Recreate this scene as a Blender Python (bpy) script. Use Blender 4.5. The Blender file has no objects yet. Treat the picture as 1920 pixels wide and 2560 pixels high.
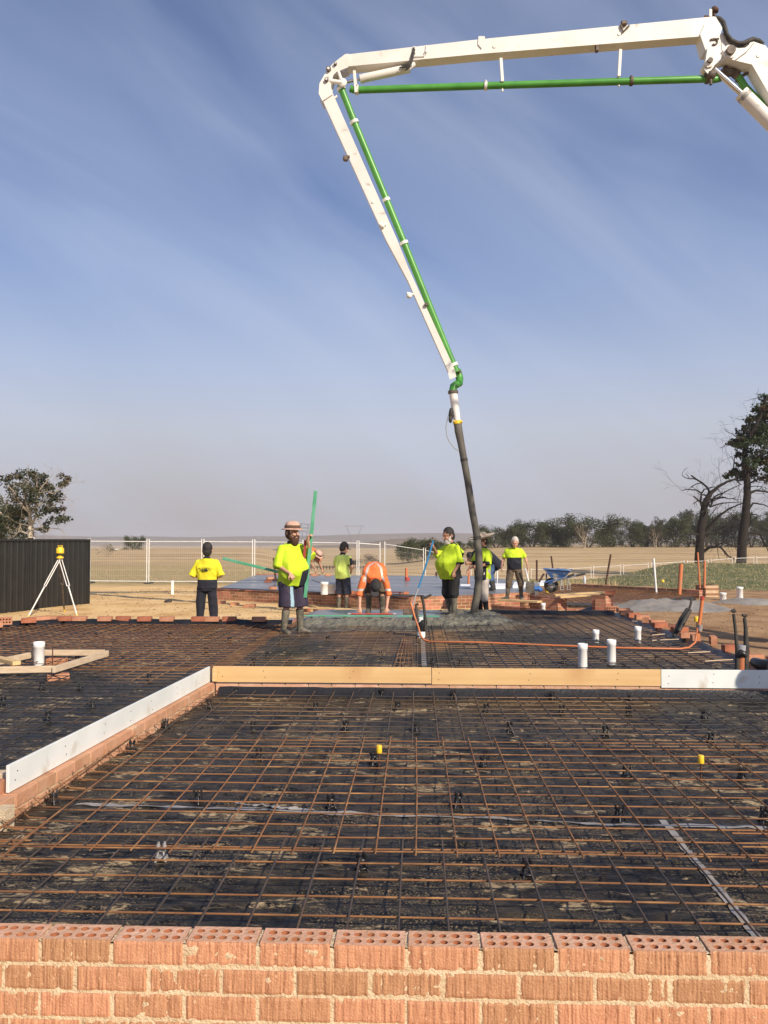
import bpy, bmesh, math, random
from mathutils import Vector, Matrix, noise, Euler
PI = math.pi
V = Vector
sc = bpy.context.scene
C = sc.collection
# ------------------------------------------------------------------ camera
F = 2071.0; YAW = math.radians(2.3); PITCH = math.radians(1.88); EYE = V((0, 0, 1.54))
cam = bpy.data.cameras.new('camera'); camo = bpy.data.objects.new('camera', cam); C.objects.link(camo)
camo.location = EYE
camo.rotation_euler = Euler((PI/2 + PITCH, 0, YAW), 'XYZ')
cam.sensor_fit = 'VERTICAL'; cam.sensor_height = 24; cam.lens = 24*F/2560
cam.clip_start = 0.05; cam.clip_end = 12000
sc.camera = camo
RM = Euler((PI/2 + PITCH, 0, YAW), 'XYZ').to_matrix()
def ray(px, py): return RM @ V(((px-960)/F, (1280-py)/F, -1))
def G(px, py, z=0.0):
    d = ray(px, py); t = (z-EYE.z)/d.z; return EYE + d*t
def AY(px, py, Y):
    d = ray(px, py); return EYE + d*(Y/d.y)
# ------------------------------------------------------------------ sky + sun
SUN_EL = math.radians(33); sun_from = V((0.62, -0.78, 0)).normalized()
w = bpy.data.worlds.new('World'); sc.world = w; w.use_nodes = True
nt = w.node_tree; nt.nodes.clear()
def N(t, k, **kw):
    n = t.nodes.new(k)
    for a, b in kw.items(): setattr(n, a, b)
    return n
def ramp(t, stops, interp='LINEAR'):
    r = N(t, 'ShaderNodeValToRGB'); e = r.color_ramp.elements; r.color_ramp.interpolation = interp
    while len(e) < len(stops): e.new(0.5)
    for i, (p, c) in enumerate(stops):
        e[i].position = p; e[i].color = (c[0], c[1], c[2], 1) if len(c) == 3 else c
    return r
def g3(v): return (v, v, v)
out = N(nt, 'ShaderNodeOutputWorld'); bg = N(nt, 'ShaderNodeBackground'); bg.inputs[1].default_value = 0.09
sky = N(nt, 'ShaderNodeTexSky', sky_type='NISHITA'); sky.sun_disc = False
sky.sun_elevation = SUN_EL; sky.sun_rotation = math.atan2(sun_from.x, sun_from.y)
sky.air_density = 1.0; sky.dust_density = 2.5; sky.ozone_density = 2.0; sky.altitude = 600
tc = N(nt, 'ShaderNodeTexCoord'); sep = N(nt, 'ShaderNodeSeparateXYZ'); nt.links.new(tc.outputs['Generated'], sep.inputs[0])
# bush-fire smoke lying near the horizon, thinning upward
sm = ramp(nt, [(0.0, g3(.97)), (0.06, g3(.93)), (0.13, g3(.85)), (0.24, g3(.65)), (0.38, g3(.45)), (0.6, g3(.14)), (1.0, g3(.05))])
nt.links.new(sep.outputs[2], sm.inputs[0])
smc = ramp(nt, [(0.0, (3.65, 3.40, 3.50)), (0.05, (4.1, 3.9, 4.1)), (0.13, (4.7, 4.8, 5.3)), (0.20, (4.2, 4.75, 6.1)), (0.30, (2.9, 3.75, 5.9)), (0.42, (1.9, 2.65, 4.8)), (0.6, (1.2, 1.8, 3.8))])
nt.links.new(sep.outputs[2], smc.inputs[0])
mx = N(nt, 'ShaderNodeMixRGB'); nt.links.new(sm.outputs[0], mx.inputs[0])
tint = N(nt, 'ShaderNodeMixRGB', blend_type='MULTIPLY'); tint.inputs[0].default_value = 1; tint.inputs[2].default_value = (.74, .77, .92, 1)
nt.links.new(sky.outputs[0], tint.inputs[1])
nt.links.new(tint.outputs[0], mx.inputs[1]); nt.links.new(smc.outputs[0], mx.inputs[2])
# thin cirrus streaks
mp = N(nt, 'ShaderNodeMapping'); mp0 = N(nt, 'ShaderNodeMapping'); mp0.inputs['Rotation'].default_value = (0, -0.60, 0); mp.inputs['Scale'].default_value = (1.1, 1.1, 5.0); nt.links.new(tc.outputs['Generated'], mp0.inputs[0])
nt.links.new(mp0.outputs[0], mp.inputs[0])
n1 = N(nt, 'ShaderNodeTexNoise'); n1.inputs['Scale'].default_value = 1.5; n1.inputs['Detail'].default_value = 7; n1.inputs['Distortion'].default_value = .55; n1.inputs['Roughness'].default_value = .48
nt.links.new(mp.outputs[0], n1.inputs['Vector'])
cr = ramp(nt, [(0.36, g3(0)), (0.82, g3(.48))]); nt.links.new(n1.outputs[0], cr.inputs[0])
mx2 = N(nt, 'ShaderNodeMixRGB'); mx2.inputs[2].default_value = (4.9, 5.5, 6.9, 1)
nt.links.new(cr.outputs[0], mx2.inputs[0]); nt.links.new(mx.outputs[0], mx2.inputs[1])
nt.links.new(mx2.outputs[0], bg.inputs[0]); nt.links.new(bg.outputs[0], out.inputs[0])
sl = bpy.data.lights.new('sun', 'SUN'); so = bpy.data.objects.new('sun', sl); C.objects.link(so)
sl.energy = 4.1; sl.angle = math.radians(0.55); sl.color = (1.0, .86, .68)
sd = V((sun_from.x*math.cos(SUN_EL), sun_from.y*math.cos(SUN_EL), math.sin(SUN_EL)))
so.rotation_euler = sd.to_track_quat('Z', 'Y').to_euler(); so.location = (10, -10, 20)
sc.view_settings.view_transform = 'Standard'; sc.view_settings.look = 'None'; sc.view_settings.exposure = 0.44
sc.cycles.volume_bounces = 0; sc.cycles.max_bounces = 6; sc.cycles.volume_step_rate = 10
# ------------------------------------------------------------------ materials
def mat(name, c1, c2=None, rough=.6, scale=5., detail=6, lo=.35, hi=.65, bump=0., bscale=None, metal=0., island=0., stretch=(1, 1, 1), c3=None, s3=3., l3=.55, h3=.7, spec=.5, bstretch=None, rough2=None, emit=None, alpha=None, st3=(1, 1, 1)):
    m = bpy.data.materials.new(name); m.use_nodes = True; t = m.node_tree; t.nodes.clear()
    o = N(t, 'ShaderNodeOutputMaterial'); p = N(t, 'ShaderNodeBsdfPrincipled'); t.links.new(p.outputs[0], o.inputs[0])
    p.inputs['Roughness'].default_value = rough; p.inputs['Metallic'].default_value = metal
    p.inputs['Specular IOR Level'].default_value = spec
    co = N(t, 'ShaderNodeTexCoord')
    def nz(s, d, st, dist=0):
        mpp = N(t, 'ShaderNodeMapping'); mpp.inputs['Scale'].default_value = st; t.links.new(co.outputs['Object'], mpp.inputs[0])
        q = N(t, 'ShaderNodeTexNoise'); q.inputs['Scale'].default_value = s; q.inputs['Detail'].default_value = d; q.inputs['Distortion'].default_value = dist
        t.links.new(mpp.outputs[0], q.inputs['Vector']); return q
    col = None
    if c2 is not None:
        q = nz(scale, detail, stretch)
        r = ramp(t, [(lo, c1), (hi, c2)]); t.links.new(q.outputs[0], r.inputs[0]); col = r.outputs[0]
        if rough2 is not None:
            mr = N(t, 'ShaderNodeMapRange'); mr.inputs['From Min'].default_value = lo; mr.inputs['From Max'].default_value = hi
            mr.inputs['To Min'].default_value = rough; mr.inputs['To Max'].default_value = rough2
            t.links.new(q.outputs[0], mr.inputs[0]); t.links.new(mr.outputs[0], p.inputs['Roughness'])
    if c3 is not None:
        q3 = nz(s3, 8, st3, .2)
        r3 = ramp(t, [(l3, g3(0)), (h3, g3(1))]); t.links.new(q3.outputs[0], r3.inputs[0])
        mm = N(t, 'ShaderNodeMixRGB'); t.links.new(r3.outputs[0], mm.inputs[0])
        if col: t.links.new(col, mm.inputs[1])
        else: mm.inputs[1].default_value = (*c1, 1)
        mm.inputs[2].default_value = (*c3, 1); col = mm.outputs[0]
    if island:
        ge = N(t, 'ShaderNodeNewGeometry')
        hs = N(t, 'ShaderNodeHueSaturation')
        mr = N(t, 'ShaderNodeMapRange'); mr.inputs['To Min'].default_value = 1-island; mr.inputs['To Max'].default_value = 1+island
        t.links.new(ge.outputs['Random Per Island'], mr.inputs[0]); t.links.new(mr.outputs[0], hs.inputs['Value'])
        mr2 = N(t, 'ShaderNodeMapRange'); mr2.inputs['To Min'].default_value = .5+island*.04; mr2.inputs['To Max'].default_value = .5-island*.04
        t.links.new(ge.outputs['Random Per Island'], mr2.inputs[0]); t.links.new(mr2.outputs[0], hs.inputs['Hue'])
        if col: t.links.new(col, hs.inputs['Color'])
        else: hs.inputs['Color'].default_value = (*c1, 1)
        col = hs.outputs[0]
    if col: t.links.new(col, p.inputs['Base Color'])
    else: p.inputs['Base Color'].default_value = (*c1, 1)
    if bump:
        qb = nz(bscale or scale*3, 8, bstretch or stretch)
        b = N(t, 'ShaderNodeBump'); b.inputs['Strength'].default_value = min(1, bump); b.inputs['Distance'].default_value = .02*max(1, bump)
        t.links.new(qb.outputs[0], b.inputs['Height']); t.links.new(b.outputs[0], p.inputs['Normal'])
    return m
def two_sided_leaf(name, a, b):
    m = mat(name, a, b, rough=.65, scale=.9, island=.28, spec=.2)
    return m
MT = {}
MT['brick'] = mat('brick', (.52, .29, .18), (.62, .38, .26), rough=.85, scale=9, island=.09, bump=.35, bscale=60, c3=(.60, .34, .2), s3=14, l3=.60, h3=.72)
MT['brick_face'] = mat('brick_face', (.27, .115, .06), (.50, .265, .15), rough=.9, scale=24, stretch=(6, 1, .35), island=.16, bump=.35, bscale=140, bstretch=(1, 1, 1), c3=(.60, .37, .23), s3=60, l3=.62, h3=.70, lo=.28, hi=.58, st3=(1, 1, 1))
MT['brick_loose'] = mat('brick_loose', (.40, .17, .095), (.52, .255, .15), rough=.85, scale=7, bump=.3, bscale=60)
MT['brick_ledge'] = mat('brick_ledge', (.46, .23, .13), (.56, .31, .19), rough=.85, scale=7, bump=.3, bscale=60, island=.08, c3=(.60, .42, .28), s3=5, l3=.58, h3=.7)
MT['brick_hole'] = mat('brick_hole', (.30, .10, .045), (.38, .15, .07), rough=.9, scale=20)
MT['mortar'] = mat('mortar', (.54, .42, .27), (.66, .53, .37), rough=.95, scale=18, bump=.6, bscale=120, c3=(.46, .35, .22), s3=40, l3=.58, h3=.7)
MT['brick_far'] = mat('brick_far', (.27, .115, .065), (.42, .20, .115), rough=.9, scale=2.5, island=.33, bump=.3, bscale=40)
MT['mortar_far'] = mat('mortar_far', (.48, .35, .23), (.58, .44, .30), rough=.95, scale=6)
MT['rust'] = mat('rust', (.26, .115, .045), (.13, .06, .03), rough=.8, scale=3, detail=8, c3=(.40, .21, .085), s3=6, l3=.5, h3=.7)
MT['steel'] = mat('steel', (.055, .048, .045), (.13, .09, .065), rough=.5, scale=3, metal=.35, c3=(.20, .09, .04), s3=1.2, l3=.52, h3=.7)
MT['steel2'] = mat('steel2', (.16, .10, .06), (.28, .165, .085), rough=.65, scale=.7, metal=.1, c3=(.04, .037, .036), s3=.45, l3=.44, h3=.55)
MT['blackplastic'] = mat('blackplastic', (.010, .010, .012), (.018, .018, .021), rough=.38, scale=4, bump=.25, bscale=30, spec=.5)
MT['rubber'] = mat('rubber', (.018, .017, .016), (.05, .046, .04), rough=.7, scale=6, bump=.3, bscale=30)
MT['timber'] = mat('timber', (.56, .38, .17), (.66, .47, .24), rough=.7, scale=3, stretch=(1, 6, 14), c3=(.38, .25, .12), s3=2.5, l3=.66, h3=.78)
MT['yellow_timber'] = mat('yellow_timber', (.62, .40, .18), (.68, .46, .22), rough=.6, scale=1.3, stretch=(1, 2, 10), c3=(.52, .30, .13), s3=1.1, l3=.64, h3=.8)
MT['white_board'] = mat('white_board', (.64, .68, .67), (.74, .77, .76), rough=.6, scale=3, c3=(.5, .44, .36), s3=4, l3=.62, h3=.8)
MT['plainwood'] = mat('plainwood', (.50, .38, .25), (.62, .5, .36), rough=.8, scale=4, stretch=(2, 2, 12))
MT['pvc'] = mat('pvc', (.80, .80, .79), (.72, .71, .67), rough=.35, scale=9, lo=.5, hi=.75)
MT['greycollar'] = mat('greycollar', (.33, .34, .36), rough=.5)
MT['yellow'] = mat('yellow_plastic', (.80, .50, .02), (.85, .58, .04), rough=.4, scale=9)
MT['orange'] = mat('orange_pipe', (.55, .155, .05), (.44, .17, .08), rough=.5, scale=5)
MT['orangetall'] = mat('orange_stake', (.60, .17, .05), (.5, .2, .1), rough=.6, scale=5)
MT['red'] = mat('red_paint', (.45, .05, .035), (.38, .07, .06), rough=.45, scale=12)
MT['alu_green'] = mat('green_screed', (.09, .36, .20), (.16, .46, .30), rough=.45, scale=6, lo=.4, hi=.7, c3=(.42, .5, .40), s3=9, l3=.68, h3=.76)
MT['tape'] = mat('tape', (.22, .22, .23), (.36, .34, .32), rough=.4, scale=8, c3=(.28, .21, .14), s3=12, l3=.56, h3=.66, bump=.3)
MT['wetconc'] = mat('wet_concrete', (.125, .12, .096), (.20, .194, .152), rough=.55, scale=9, bump=1.0, bscale=26, c3=(.09, .085, .065), s3=16, l3=.58, h3=.68, rough2=.3)
MT['smoothconc'] = mat('smooth_concrete', (.15, .155, .152), (.19, .195, .19), rough=.3, scale=1.1, bump=.05, bscale=12, rough2=.34)
MT['slab'] = mat('slab_concrete', (.135, .14, .15), (.19, .197, .205), rough=.2, scale=.35, bump=.02, bscale=6, rough2=.42, spec=.4, stretch=(1, 2.5, 1))
MT['darkfence'] = mat('dark_fence', (.014, .0142, .013), (.020, .020, .018), rough=.42, scale=3)
MT['whitesteel'] = mat('white_steel', (.78, .78, .76), (.66, .65, .62), rough=.45, scale=7)
MT['boomwhite'] = mat('boom_white', (.74, .73, .69), (.62, .60, .54), rough=.42, scale=1.6, lo=.45, hi=.85, c3=(.20, .15, .10), s3=3.2, l3=.62, h3=.80, bump=.03, st3=(1, 1, 1.6))
MT['boomgreen'] = mat('boom_green', (.05, .235, .03), (.08, .31, .045), rough=.38, scale=3)
MT['chrome'] = mat('chrome', (.62, .64, .68), rough=.14, metal=.9)
MT['greasy'] = mat('greasy_metal', (.05, .04, .033), (.16, .12, .09), rough=.6, scale=9)
MT['hosegrey'] = mat('hose_dirty', (.055, .05, .045), (.13, .12, .10), rough=.75, scale=3.5, bump=.35, bscale=30, stretch=(1, 1, .5))
MT['skin'] = mat('skin', (.52, .28, .19), (.58, .33, .23), rough=.55, scale=14)
MT['skin_dark'] = mat('skin_dark', (.34, .17, .11), (.40, .21, .14), rough=.55, scale=14)
MT['hiviz'] = mat('hiviz_lime', (.48, .68, .02), (.54, .72, .03), rough=.85, scale=7, bump=.25, bscale=10)
MT['hivizy'] = mat('hiviz_yellow', (.68, .61, .02), (.72, .66, .03), rough=.85, scale=7, bump=.25, bscale=10)
MT['hivizp'] = mat('hiviz_pale', (.60, .78, .16), (.68, .84, .22), rough=.85, scale=7, bump=.25, bscale=10)
MT['hivizo'] = mat('hiviz_orange', (.74, .16, .04), (.78, .20, .06), rough=.85, scale=7, bump=.25, bscale=10)
MT['reflect'] = mat('reflective_tape', (.5, .48, .45), rough=.4)
MT['navy'] = mat('navy_cloth', (.010, .012, .022), (.016, .019, .033), rough=.9, scale=9, bump=.3, bscale=12)
MT['navydirty'] = mat('navy_dirty', (.018, .024, .045), (.028, .035, .06), rough=.9, scale=5, c3=(.13, .13, .13), s3=6, l3=.57, h3=.7, bump=.3, bscale=12)
MT['purple'] = mat('dark_purple_cloth', (.028, .02, .042), (.04, .03, .06), rough=.8, scale=9, bump=.3, bscale=12)
MT['lightblue'] = mat('light_blue_cloth', (.30, .45, .55), rough=.8)
MT['blackcloth'] = mat('black_cloth', (.010, .010, .011), (.02, .02, .02), rough=.8, scale=7, bump=.3, bscale=12)
MT['khaki'] = mat('khaki_cloth', (.085, .065, .045), (.13, .10, .07), rough=.9, scale=6, bump=.3, bscale=12)
MT['offwhite'] = mat('offwhite_cloth', (.55, .50, .47), (.42, .38, .34), rough=.9, scale=4, bump=.3, bscale=12)
MT['jean'] = mat('jean_cloth', (.06, .12, .24), rough=.9)
MT['boot'] = mat('muddy_boot', (.06, .055, .04), (.17, .155, .12), rough=.7, scale=5, c3=(.25, .22, .17), s3=8, l3=.55, h3=.7)
MT['blackboot'] = mat('black_boot', (.012, .012, .012), (.05, .048, .04), rough=.5, scale=6, lo=.5, hi=.7)
MT['hairblack'] = mat('hair_black', (.012, .010, .009), (.03, .026, .023), rough=.7, scale=30, bump=.5, bscale=60)
MT['hairbrown'] = mat('hair_brown', (.05, .022, .012), (.08, .035, .02), rough=.8, scale=30, bump=.5, bscale=60)
MT['hairgrey'] = mat('hair_grey', (.42, .38, .34), (.6, .56, .52), rough=.8, scale=30, bump=.5, bscale=60)
MT['straw'] = mat('straw', (.62, .48, .32), (.7, .58, .42), rough=.9, scale=20)
MT['hatband'] = mat('hat_brown', (.10, .055, .035), rough=.9)
MT['hatpink'] = mat('hat_pinkish', (.46, .27, .2), (.6, .4, .32), rough=.9, scale=14)
MT['capgrey'] = mat('cap_charcoal', (.025, .025, .028), (.04, .04, .045), rough=.9, scale=12)
MT['eye'] = mat('eye_dark', (.02, .015, .012), rough=.2)
MT['bluebarrow'] = mat('barrow_blue', (.03, .09, .26), (.05, .13, .32), rough=.5, scale=4, c3=(.30, .31, .32), s3=5, l3=.52, h3=.66)
MT['bluepole'] = mat('blue_pole', (.03, .20, .42), rough=.4)
MT['bluetarp'] = mat('blue_tarp', (.02, .12, .40), rough=.5)
MT['styro'] = mat('white_foam', (.82, .84, .86), rough=.7)
MT['bark_pale'] = mat('bark_pale', (.36, .30, .23), (.50, .43, .34), rough=.9, scale=4)
MT['bark_dark'] = mat('bark_burnt', (.012, .010, .009), (.028, .022, .018), rough=.95, scale=6)
MT['bark_grey'] = mat('bark_grey', (.06, .048, .036), (.11, .09, .07), rough=.95, scale=4)
MT['leaf_olive'] = two_sided_leaf('leaf_olive', (.036, .048, .018), (.078, .088, .036))
MT['leaf_brown'] = two_sided_leaf('leaf_brownish', (.09, .065, .035), (.06, .055, .03))
MT['leaf_pine'] = two_sided_leaf('leaf_pine', (.022, .038, .018), (.045, .07, .028))
MT['leaf_gum'] = two_sided_leaf('leaf_gum', (.034, .042, .02), (.062, .068, .036))
MT['stake'] = mat('rusty_stake', (.10, .045, .03), (.06, .03, .02), rough=.8, scale=9)
MT['dust'] = mat('crusher_dust', (.19, .18, .172), (.27, .258, .24), rough=.95, scale=3, bump=.7, bscale=20, c3=(.20, .16, .12), s3=1.5, l3=.55, h3=.75)
MT['string'] = mat('string_line', (.62, .60, .50), rough=.8)
MT['bottle'] = mat('clear_plastic', (.55, .6, .65), rough=.1, spec=.8)
MT['pylon'] = mat('galvanised', (.25, .25, .27), rough=.6)
MT['darkbox'] = mat('dark_container', (.05, .06, .08), rough=.6)
MT['hillmat'] = mat('far_hill', (.20, .15, .10), (.13, .11, .08), rough=.95, scale=.006, stretch=(1, 1, 4))

# dirty black membrane with dried mud
def membrane_mat():
    m = bpy.data.materials.new('muddy_membrane'); m.use_nodes = True; t = m.node_tree; t.nodes.clear()
    o = N(t, 'ShaderNodeOutputMaterial'); p = N(t, 'ShaderNodeBsdfPrincipled'); t.links.new(p.outputs[0], o.inputs[0])
    co = N(t, 'ShaderNodeTexCoord')
    def nz(s, d, st, dist=0.):
        mpp = N(t, 'ShaderNodeMapping'); mpp.inputs['Scale'].default_value = st; t.links.new(co.outputs['Object'], mpp.inputs[0])
        q = N(t, 'ShaderNodeTexNoise'); q.inputs['Scale'].default_value = s; q.inputs['Detail'].default_value = d; q.inputs['Distortion'].default_value = dist
        q.inputs['Roughness'].default_value = .62
        t.links.new(mpp.outputs[0], q.inputs['Vector']); return q.outputs[0]
    def rm(src, lo, hi, a=0., b=1.):
        q = N(t, 'ShaderNodeMapRange'); q.inputs['From Min'].default_value = lo; q.inputs['From Max'].default_value = hi
        q.inputs['To Min'].default_value = a; q.inputs['To Max'].default_value = b; t.links.new(src, q.inputs[0]); return q.outputs[0]
    def mul(a, b, op='MULTIPLY'):
        q = N(t, 'ShaderNodeMath', operation=op)
        for i, x in enumerate((a, b)):
            if isinstance(x, float): q.inputs[i].default_value = x
            else: t.links.new(x, q.inputs[i])
        return q.outputs[0]
    blot = nz(3.1, 12, (1, 2.3, 1), .5)
    zone = nz(.6, 3, (1, 1, 1))
    zonef = rm(zone, .40, .62, -.01, .085)
    a = mul(blot, zonef, 'ADD')
    mud = mul(rm(a, .605, .64), rm(nz(22, 6, (1, 1.8, 1), .6), .40, .56))
    fine = rm(nz(95, 2, (1, 1, 1)), .55, .62)
    veil = mul(rm(nz(1.5, 8, (1, 1.3, 1), .4), .38, .60), fine)
    dusty = mul(rm(nz(6., 10, (1, 2.2, 1), .5), .45, .75), .20)
    streak = rm(nz(9, 8, (.7, 4.5, 1), .4), .585, .64)
    f1 = mul(veil, .62); f2 = mul(mul(streak, rm(zone, .38, .56)), .6)
    fac = mul(mul(mul(f1, f2, 'MAXIMUM'), mud, 'MAXIMUM'), dusty, 'MAXIMUM')
    mc = ramp(t, [(.3, (.24, .18, .11)), (.7, (.42, .33, .21))]); t.links.new(nz(14, 6, (1, 1, 1)), mc.inputs[0])
    mm = N(t, 'ShaderNodeMixRGB'); t.links.new(fac, mm.inputs[0]); mm.inputs[1].default_value = (.007, .007, .0075, 1); t.links.new(mc.outputs[0], mm.inputs[2])
    t.links.new(mm.outputs[0], p.inputs['Base Color']); p.inputs['Specular IOR Level'].default_value = .30
    t.links.new(rm(fac, 0, 1, .40, .95), p.inputs['Roughness'])
    b = N(t, 'ShaderNodeBump'); b.inputs['Strength'].default_value = .7; b.inputs['Distance'].default_value = .012
    t.links.new(nz(16, 6, (.7, 1.7, 1), .8), b.inputs['Height']); t.links.new(b.outputs[0], p.inputs['Normal'])
    return m
MT['membrane'] = membrane_mat()
def ground_mat():
    m = bpy.data.materials.new('ground'); m.use_nodes = True; t = m.node_tree; t.nodes.clear()
    o = N(t, 'ShaderNodeOutputMaterial'); p = N(t, 'ShaderNodeBsdfPrincipled'); t.links.new(p.outputs[0], o.inputs[0])
    p.inputs['Roughness'].default_value = .95; p.inputs['Specular IOR Level'].default_value = .15
    co = N(t, 'ShaderNodeTexCoord'); sp = N(t, 'ShaderNodeSeparateXYZ'); t.links.new(co.outputs['Object'], sp.inputs[0])
    def nz(s, d, st=(1, 1, 1)):
        mpp = N(t, 'ShaderNodeMapping'); mpp.inputs['Scale'].default_value = st; t.links.new(co.outputs['Object'], mpp.inputs[0])
        q = N(t, 'ShaderNodeTexNoise'); q.inputs['Scale'].default_value = s; q.inputs['Detail'].default_value = d
        t.links.new(mpp.outputs[0], q.inputs['Vector']); return q.outputs[0]
    def cramp(src, st):
        r = ramp(t, st); t.links.new(src, r.inputs[0]); return r.outputs[0]
    def mixc(f, a, b):
        q = N(t, 'ShaderNodeMixRGB'); t.links.new(f, q.inputs[0]); t.links.new(a, q.inputs[1]); t.links.new(b, q.inputs[2]); return q.outputs[0]
    def rng(src, a, b, amp=0., nsrc=None):
        if nsrc:
            q = N(t, 'ShaderNodeMath', operation='MULTIPLY_ADD'); t.links.new(nsrc, q.inputs[0]); q.inputs[1].default_value = amp; t.links.new(src, q.inputs[2]); src = q.outputs[0]
        q = N(t, 'ShaderNodeMapRange'); q.inputs['From Min'].default_value = a; q.inputs['From Max'].default_value = b; t.links.new(src, q.inputs[0]); return q.outputs[0]
    sand = cramp(nz(.9, 9), [(.3, (.50, .31, .13)), (.5, (.70, .48, .23)), (.75, (.74, .54, .29))])
    dirt = cramp(nz(1.3, 9), [(.3, (.20, .115, .06)), (.5, (.33, .205, .11)), (.7, (.42, .28, .155))])
    field = cramp(nz(.05, 9, (.5, 3.5, 1)), [(.30, (.30, .215, .12)), (.5, (.50, .365, .20)), (.70, (.60, .45, .26))])
    tuft = cramp(nz(.9, 8, (.6, 1.6, 1)), [(.35, (.74, .72, .70)), (.6, (1.06, 1.06, 1.04))])
    fm = N(t, 'ShaderNodeMixRGB', blend_type='MULTIPLY'); fm.inputs[0].default_value = .9; t.links.new(field, fm.inputs[1]); t.links.new(tuft, fm.inputs[2]); field = fm.outputs[0]
    gold = cramp(nz(2.2, 6), [(.3, (.27, .20, .095)), (.7, (.46, .36, .18))])
    nn = nz(.35, 4)
    a = mixc(rng(sp.outputs[0], 2.5, 6.5, 3., nn), sand, dirt)
    b = mixc(rng(sp.outputs[1], 34.5, 37.5, 3., nn), a, gold)
    c = mixc(rng(sp.outputs[1], 50, 85, 10., nn), b, field)
    t.links.new(c, p.inputs['Base Color'])
    bb = N(t, 'ShaderNodeBump'); bb.inputs['Strength'].default_value = .6; bb.inputs['Distance'].default_value = .05
    t.links.new(nz(7, 9), bb.inputs['Height']); t.links.new(bb.outputs[0], p.inputs['Normal'])
    return m
MT['ground'] = ground_mat()
MT['mound'] = mat('mown_grass', (.085, .10, .035), (.17, .165, .065), rough=.95, scale=1.6, detail=10, bump=.5, bscale=9, c3=(.26, .21, .11), s3=3.2, l3=.52, h3=.68)

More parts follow.
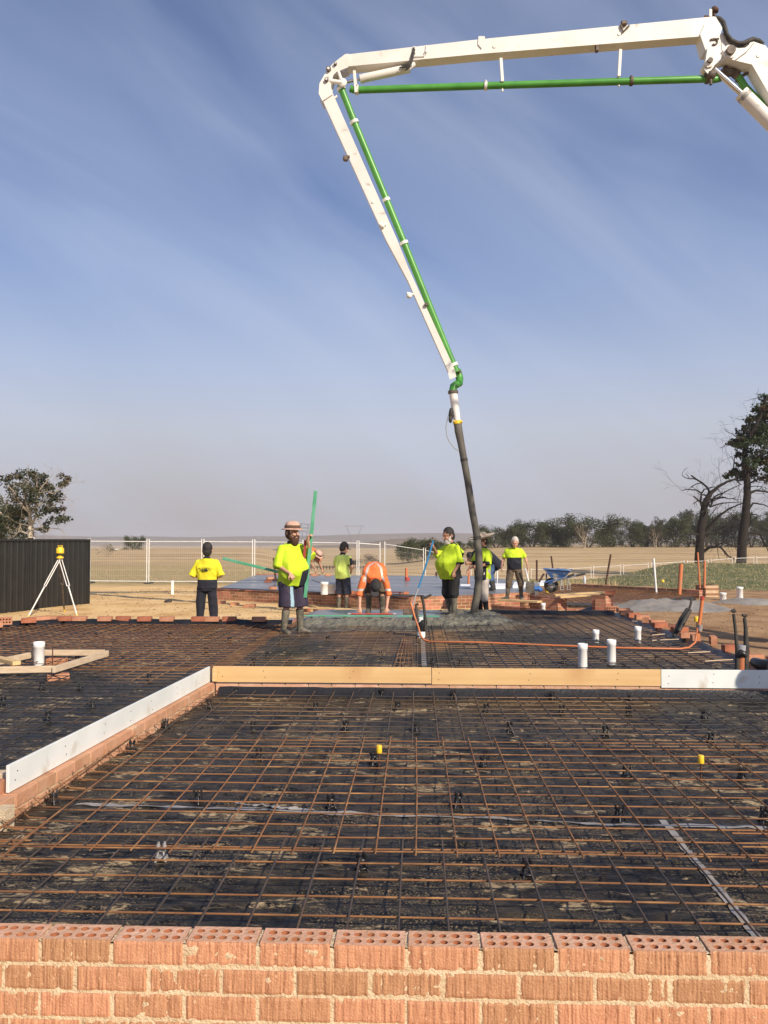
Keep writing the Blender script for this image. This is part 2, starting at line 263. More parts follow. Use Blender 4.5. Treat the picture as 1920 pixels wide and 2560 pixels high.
# ------------------------------------------------------------------ mesh helpers
class MB:
    def __init__(s): s.v = []; s.f = []; s.m = []; s.s = []
    def add(s, vs, fs, mi=0, sm=False):
        b = len(s.v); s.v += [tuple(x) for x in vs]
        for f in fs: s.f.append(tuple(i+b for i in f)); s.m.append(mi); s.s.append(sm)
    def box(s, c, d, R=None, mi=0, taper=1.):
        c = V(c); hx, hy, hz = d[0]/2, d[1]/2, d[2]/2
        vs = [V((x*hx*(taper if z > 0 else 1), y*hy*(taper if z > 0 else 1), z*hz)) for z in (-1, 1) for y in (-1, 1) for x in (-1, 1)]
        if R is not None: vs = [R @ q for q in vs]
        s.add([q+c for q in vs], [(0, 2, 3, 1), (4, 5, 7, 6), (0, 1, 5, 4), (2, 6, 7, 3), (0, 4, 6, 2), (1, 3, 7, 5)], mi)
    def bbox(s, c, d, R=None, mi=0, b=.004):
        bm = bmesh.new(); bmesh.ops.create_cube(bm, size=1)
        for q in bm.verts: q.co = V((q.co.x*d[0], q.co.y*d[1], q.co.z*d[2]))
        bmesh.ops.bevel(bm, geom=list(bm.edges), offset=b, segments=1, affect='EDGES')
        vs = [(R @ q.co if R is not None else q.co) + V(c) for q in bm.verts]
        s.add(vs, [[q.index for q in f.verts] for f in bm.faces], mi); bm.free()
    def beam(s, p0, p1, wd, ht, mi=0, up=V((0, 0, 1)), b=0.):
        p0 = V(p0); p1 = V(p1); y = (p1-p0); L = y.length; y.normalize(); x = y.cross(up).normalized(); z = x.cross(y)
        R = Matrix((x, y, z)).transposed()
        if b: s.bbox((p0+p1)/2, (wd, L, ht), R, mi, b)
        else: s.box((p0+p1)/2, (wd, L, ht), R, mi)
    def tube(s, pts, r, n=8, mi=0, caps=True, sm=True):
        pts = [V(p) for p in pts]; k = len(pts)
        rs = r if isinstance(r, (list, tuple)) else [r]*k
        t0 = (pts[1]-pts[0]).normalized(); u = t0.orthogonal().normalized(); vs = []; fs = []
        for i, p in enumerate(pts):
            if i == 0: t = pts[1]-p
            elif i == k-1: t = p-pts[i-1]
            else: t = (pts[i+1]-p).normalized()+(p-pts[i-1]).normalized()
            if t.length < 1e-9: t = t0
            t = t.normalized(); u = (u - t*u.dot(t))
            if u.length < 1e-6: u = t.orthogonal()
            u.normalize(); w_ = t.cross(u)
            for j in range(n):
                a = 2*PI*j/n; vs.append(p + (u*math.cos(a)+w_*math.sin(a))*rs[i])
        for i in range(k-1):
            for j in range(n):
                a = i*n+j; b = i*n+(j+1) % n; fs.append((a, b, b+n, a+n))
        s.add(vs, fs, mi, sm)
        if caps: s.add(vs[:n], [tuple(range(n))[::-1]], mi); s.add(vs[-n:], [tuple(range(n))], mi)
    def lathe(s, prof, c=(0, 0, 0), n=16, mi=0, R=None, sx=1., sy=1.):
        c = V(c); vs = []; fs = []
        for (r, z) in prof:
            for j in range(n):
                a = 2*PI*j/n; q = V((r*math.cos(a)*sx, r*math.sin(a)*sy, z)); vs.append((R @ q if R is not None else q)+c)
        for i in range(len(prof)-1):
            for j in range(n): a = i*n+j; b = i*n+(j+1) % n; fs.append((a, b, b+n, a+n))
        s.add(vs, fs, mi, True)
        s.add(vs[:n], [tuple(range(n))[::-1]], mi); s.add(vs[-n:], [tuple(range(n))], mi)
    def ell(s, c, r, R=None, mi=0, n=12):
        k = n//2; prof = []
        c = V(c); vs = []; fs = []
        for i in range(k+1):
            ph = PI*i/k
            for j in range(n):
                a = 2*PI*j/n; rr = max(math.sin(ph), 1e-3)
                q = V((r[0]*rr*math.cos(a), r[1]*rr*math.sin(a), -r[2]*math.cos(ph))); vs.append((R @ q if R is not None else q)+c)
        for i in range(k):
            for j in range(n): a = i*n+j; b = i*n+(j+1) % n; fs.append((a, b, b+n, a+n))
        s.add(vs, fs, mi, True)
        s.add(vs[:n], [tuple(range(n))[::-1]], mi); s.add(vs[-n:], [tuple(range(n))], mi)
    def cap(s, p0, r0, p1, r1, mi=0, n=10):
        p0 = V(p0); p1 = V(p1); d = (p1-p0)
        if d.length < 1e-5: d = V((0, 0, 1e-4))
        u = d.normalized(); pts = []; rs = []
        for a in (-80, -50, -20): pts.append(p0+u*r0*math.sin(math.radians(a))); rs.append(r0*math.cos(math.radians(a)))
        for a in (20, 50, 80): pts.append(p1+u*r1*math.sin(math.radians(a))); rs.append(r1*math.cos(math.radians(a)))
        s.tube(pts, rs, n, mi)
    def loft(s, secs, mi=0, n=16):
        vs = []; fs = []
        for (c, x, y, rx, ry) in secs:
            c = V(c); x = V(x).normalized(); y = V(y).normalized()
            for j in range(n):
                a = 2*PI*j/n; ca, sa = math.cos(a), math.sin(a)
                vs.append(c + x*rx*math.copysign(abs(ca)**.8, ca)+y*ry*math.copysign(abs(sa)**.8, sa))
        for i in range(len(secs)-1):
            for j in range(n): a = i*n+j; b = i*n+(j+1) % n; fs.append((a, b, b+n, a+n))
        s.add(vs, fs, mi, True)
        s.add(vs[:n], [tuple(range(n))[::-1]], mi); s.add(vs[-n:], [tuple(range(n))], mi)
    def prism(s, pts2, f, t0, t1, mi=0):      # pts2 outline, f(a,b,t)->point
        n = len(pts2); vs = [f(a, b, t0) for a, b in pts2]+[f(a, b, t1) for a, b in pts2]
        s.add(vs, [tuple(range(n)), tuple(range(2*n-1, n-1, -1))]+[(i, i+n, (i+1) % n+n, (i+1) % n) for i in range(n)], mi)
    def mesh(s, name, mats):
        me = bpy.data.meshes.new(name); me.from_pydata(s.v, [], s.f)
        for m in (mats if isinstance(mats, (list, tuple)) else [mats]): me.materials.append(MT[m] if isinstance(m, str) else m)
        me.polygons.foreach_set('material_index', s.m); me.polygons.foreach_set('use_smooth', s.s); me.update(); return me
    def obj(s, name, mats, parent=None, loc=None, rz=0.):
        o = bpy.data.objects.new(name, s.mesh(name, mats)); C.objects.link(o)
        if parent: o.parent = parent
        if loc is not None: o.location = loc
        o.rotation_euler.z = rz
        return o
def tag(o, label=None, cat=None, group=None, kind=None):
    if label: o['label'] = label
    if cat: o['category'] = cat
    if group: o['group'] = group
    if kind: o['kind'] = kind
    return o
def thing(name, label, cat, loc=(0, 0, 0), rz=0., group=None):
    o = bpy.data.objects.new(name, None); C.objects.link(o); o.location = loc; o.rotation_euler.z = rz; o.empty_display_size = .1
    return tag(o, label, cat, group)
def dup(o, parent=None):
    c = o.copy(); C.objects.link(c)
    if parent: c.parent = parent
    for ch in list(o.children): dup(ch, c)
    return c
def rnd(seed): return random.Random(seed)
def nz3(x, y, z=0., s=1.): return noise.noise(V((x*s, y*s, z*s)))
def fbm(x, y, z=0., o=4): return noise.fractal(V((x, y, z)), 1.0, 2.0, o)
def sst(a, b, x):
    t = max(0., min(1., (x-a)/(b-a))); return t*t*(3-2*t)
def heightgrid(name, xs, ys, h, mats, sm=True, matf=None):
    nx = len(xs); vs = [(x, y, h(x, y)) for y in ys for x in xs]
    fs = [(j*nx+i, j*nx+i+1, (j+1)*nx+i+1, (j+1)*nx+i) for j in range(len(ys)-1) for i in range(nx-1)]
    mb = MB(); mb.add(vs, fs, 0, sm); return mb.obj(name, mats)
def lin(a, b, n): return [a+(b-a)*i/(n-1) for i in range(n)]

# ------------------------------------------------------------------ terrain
ZG = -0.30
def ground_h(x, y):
    h = ZG - .12*sst(20, 36, y)
    pxx = x/max(y, 5.)                                       # bearing
    if y > 36:
        left = -.42 - .68*sst(36, 250, y) - 11*sst(265, 420, y) + .35*math.sin(x*.02+1)*sst(60, 200, y)
        cen = -.5 - 1.6*sst(38, 75, y) - 1.6*sst(80, 170, y) - 3.6*sst(170, 500, y)
        right = -.5 - 2.1*sst(36, 62, y) + 1.75*sst(85, 240, y) - 4*sst(300, 480, y)
        bl = sst(-.115, -.20, pxx)
        sx = x + 8 - (y-100)*.0
        br = sst(-.035, .075, pxx)
        h = cen*(1-bl)*(1-br) + left*bl + right*br*(1-bl)
        h += fbm(x*.01, y*.01)*.35*sst(60, 150, y)
    else:
        h += fbm(x*.6, y*.6)*.035*sst(8, 17, max(y, abs(x)*1.5))
        if x < -2: h += fbm(x*2.3, y*2.3)*.02
    if y > 700: h = h - (y-700)*.004
    return h
def axis(step0, lim, g=1.09):
    a = [0.]; st = step0
    while a[-1] < lim: a.append(a[-1]+st); st = st if a[-1] < 22 else st*g
    return a
ax = axis(.45, 3200); xs = [-q for q in ax[::-1]]+ax[1:]
ys = [-60., -25., -10., 0.]+[q+.45 for q in ax]
g = heightgrid('ground', xs, ys, ground_h, 'ground'); tag(g, kind='structure')
# distant hills
def hills(name, Y, prof, depth, zb):
    mb = MB(); n = 160; xs_ = lin(-Y*.95, Y*.95, n); vs = []; fs = []
    for i, x in enumerate(xs_):
        h = prof(x/Y)*Y
        for k, (dy, q) in enumerate(((-depth, 0), (-depth*.5, .55), (0, 1), (depth, 0))):
            vs.append((x, Y+dy, zb+(EYE.z+h-zb)*q))
    for i in range(n-1):
        for k in range(3): a = i*4+k; fs.append((a, a+4, a+5, a+1))
    mb.add(vs, fs, 0, True); return tag(mb.obj(name, 'hillmat'), kind='structure')
hills('hills', 2900, lambda b: .0035+.0045*fbm(b*3.1+4, 1.3)+.004*math.exp(-((b-.03)/.12)**2), 250, -30)
hills('hills', 1000, lambda b: -.0065+.0075*math.exp(-((b+.015)/.045)**2)+.0015*fbm(b*14, 7.)-.012*sst(-.1, -.25, b), 160, -14)

# ------------------------------------------------------------------ grassed mound
def mound_h(x, y):
    e = sst(9.0, 14.2, x + (45-y)*.16)
    n_ = sst(27.0, 43.5, y + (1.2*fbm(x*.12, 3.)))
    b = sst(44.5, 52, y)
    return -.60 + .85*e*n_*(1-b) - 2.4*b + .03*fbm(x*.8, y*.8)*e + .10*fbm(x*.12, y*.15)*e*n_
mo = heightgrid('lawn_mound', lin(4.5, 34, 110), lin(25, 54, 100), mound_h, 'mound'); tag(mo, kind='structure')
R = rnd(5); mb = MB()
for i in range(26000):
    x = R.uniform(5, 30); y = 25.5+21.5*(R.random()**1.3); z = mound_h(x, y)
    if z < ground_h(x, y)-.03: continue
    hh = R.uniform(.03, .09); a = R.uniform(0, PI); dx, dy = math.cos(a)*.02, math.sin(a)*.02; lx, ly = R.uniform(-.04, .04), R.uniform(-.04, .04)
    mb.add([(x-dx, y-dy, z-.01), (x+dx, y+dy, z-.01), (x+lx, y+ly, z+hh)], [(0, 1, 2)], 0 if R.random() < .6 else 1)
MT['blade'] = mat('grass_blade', (.10, .125, .04), (.2, .19, .08), rough=.9, scale=2, island=.3)
MT['dryblade'] = mat('dry_blade', (.34, .27, .14), (.45, .36, .2), rough=.9, scale=2, island=.25)
tag(mb.obj('grass', ['blade', 'dryblade']), 'short green and straw coloured turf growing over the mound', 'grass', kind='stuff')
mb = MB()
for i in range(24000):
    y = R.uniform(35.5, 58); px = R.uniform(-.45, .24); x = px*y
    if px < -.12 and R.random() < sst(-.12, -.26, px)*.8: continue
    if fbm(x*.35, y*.5) < R.uniform(-.5, .15): continue
    z = ground_h(x, y); hh = R.uniform(.08, .34)*(1-.6*sst(-.12, -.25, px)); a = R.uniform(0, PI); dx, dy = math.cos(a)*.012, math.sin(a)*.012; lx = R.uniform(-.12, .12)
    mb.add([(x-dx, y-dy, z-.01), (x+dx, y+dy, z-.01), (x+lx, y, z+hh)], [(0, 1, 2)], 0)
tag(mb.obj('dry_grass', ['dryblade']), 'tall dry golden grass beyond the far slab and fence', 'grass', kind='stuff')

# ------------------------------------------------------------------ front brick wall
BY = 2.71; BT = .23
def front_wall():
    x0 = G(281, 2352, BT).x; pitch = .24; L = .2275; HH = .0735; CP = .086
    root = thing('brick_wall', 'waist high salmon face brick wall with buff mortar and holed bricks along its top', 'brick wall', (0, BY, 0))
    R = rnd(11); mb = MB(); mh = MB()
    ncol, nrow = 34, 8
    for c in range(7):
        zt = BT - c*CP; zb = zt-HH; off = 0 if c % 2 == 0 else pitch/2+.01*(c-1)
        if c == 0: HH = .0745
        for i in range(-9, 14):
            xa = x0 + i*pitch + off + .005 + R.uniform(-.002, .002); xb = xa+L
            if xb < -2.35 or xa > 2.6: continue
            jz = R.uniform(-.0015, .0015); jy = R.uniform(-.002, .002)
            # ribbed front face
            deps = []; k = 0
            while k < ncol+1:
                run = R.choice((1, 1, 1, 2, 3)); d = R.choice((0, .0006, .0016, .003, .0042)) if run < 3 else R.uniform(0, .0005)
                deps += [d]*run; k += run
            seed = R.uniform(0, 99); vs = []; fs = []
            for r in range(nrow+1):
                for q in range(ncol+1):
                    fx = q/ncol; fz = r/nrow
                    ed = min(q, ncol-q, r, nrow-r) == 0
                    d = deps[q]*(.45+.9*abs(noise.noise(V((q*.7, r*.8, seed))))*1.2) + .0012*max(0, noise.noise(V((q*.5, r*1.1, seed+9))))
                    ex = noise.noise(V((q*.3, r*.9, seed+31)))*.0016 if ed else 0
                    vs.append((xa+L*fx+(ex if q in (0, ncol) else 0), jy + d + (.003 if ed else 0), zb+jz+HH*fz+(ex if r in (0, nrow) else 0)))
            for r in range(nrow):
                for q in range(ncol): a = r*(ncol+1)+q; fs.append((a, a+1, a+ncol+2, a+ncol+1))
            base = len(vs); W = .11
            vs += [(xa, jy+W, zb+jz), (xb, jy+W, zb+jz), (xb, jy+W, zt+jz), (xa, jy+W, zt+jz)]
            TL, TR = nrow*(ncol+1), nrow*(ncol+1)+ncol
            fs += [(base+1, base, base+3, base+2), (0, TL, base+3, base) if False else tuple([r*(ncol+1) for r in range(nrow+1)]+[base+3, base]), tuple([r*(ncol+1)+ncol for r in range(nrow, -1, -1)]+[base+1, base+2])]
            if c > 0: fs.append(tuple([TL+q for q in range(ncol+1)]+[base+2, base+3]))
            mb.add(vs, fs, 1)
            if c == 0:   # top with ten core holes
                nx, ny = 5, 2; top = []; z = zt+jz
                m0 = .010; cw = (L-2*m0)/nx; y0 = jy+.012; ch = (W-.022)/ny
                # rim strips
                fr = [(xa, jy+.003), (xb, jy+.003), (xb, jy+W), (xa, jy+W)]
                inn = [(xa+m0, y0), (xb-m0, y0), (xb-m0, y0+2*ch), (xa+m0, y0+2*ch)]
                tv = [(p[0], p[1], z) for p in fr+inn]
                mb.add(tv, [(0, 1, 5, 4), (1, 2, 6, 5), (2, 3, 7, 6), (3, 0, 4, 7)], 0)
                for ix in range(nx):
                    for iy in range(ny):
                        cx = xa+m0+cw*(ix+.5)+R.uniform(-.002, .002); cy = y0+ch*(iy+.5); rr = .0132+R.uniform(-.001, .0015)
                        n = 16; sq = []
                        for j in range(n):
                            a = 2*PI*j/n; ca, sa = math.cos(a), math.sin(a); mm_ = max(abs(ca), abs(sa))
                            sq.append((xa+m0+cw*(ix+.5)+ca/mm_*cw/2, y0+ch*(iy+.5)+sa/mm_*ch/2, z))
                        tl = R.uniform(-.006, .006)
                        c1 = [(cx+rr*math.cos(2*PI*j/n), cy+rr*math.sin(2*PI*j/n), z) for j in range(n)]
                        c2 = [(cx+tl+rr*.92*math.cos(2*PI*j/n), cy+rr*.92*math.sin(2*PI*j/n), z-R.uniform(.035, .05)) for j in range(n)]
                        mb.add(sq+c1, [(j, (j+1) % n, n+(j+1) % n, n+j) for j in range(n)], 0)
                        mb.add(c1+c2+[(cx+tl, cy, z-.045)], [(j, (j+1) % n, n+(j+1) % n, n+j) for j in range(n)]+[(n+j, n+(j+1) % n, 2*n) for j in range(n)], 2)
                        mb.s[-n*2:] = [True]*(2*n)
    mb.obj('brickwork', ['brick', 'brick_face', 'brick_hole'], root)
    # mortar sheet: slightly behind the faces, squeezing out here and there
    m2 = MB()
    xs_ = lin(-2.4, 2.65, 700); zs_ = lin(BT-7*CP, BT-.012, 84); vs = []; nx = len(xs_)
    for z in zs_:
        for x in xs_:
            n_ = fbm(x*14, z*22, 3., 4); k = max(0., n_-.42)*.014 + .0012*nz3(x, z, 0, 70.)
            top = .004 if z > BT-.016 else 0
            vs.append((x, .0048-k+top, z+(.004*n_ if z > BT-.016 else 0)))
    m2.add(vs, [(j*nx+i, j*nx+i+1, (j+1)*nx+i+1, (j+1)*nx+i) for j in range(len(zs_)-1) for i in range(nx-1)], 0, True)
    # top of the mortar between the header joints
    for i in range(-9, 14):
        x = x0+i*pitch-.005
        if -2.4 < x+.005 < 2.6:
            vs = []; fs = []
            for q in range(9):
                for s_ in (-.007, .001, .009):
                    vs.append((x+.004+s_+.0012*R.uniform(-1, 1), .002+q*.0132, BT-.005+.006*fbm(x*7+q*.9, s_*90, 5.)))
            for q in range(8):
                for s_ in range(2): a = q*3+s_; fs.append((a, a+1, a+4, a+3))
            m2.add(vs, fs, 0, True)
    m2.obj('mortar', 'mortar', root)
    return root
front_wall()

# ------------------------------------------------------------------ generic brick walls
def brickwall(name, label, p0, p1, zb, zt, thick=.11, parent=None, cat='brick wall', mats=('brick_far', 'mortar_far'), seed=1, ragged=0.):
    p0 = V((p0[0], p0[1], 0)); p1 = V((p1[0], p1[1], 0)); d = p1-p0; L = d.length; ang = math.atan2(d.y, d.x)
    R = rnd(seed); mb = MB(); n = max(1, round((zt-zb)/.086)); 
    for c in range(n):
        zc = zt-.043-.086*c; x = -(.12 if c % 2 else 0)
        while x < L:
            a = max(x, 0); b = min(x+.226, L)
            if b-a > .03 and not (c == 0 and R.random() < ragged):
                mb.box(((a+b)/2, thick/2+R.uniform(-.003, .003), zc-.001), (b-a, thick, .076), mi=0)
            x += .24
    mb.box((L/2, thick/2, (zb+zt-.012)/2-.002), (L-.008, thick-.012, zt-zb-.016), mi=1)
    o = mb.obj(name, mats, parent, (p0.x, p0.y, 0), ang)
    if label: tag(o, label, cat)
    return o
def bent_wall(name, label, pts, zb, zt, thick=.11, cat='brick wall', seed=1, ragged=0.):
    """one wall with corners, one mesh"""
    mb = MB(); R = rnd(seed)
    for k in range(len(pts)-1):
        p0 = V((pts[k][0], pts[k][1], 0)); p1 = V((pts[k+1][0], pts[k+1][1], 0)); d = p1-p0; L = d.length
        Rm = Matrix.Rotation(math.atan2(d.y, d.x), 3, 'Z'); n = max(1, round((zt-zb)/.086))
        s0 = .002 if k else 0
        for c in range(n):
            zc = zt-.043-.086*c; x = -(.12 if c % 2 else 0)
            while x < L:
                a = max(x, s0); b = min(x+.224, L)
                if b-a > .03 and not (c == 0 and R.random() < ragged):
                    q = Rm @ V(((a+b)/2, thick/2+R.uniform(-.003, .003), 0)) + p0
                    mb.box((q.x, q.y, zc-.001), (b-a, thick, .071), Rm, 0)
                x += .24
        q = Rm @ V((L/2, thick/2, 0))+p0
        mb.box((q.x, q.y, (zb+zt-.012)/2-.002), (L-.006, thick-.007, zt-zb-.016), Rm, 1)
    return tag(mb.obj(name, ['brick_far', 'mortar_far']), label, cat)

# ------------------------------------------------------------------ membranes (black plastic sheet)
XL = -2.32                               # inner side wall of the front bay
ZF, ZU = 0.0, 0.05                       # mesh heights, front bay and upper bay
def crink(x, y, a=1.):
    r = 1-abs(noise.noise(V((x*2.2, y*5.5, 1.)))*2); r2 = 1-abs(noise.noise(V((x*7, y*13, 5.)))*2)
    return a*(.013*r*r + .009*r2*r2 + .008*nz3(x, y, 3, 1.1))
def front_mem(x, y):
    z = -.075+crink(x, y)
    z += .05*sst(2.98, 2.86, y)
    return z
o = heightgrid('plastic_sheet', lin(-3.2, 5.0, 330), lin(2.83, 8.44, 300), front_mem, 'membrane')
tag(o, 'crinkled black plastic sheet smeared with dried mud beneath the mesh of the front bay', 'plastic sheet')
for (a, b, seed, wd) in (((190, 2005), (1920, 2068), 1, .045), ((560, 2003), (800, 2022), 2, .03)):
    p = G(*a, -.055); q = G(*b, -.055); mb = MB(); n = 70; vs = []
    for i in range(n):
        c = p.lerp(q, i/(n-1)); c.y += .03*nz3(i*.2, seed*3.)
        for s_ in (-1, 1): vs.append((c.x, c.y+s_*wd/2, front_mem(c.x, c.y+s_*wd/2)+.004))
    mb.add(vs, [(2*i, 2*i+2, 2*i+3, 2*i+1) for i in range(n-1)], 0, True)
    t_ = mb.obj('tape_strip', 'tape', o)
p = G(1655, 2045, -.055); q = G(1900, 2350, -.055); mb = MB(); vs = []; n = 50
for i in range(n):
    c = p.lerp(q, i/(n-1)*1.1)
    for s_ in (-1, 1): vs.append((c.x+s_*.02, c.y, front_mem(c.x+s_*.02, c.y)+.005))
mb.add(vs, [(2*i, 2*i+1, 2*i+3, 2*i+2) for i in range(n-1)], 0, True); mb.obj('tape_strip', 'tape', o)
BACKL, BACKR, XR = 14.55, 16.75, 3.92
def upper_mem(x, y):
    return ZU-.075+crink(x, y, .9)
xs_ = lin(-10.2, 4.15, 330); ys_ = lin(4.9, 16.9, 300); mb = MB(); idx = {}; vs = []; fs = []
for j, y in enumerate(ys_):
    for i, x in enumerate(xs_):
        idx[i, j] = len(vs); vs.append((x, y, upper_mem(x, y)))
for j in range(len(ys_)-1):
    for i in range(len(xs_)-1):
        x, y = xs_[i], ys_[j]
        if x > -2.45 and y < 8.72: continue
        if y > BACKL+.1 and x < -2.3: continue
        fs.append((idx[i, j], idx[i+1, j], idx[i+1, j+1], idx[i, j+1]))
used = sorted({k for f in fs for k in f}); rem = {k: n_ for n_, k in enumerate(used)}
mb.add([vs[k] for k in used], [tuple(rem[k] for k in f) for f in fs], 0, True)
o2 = mb.obj('plastic_sheet', 'membrane'); tag(o2, 'crinkled black plastic sheet beneath the mesh of the wide bay behind the boards', 'plastic sheet')
mb = MB(); p = G(1050, 1668, ZU-.04); q = G(1065, 1600, ZU-.04); mb.box(((p.x+q.x)/2, (p.y+q.y)/2, ZU-.028), (.06, (q.y-p.y), .004)); mb.obj('tape_strip', 'tape', o2)

# ------------------------------------------------------------------ reinforcing mesh
def sheet(name, label, x0, x1, y0, y1, z, ml, mt, px=.2, py=.19, r=.0047, seed=0, hooks=False, ox=None, n=6, group=None, skip=None):
    R = rnd(seed); mb = MB()
    x = ox if ox is not None else x0
    while x - px > x0: x -= px
    while x < x0: x += px
    while x <= x1:
        ph = R.uniform(0, 99); k = max(3, int((y1-y0)/.45)); pts = []
        ya = y0-R.uniform(0.02, .06); yb = y1+R.uniform(.02, .06)
        if skip: ya = max(ya, skip(x)[0]); yb = min(yb, skip(x)[1])
        if yb-ya > .3:
            for i in range(k+1):
                y = ya+(yb-ya)*i/k; pts.append((x+.006*nz3(ph, y, 0, .7), y, z+sag(x, y)))
            mb.tube(pts, r, n, 0)
        x += px
    y = y0+.02
    while y <= y1:
        ph = R.uniform(0, 99); k = max(3, int((x1-x0)/.45)); pts = []
        xa = x0-(.05 if hooks else R.uniform(.02, .05)); xb = x1+R.uniform(.02, .05)
        segs = [(xa, xb)]
        if skip:
            good = [q for q in lin(xa, xb, 120) if skip(q)[0] <= y <= skip(q)[1]]
            segs = [(good[0], good[-1])] if len(good) > 3 else []
        for (sa, sb) in segs:
            k = max(3, int((sb-sa)/.45))
            pts = [(sa+(sb-sa)*i/k, y+.007*nz3(ph, sa+(sb-sa)*i/k, 0, .7), z-2*r+.001+sag(sa+(sb-sa)*i/k, y)) for i in range(k+1)]
            if hooks: pts = [(xa+.17, y-.014, z-.052), (xa+.07, y-.012, z-.050), pts[0]] + pts[1:]
            mb.tube(pts, r, n, 1)
        y += py
    o = mb.obj(name, [ml, mt]); tag(o, label, 'steel mesh', group); return o
def sag(x, y): return .006*noise.noise(V((x*.9, y*.9, 4.)))
OX = G(995, 2322, 0).x
sheet('mesh_sheet', 'dark steel mesh sheet with rusty cross bars next to the holed brick wall top', -3.1, 2.35, 3.05, 4.32, .002, 'steel', 'rust', seed=1, ox=OX, py=.185)
sheet('mesh_sheet', 'bright orange rusted mesh sheet in the middle of the front bay', -2.22, 4.8, 4.10, 6.42, .014, 'rust', 'rust', seed=2, ox=OX+.07, hooks=True, py=.186)
sheet('mesh_sheet', 'rusted mesh sheet lapped over the dark one at the silver tape corner', 1.66, 4.8, 3.1, 4.45, .020, 'steel', 'rust', seed=4, ox=OX+.11, py=.187)
sheet('mesh_sheet', 'rusty mesh sheet with hooked end bars running on beside the white board brick ledge', -3.1, -2.0, 4.0, 4.45, .010, 'rust', 'rust', seed=5, ox=OX+.07)
sheet('mesh_sheet', 'grey brown steel mesh sheet in front of the yellow timber board', -2.16, 4.9, 6.28, 8.36, .004, 'steel', 'steel2', seed=3, ox=OX+.04, hooks=True, py=.19)
def edge_left(x):                       # left boundary of the upper bay
    return (4.95, BACKL-.12 if x > -6.3 else BACKL-.12+(x+6.3)*.55)
sheet('mesh_sheet', 'browned mesh sheet in the bay behind the long white board', -9.6, -2.62, 5.0, 9.6, ZU, 'steel2', 'steel2', seed=6, r=.0055, n=5, skip=edge_left)
sheet('mesh_sheet', 'rusty mesh sheet around the timber box and white pipe', -9.2, -2.2, 9.4, 14.4, ZU+.008, 'steel2', 'rust', seed=7, r=.0055, n=5, skip=edge_left)
sheet('mesh_sheet', 'mesh sheet under the bearded man, leading to the fresh concrete', -2.4, .4, 8.78, 15.2, ZU+.002, 'steel2', 'steel2', seed=8, r=.0055, n=5)
sheet('mesh_sheet', 'dark mesh sheet carrying the orange conduit and four white pipes', .25, XR-.1, 8.78, 16.5, ZU+.01, 'steel', 'steel2', seed=9, r=.0055, n=5)
mb = MB()
for i in range(6):
    p = G(1030+i*16, 1668-1*i, ZU+.03); 
for i in range(5): a = G(985+i*12, 1668, ZU+.03); b = G(1008+i*5, 1592, ZU+.03); mb.tube([a, b], .005, 5)
for i in range(9): t_ = i/8; a = G(985, 1668, ZU+.03).lerp(G(1008, 1592, ZU+.03), t_); b = G(1033, 1668, ZU+.03).lerp(G(1028, 1592, ZU+.03), t_); mb.tube([a, b], .004, 5)
tag(mb.obj('trench_mesh', 'rust'), 'narrow strip of rusty trench mesh lying in front of the orange shirted man', 'steel mesh')

# ------------------------------------------------------------------ bar chairs
def chair_mesh(name, m):
    mb = MB()
    mb.lathe([(.040, 0), (.042, .004), (.034, .006), (.030, .004)], n=14)
    for a in (0, PI/2, PI, 3*PI/2):
        c, s_ = math.cos(a+.5), math.sin(a+.5)
        mb.tube([(c*.034, s_*.034, .004), (c*.022, s_*.022, .03), (c*.014, s_*.014, .062)], [.0075, .006, .0045], 6)
        mb.box((c*.019, s_*.019, .078), (.013, .011, .026), Matrix.Rotation(a+.5, 3, 'Z'), taper=.6)
    mb.lathe([(.020, .056), (.021, .064), (.012, .070)], n=10)
    mb.lathe([(.030, .026), (.031, .030), (.024, .033)], n=12)
    return mb.mesh(name, m)
cm = chair_mesh('bar_chair', 'blackplastic')
front_ch = [(134,2000),(497,1998),(828,2012),(1145,2006),(1549,2038),(1912,2046),(905,2168),(1318,2184),(330,1868),(647,1890),(935,1900),(1210,1908),(1567,1934),(1855,1940),(413,1810),(632,1818),(865,1815),(1040,1818),(1275,1820),(1515,1830),(1778,1848),(523,1760),(788,1768),(994,1765),(1215,1771),(1405,1775),(1572,1778),(1760,1785),(590,1728),(955,1732),(1135,1735),(1380,1738),(1575,1742)]
def put_chair(me, px, py, z, label, group, R):
    o = bpy.data.objects.new('bar_chair', me); C.objects.link(o); p = G(px, py, z); o.location = (p.x, p.y, z); o.rotation_euler = (R.uniform(-.05, .05), R.uniform(-.05, .05), R.uniform(0, 6))
    o.scale = (1.1, 1.1, 1.05); return tag(o, label, 'bar chair', group)
R = rnd(3)
ORD = ['first', 'second', 'third', 'fourth', 'fifth', 'sixth', 'seventh', 'eighth', 'ninth', 'tenth', 'eleventh', 'twelfth', 'thirteenth', 'fourteenth', 'fifteenth', 'sixteenth']
def chair_rows(pts, rows, dz, z, group):
    for lo, hi, where in rows:
        for i, p in enumerate(sorted(q for q in pts if lo <= q[1] < hi)):
            put_chair(cm, p[0], p[1]+dz, z, ORD[i]+' black bar chair from the left '+where, group, R)
chair_rows(front_ch, [(2100, 2300, 'in the row closest to the brick wall'), (1970, 2100, 'in the row along the silver tape'), (1863, 1970, 'in the row level with the yellow caps'), (1805, 1863, 'in the row just past the orange rusted sheet'), (1755, 1805, 'in the second row from the yellow boards'), (1700, 1755, 'in the row right below the yellow boards')], 14, -.075, 'bar chairs in the front bay')
cm2 = chair_mesh('bar_chair_foil', 'tape')
put_chair(cm2, 403, 2155, -.075, 'bar chair topped with crumpled silver tape near the brick wall', None, R)
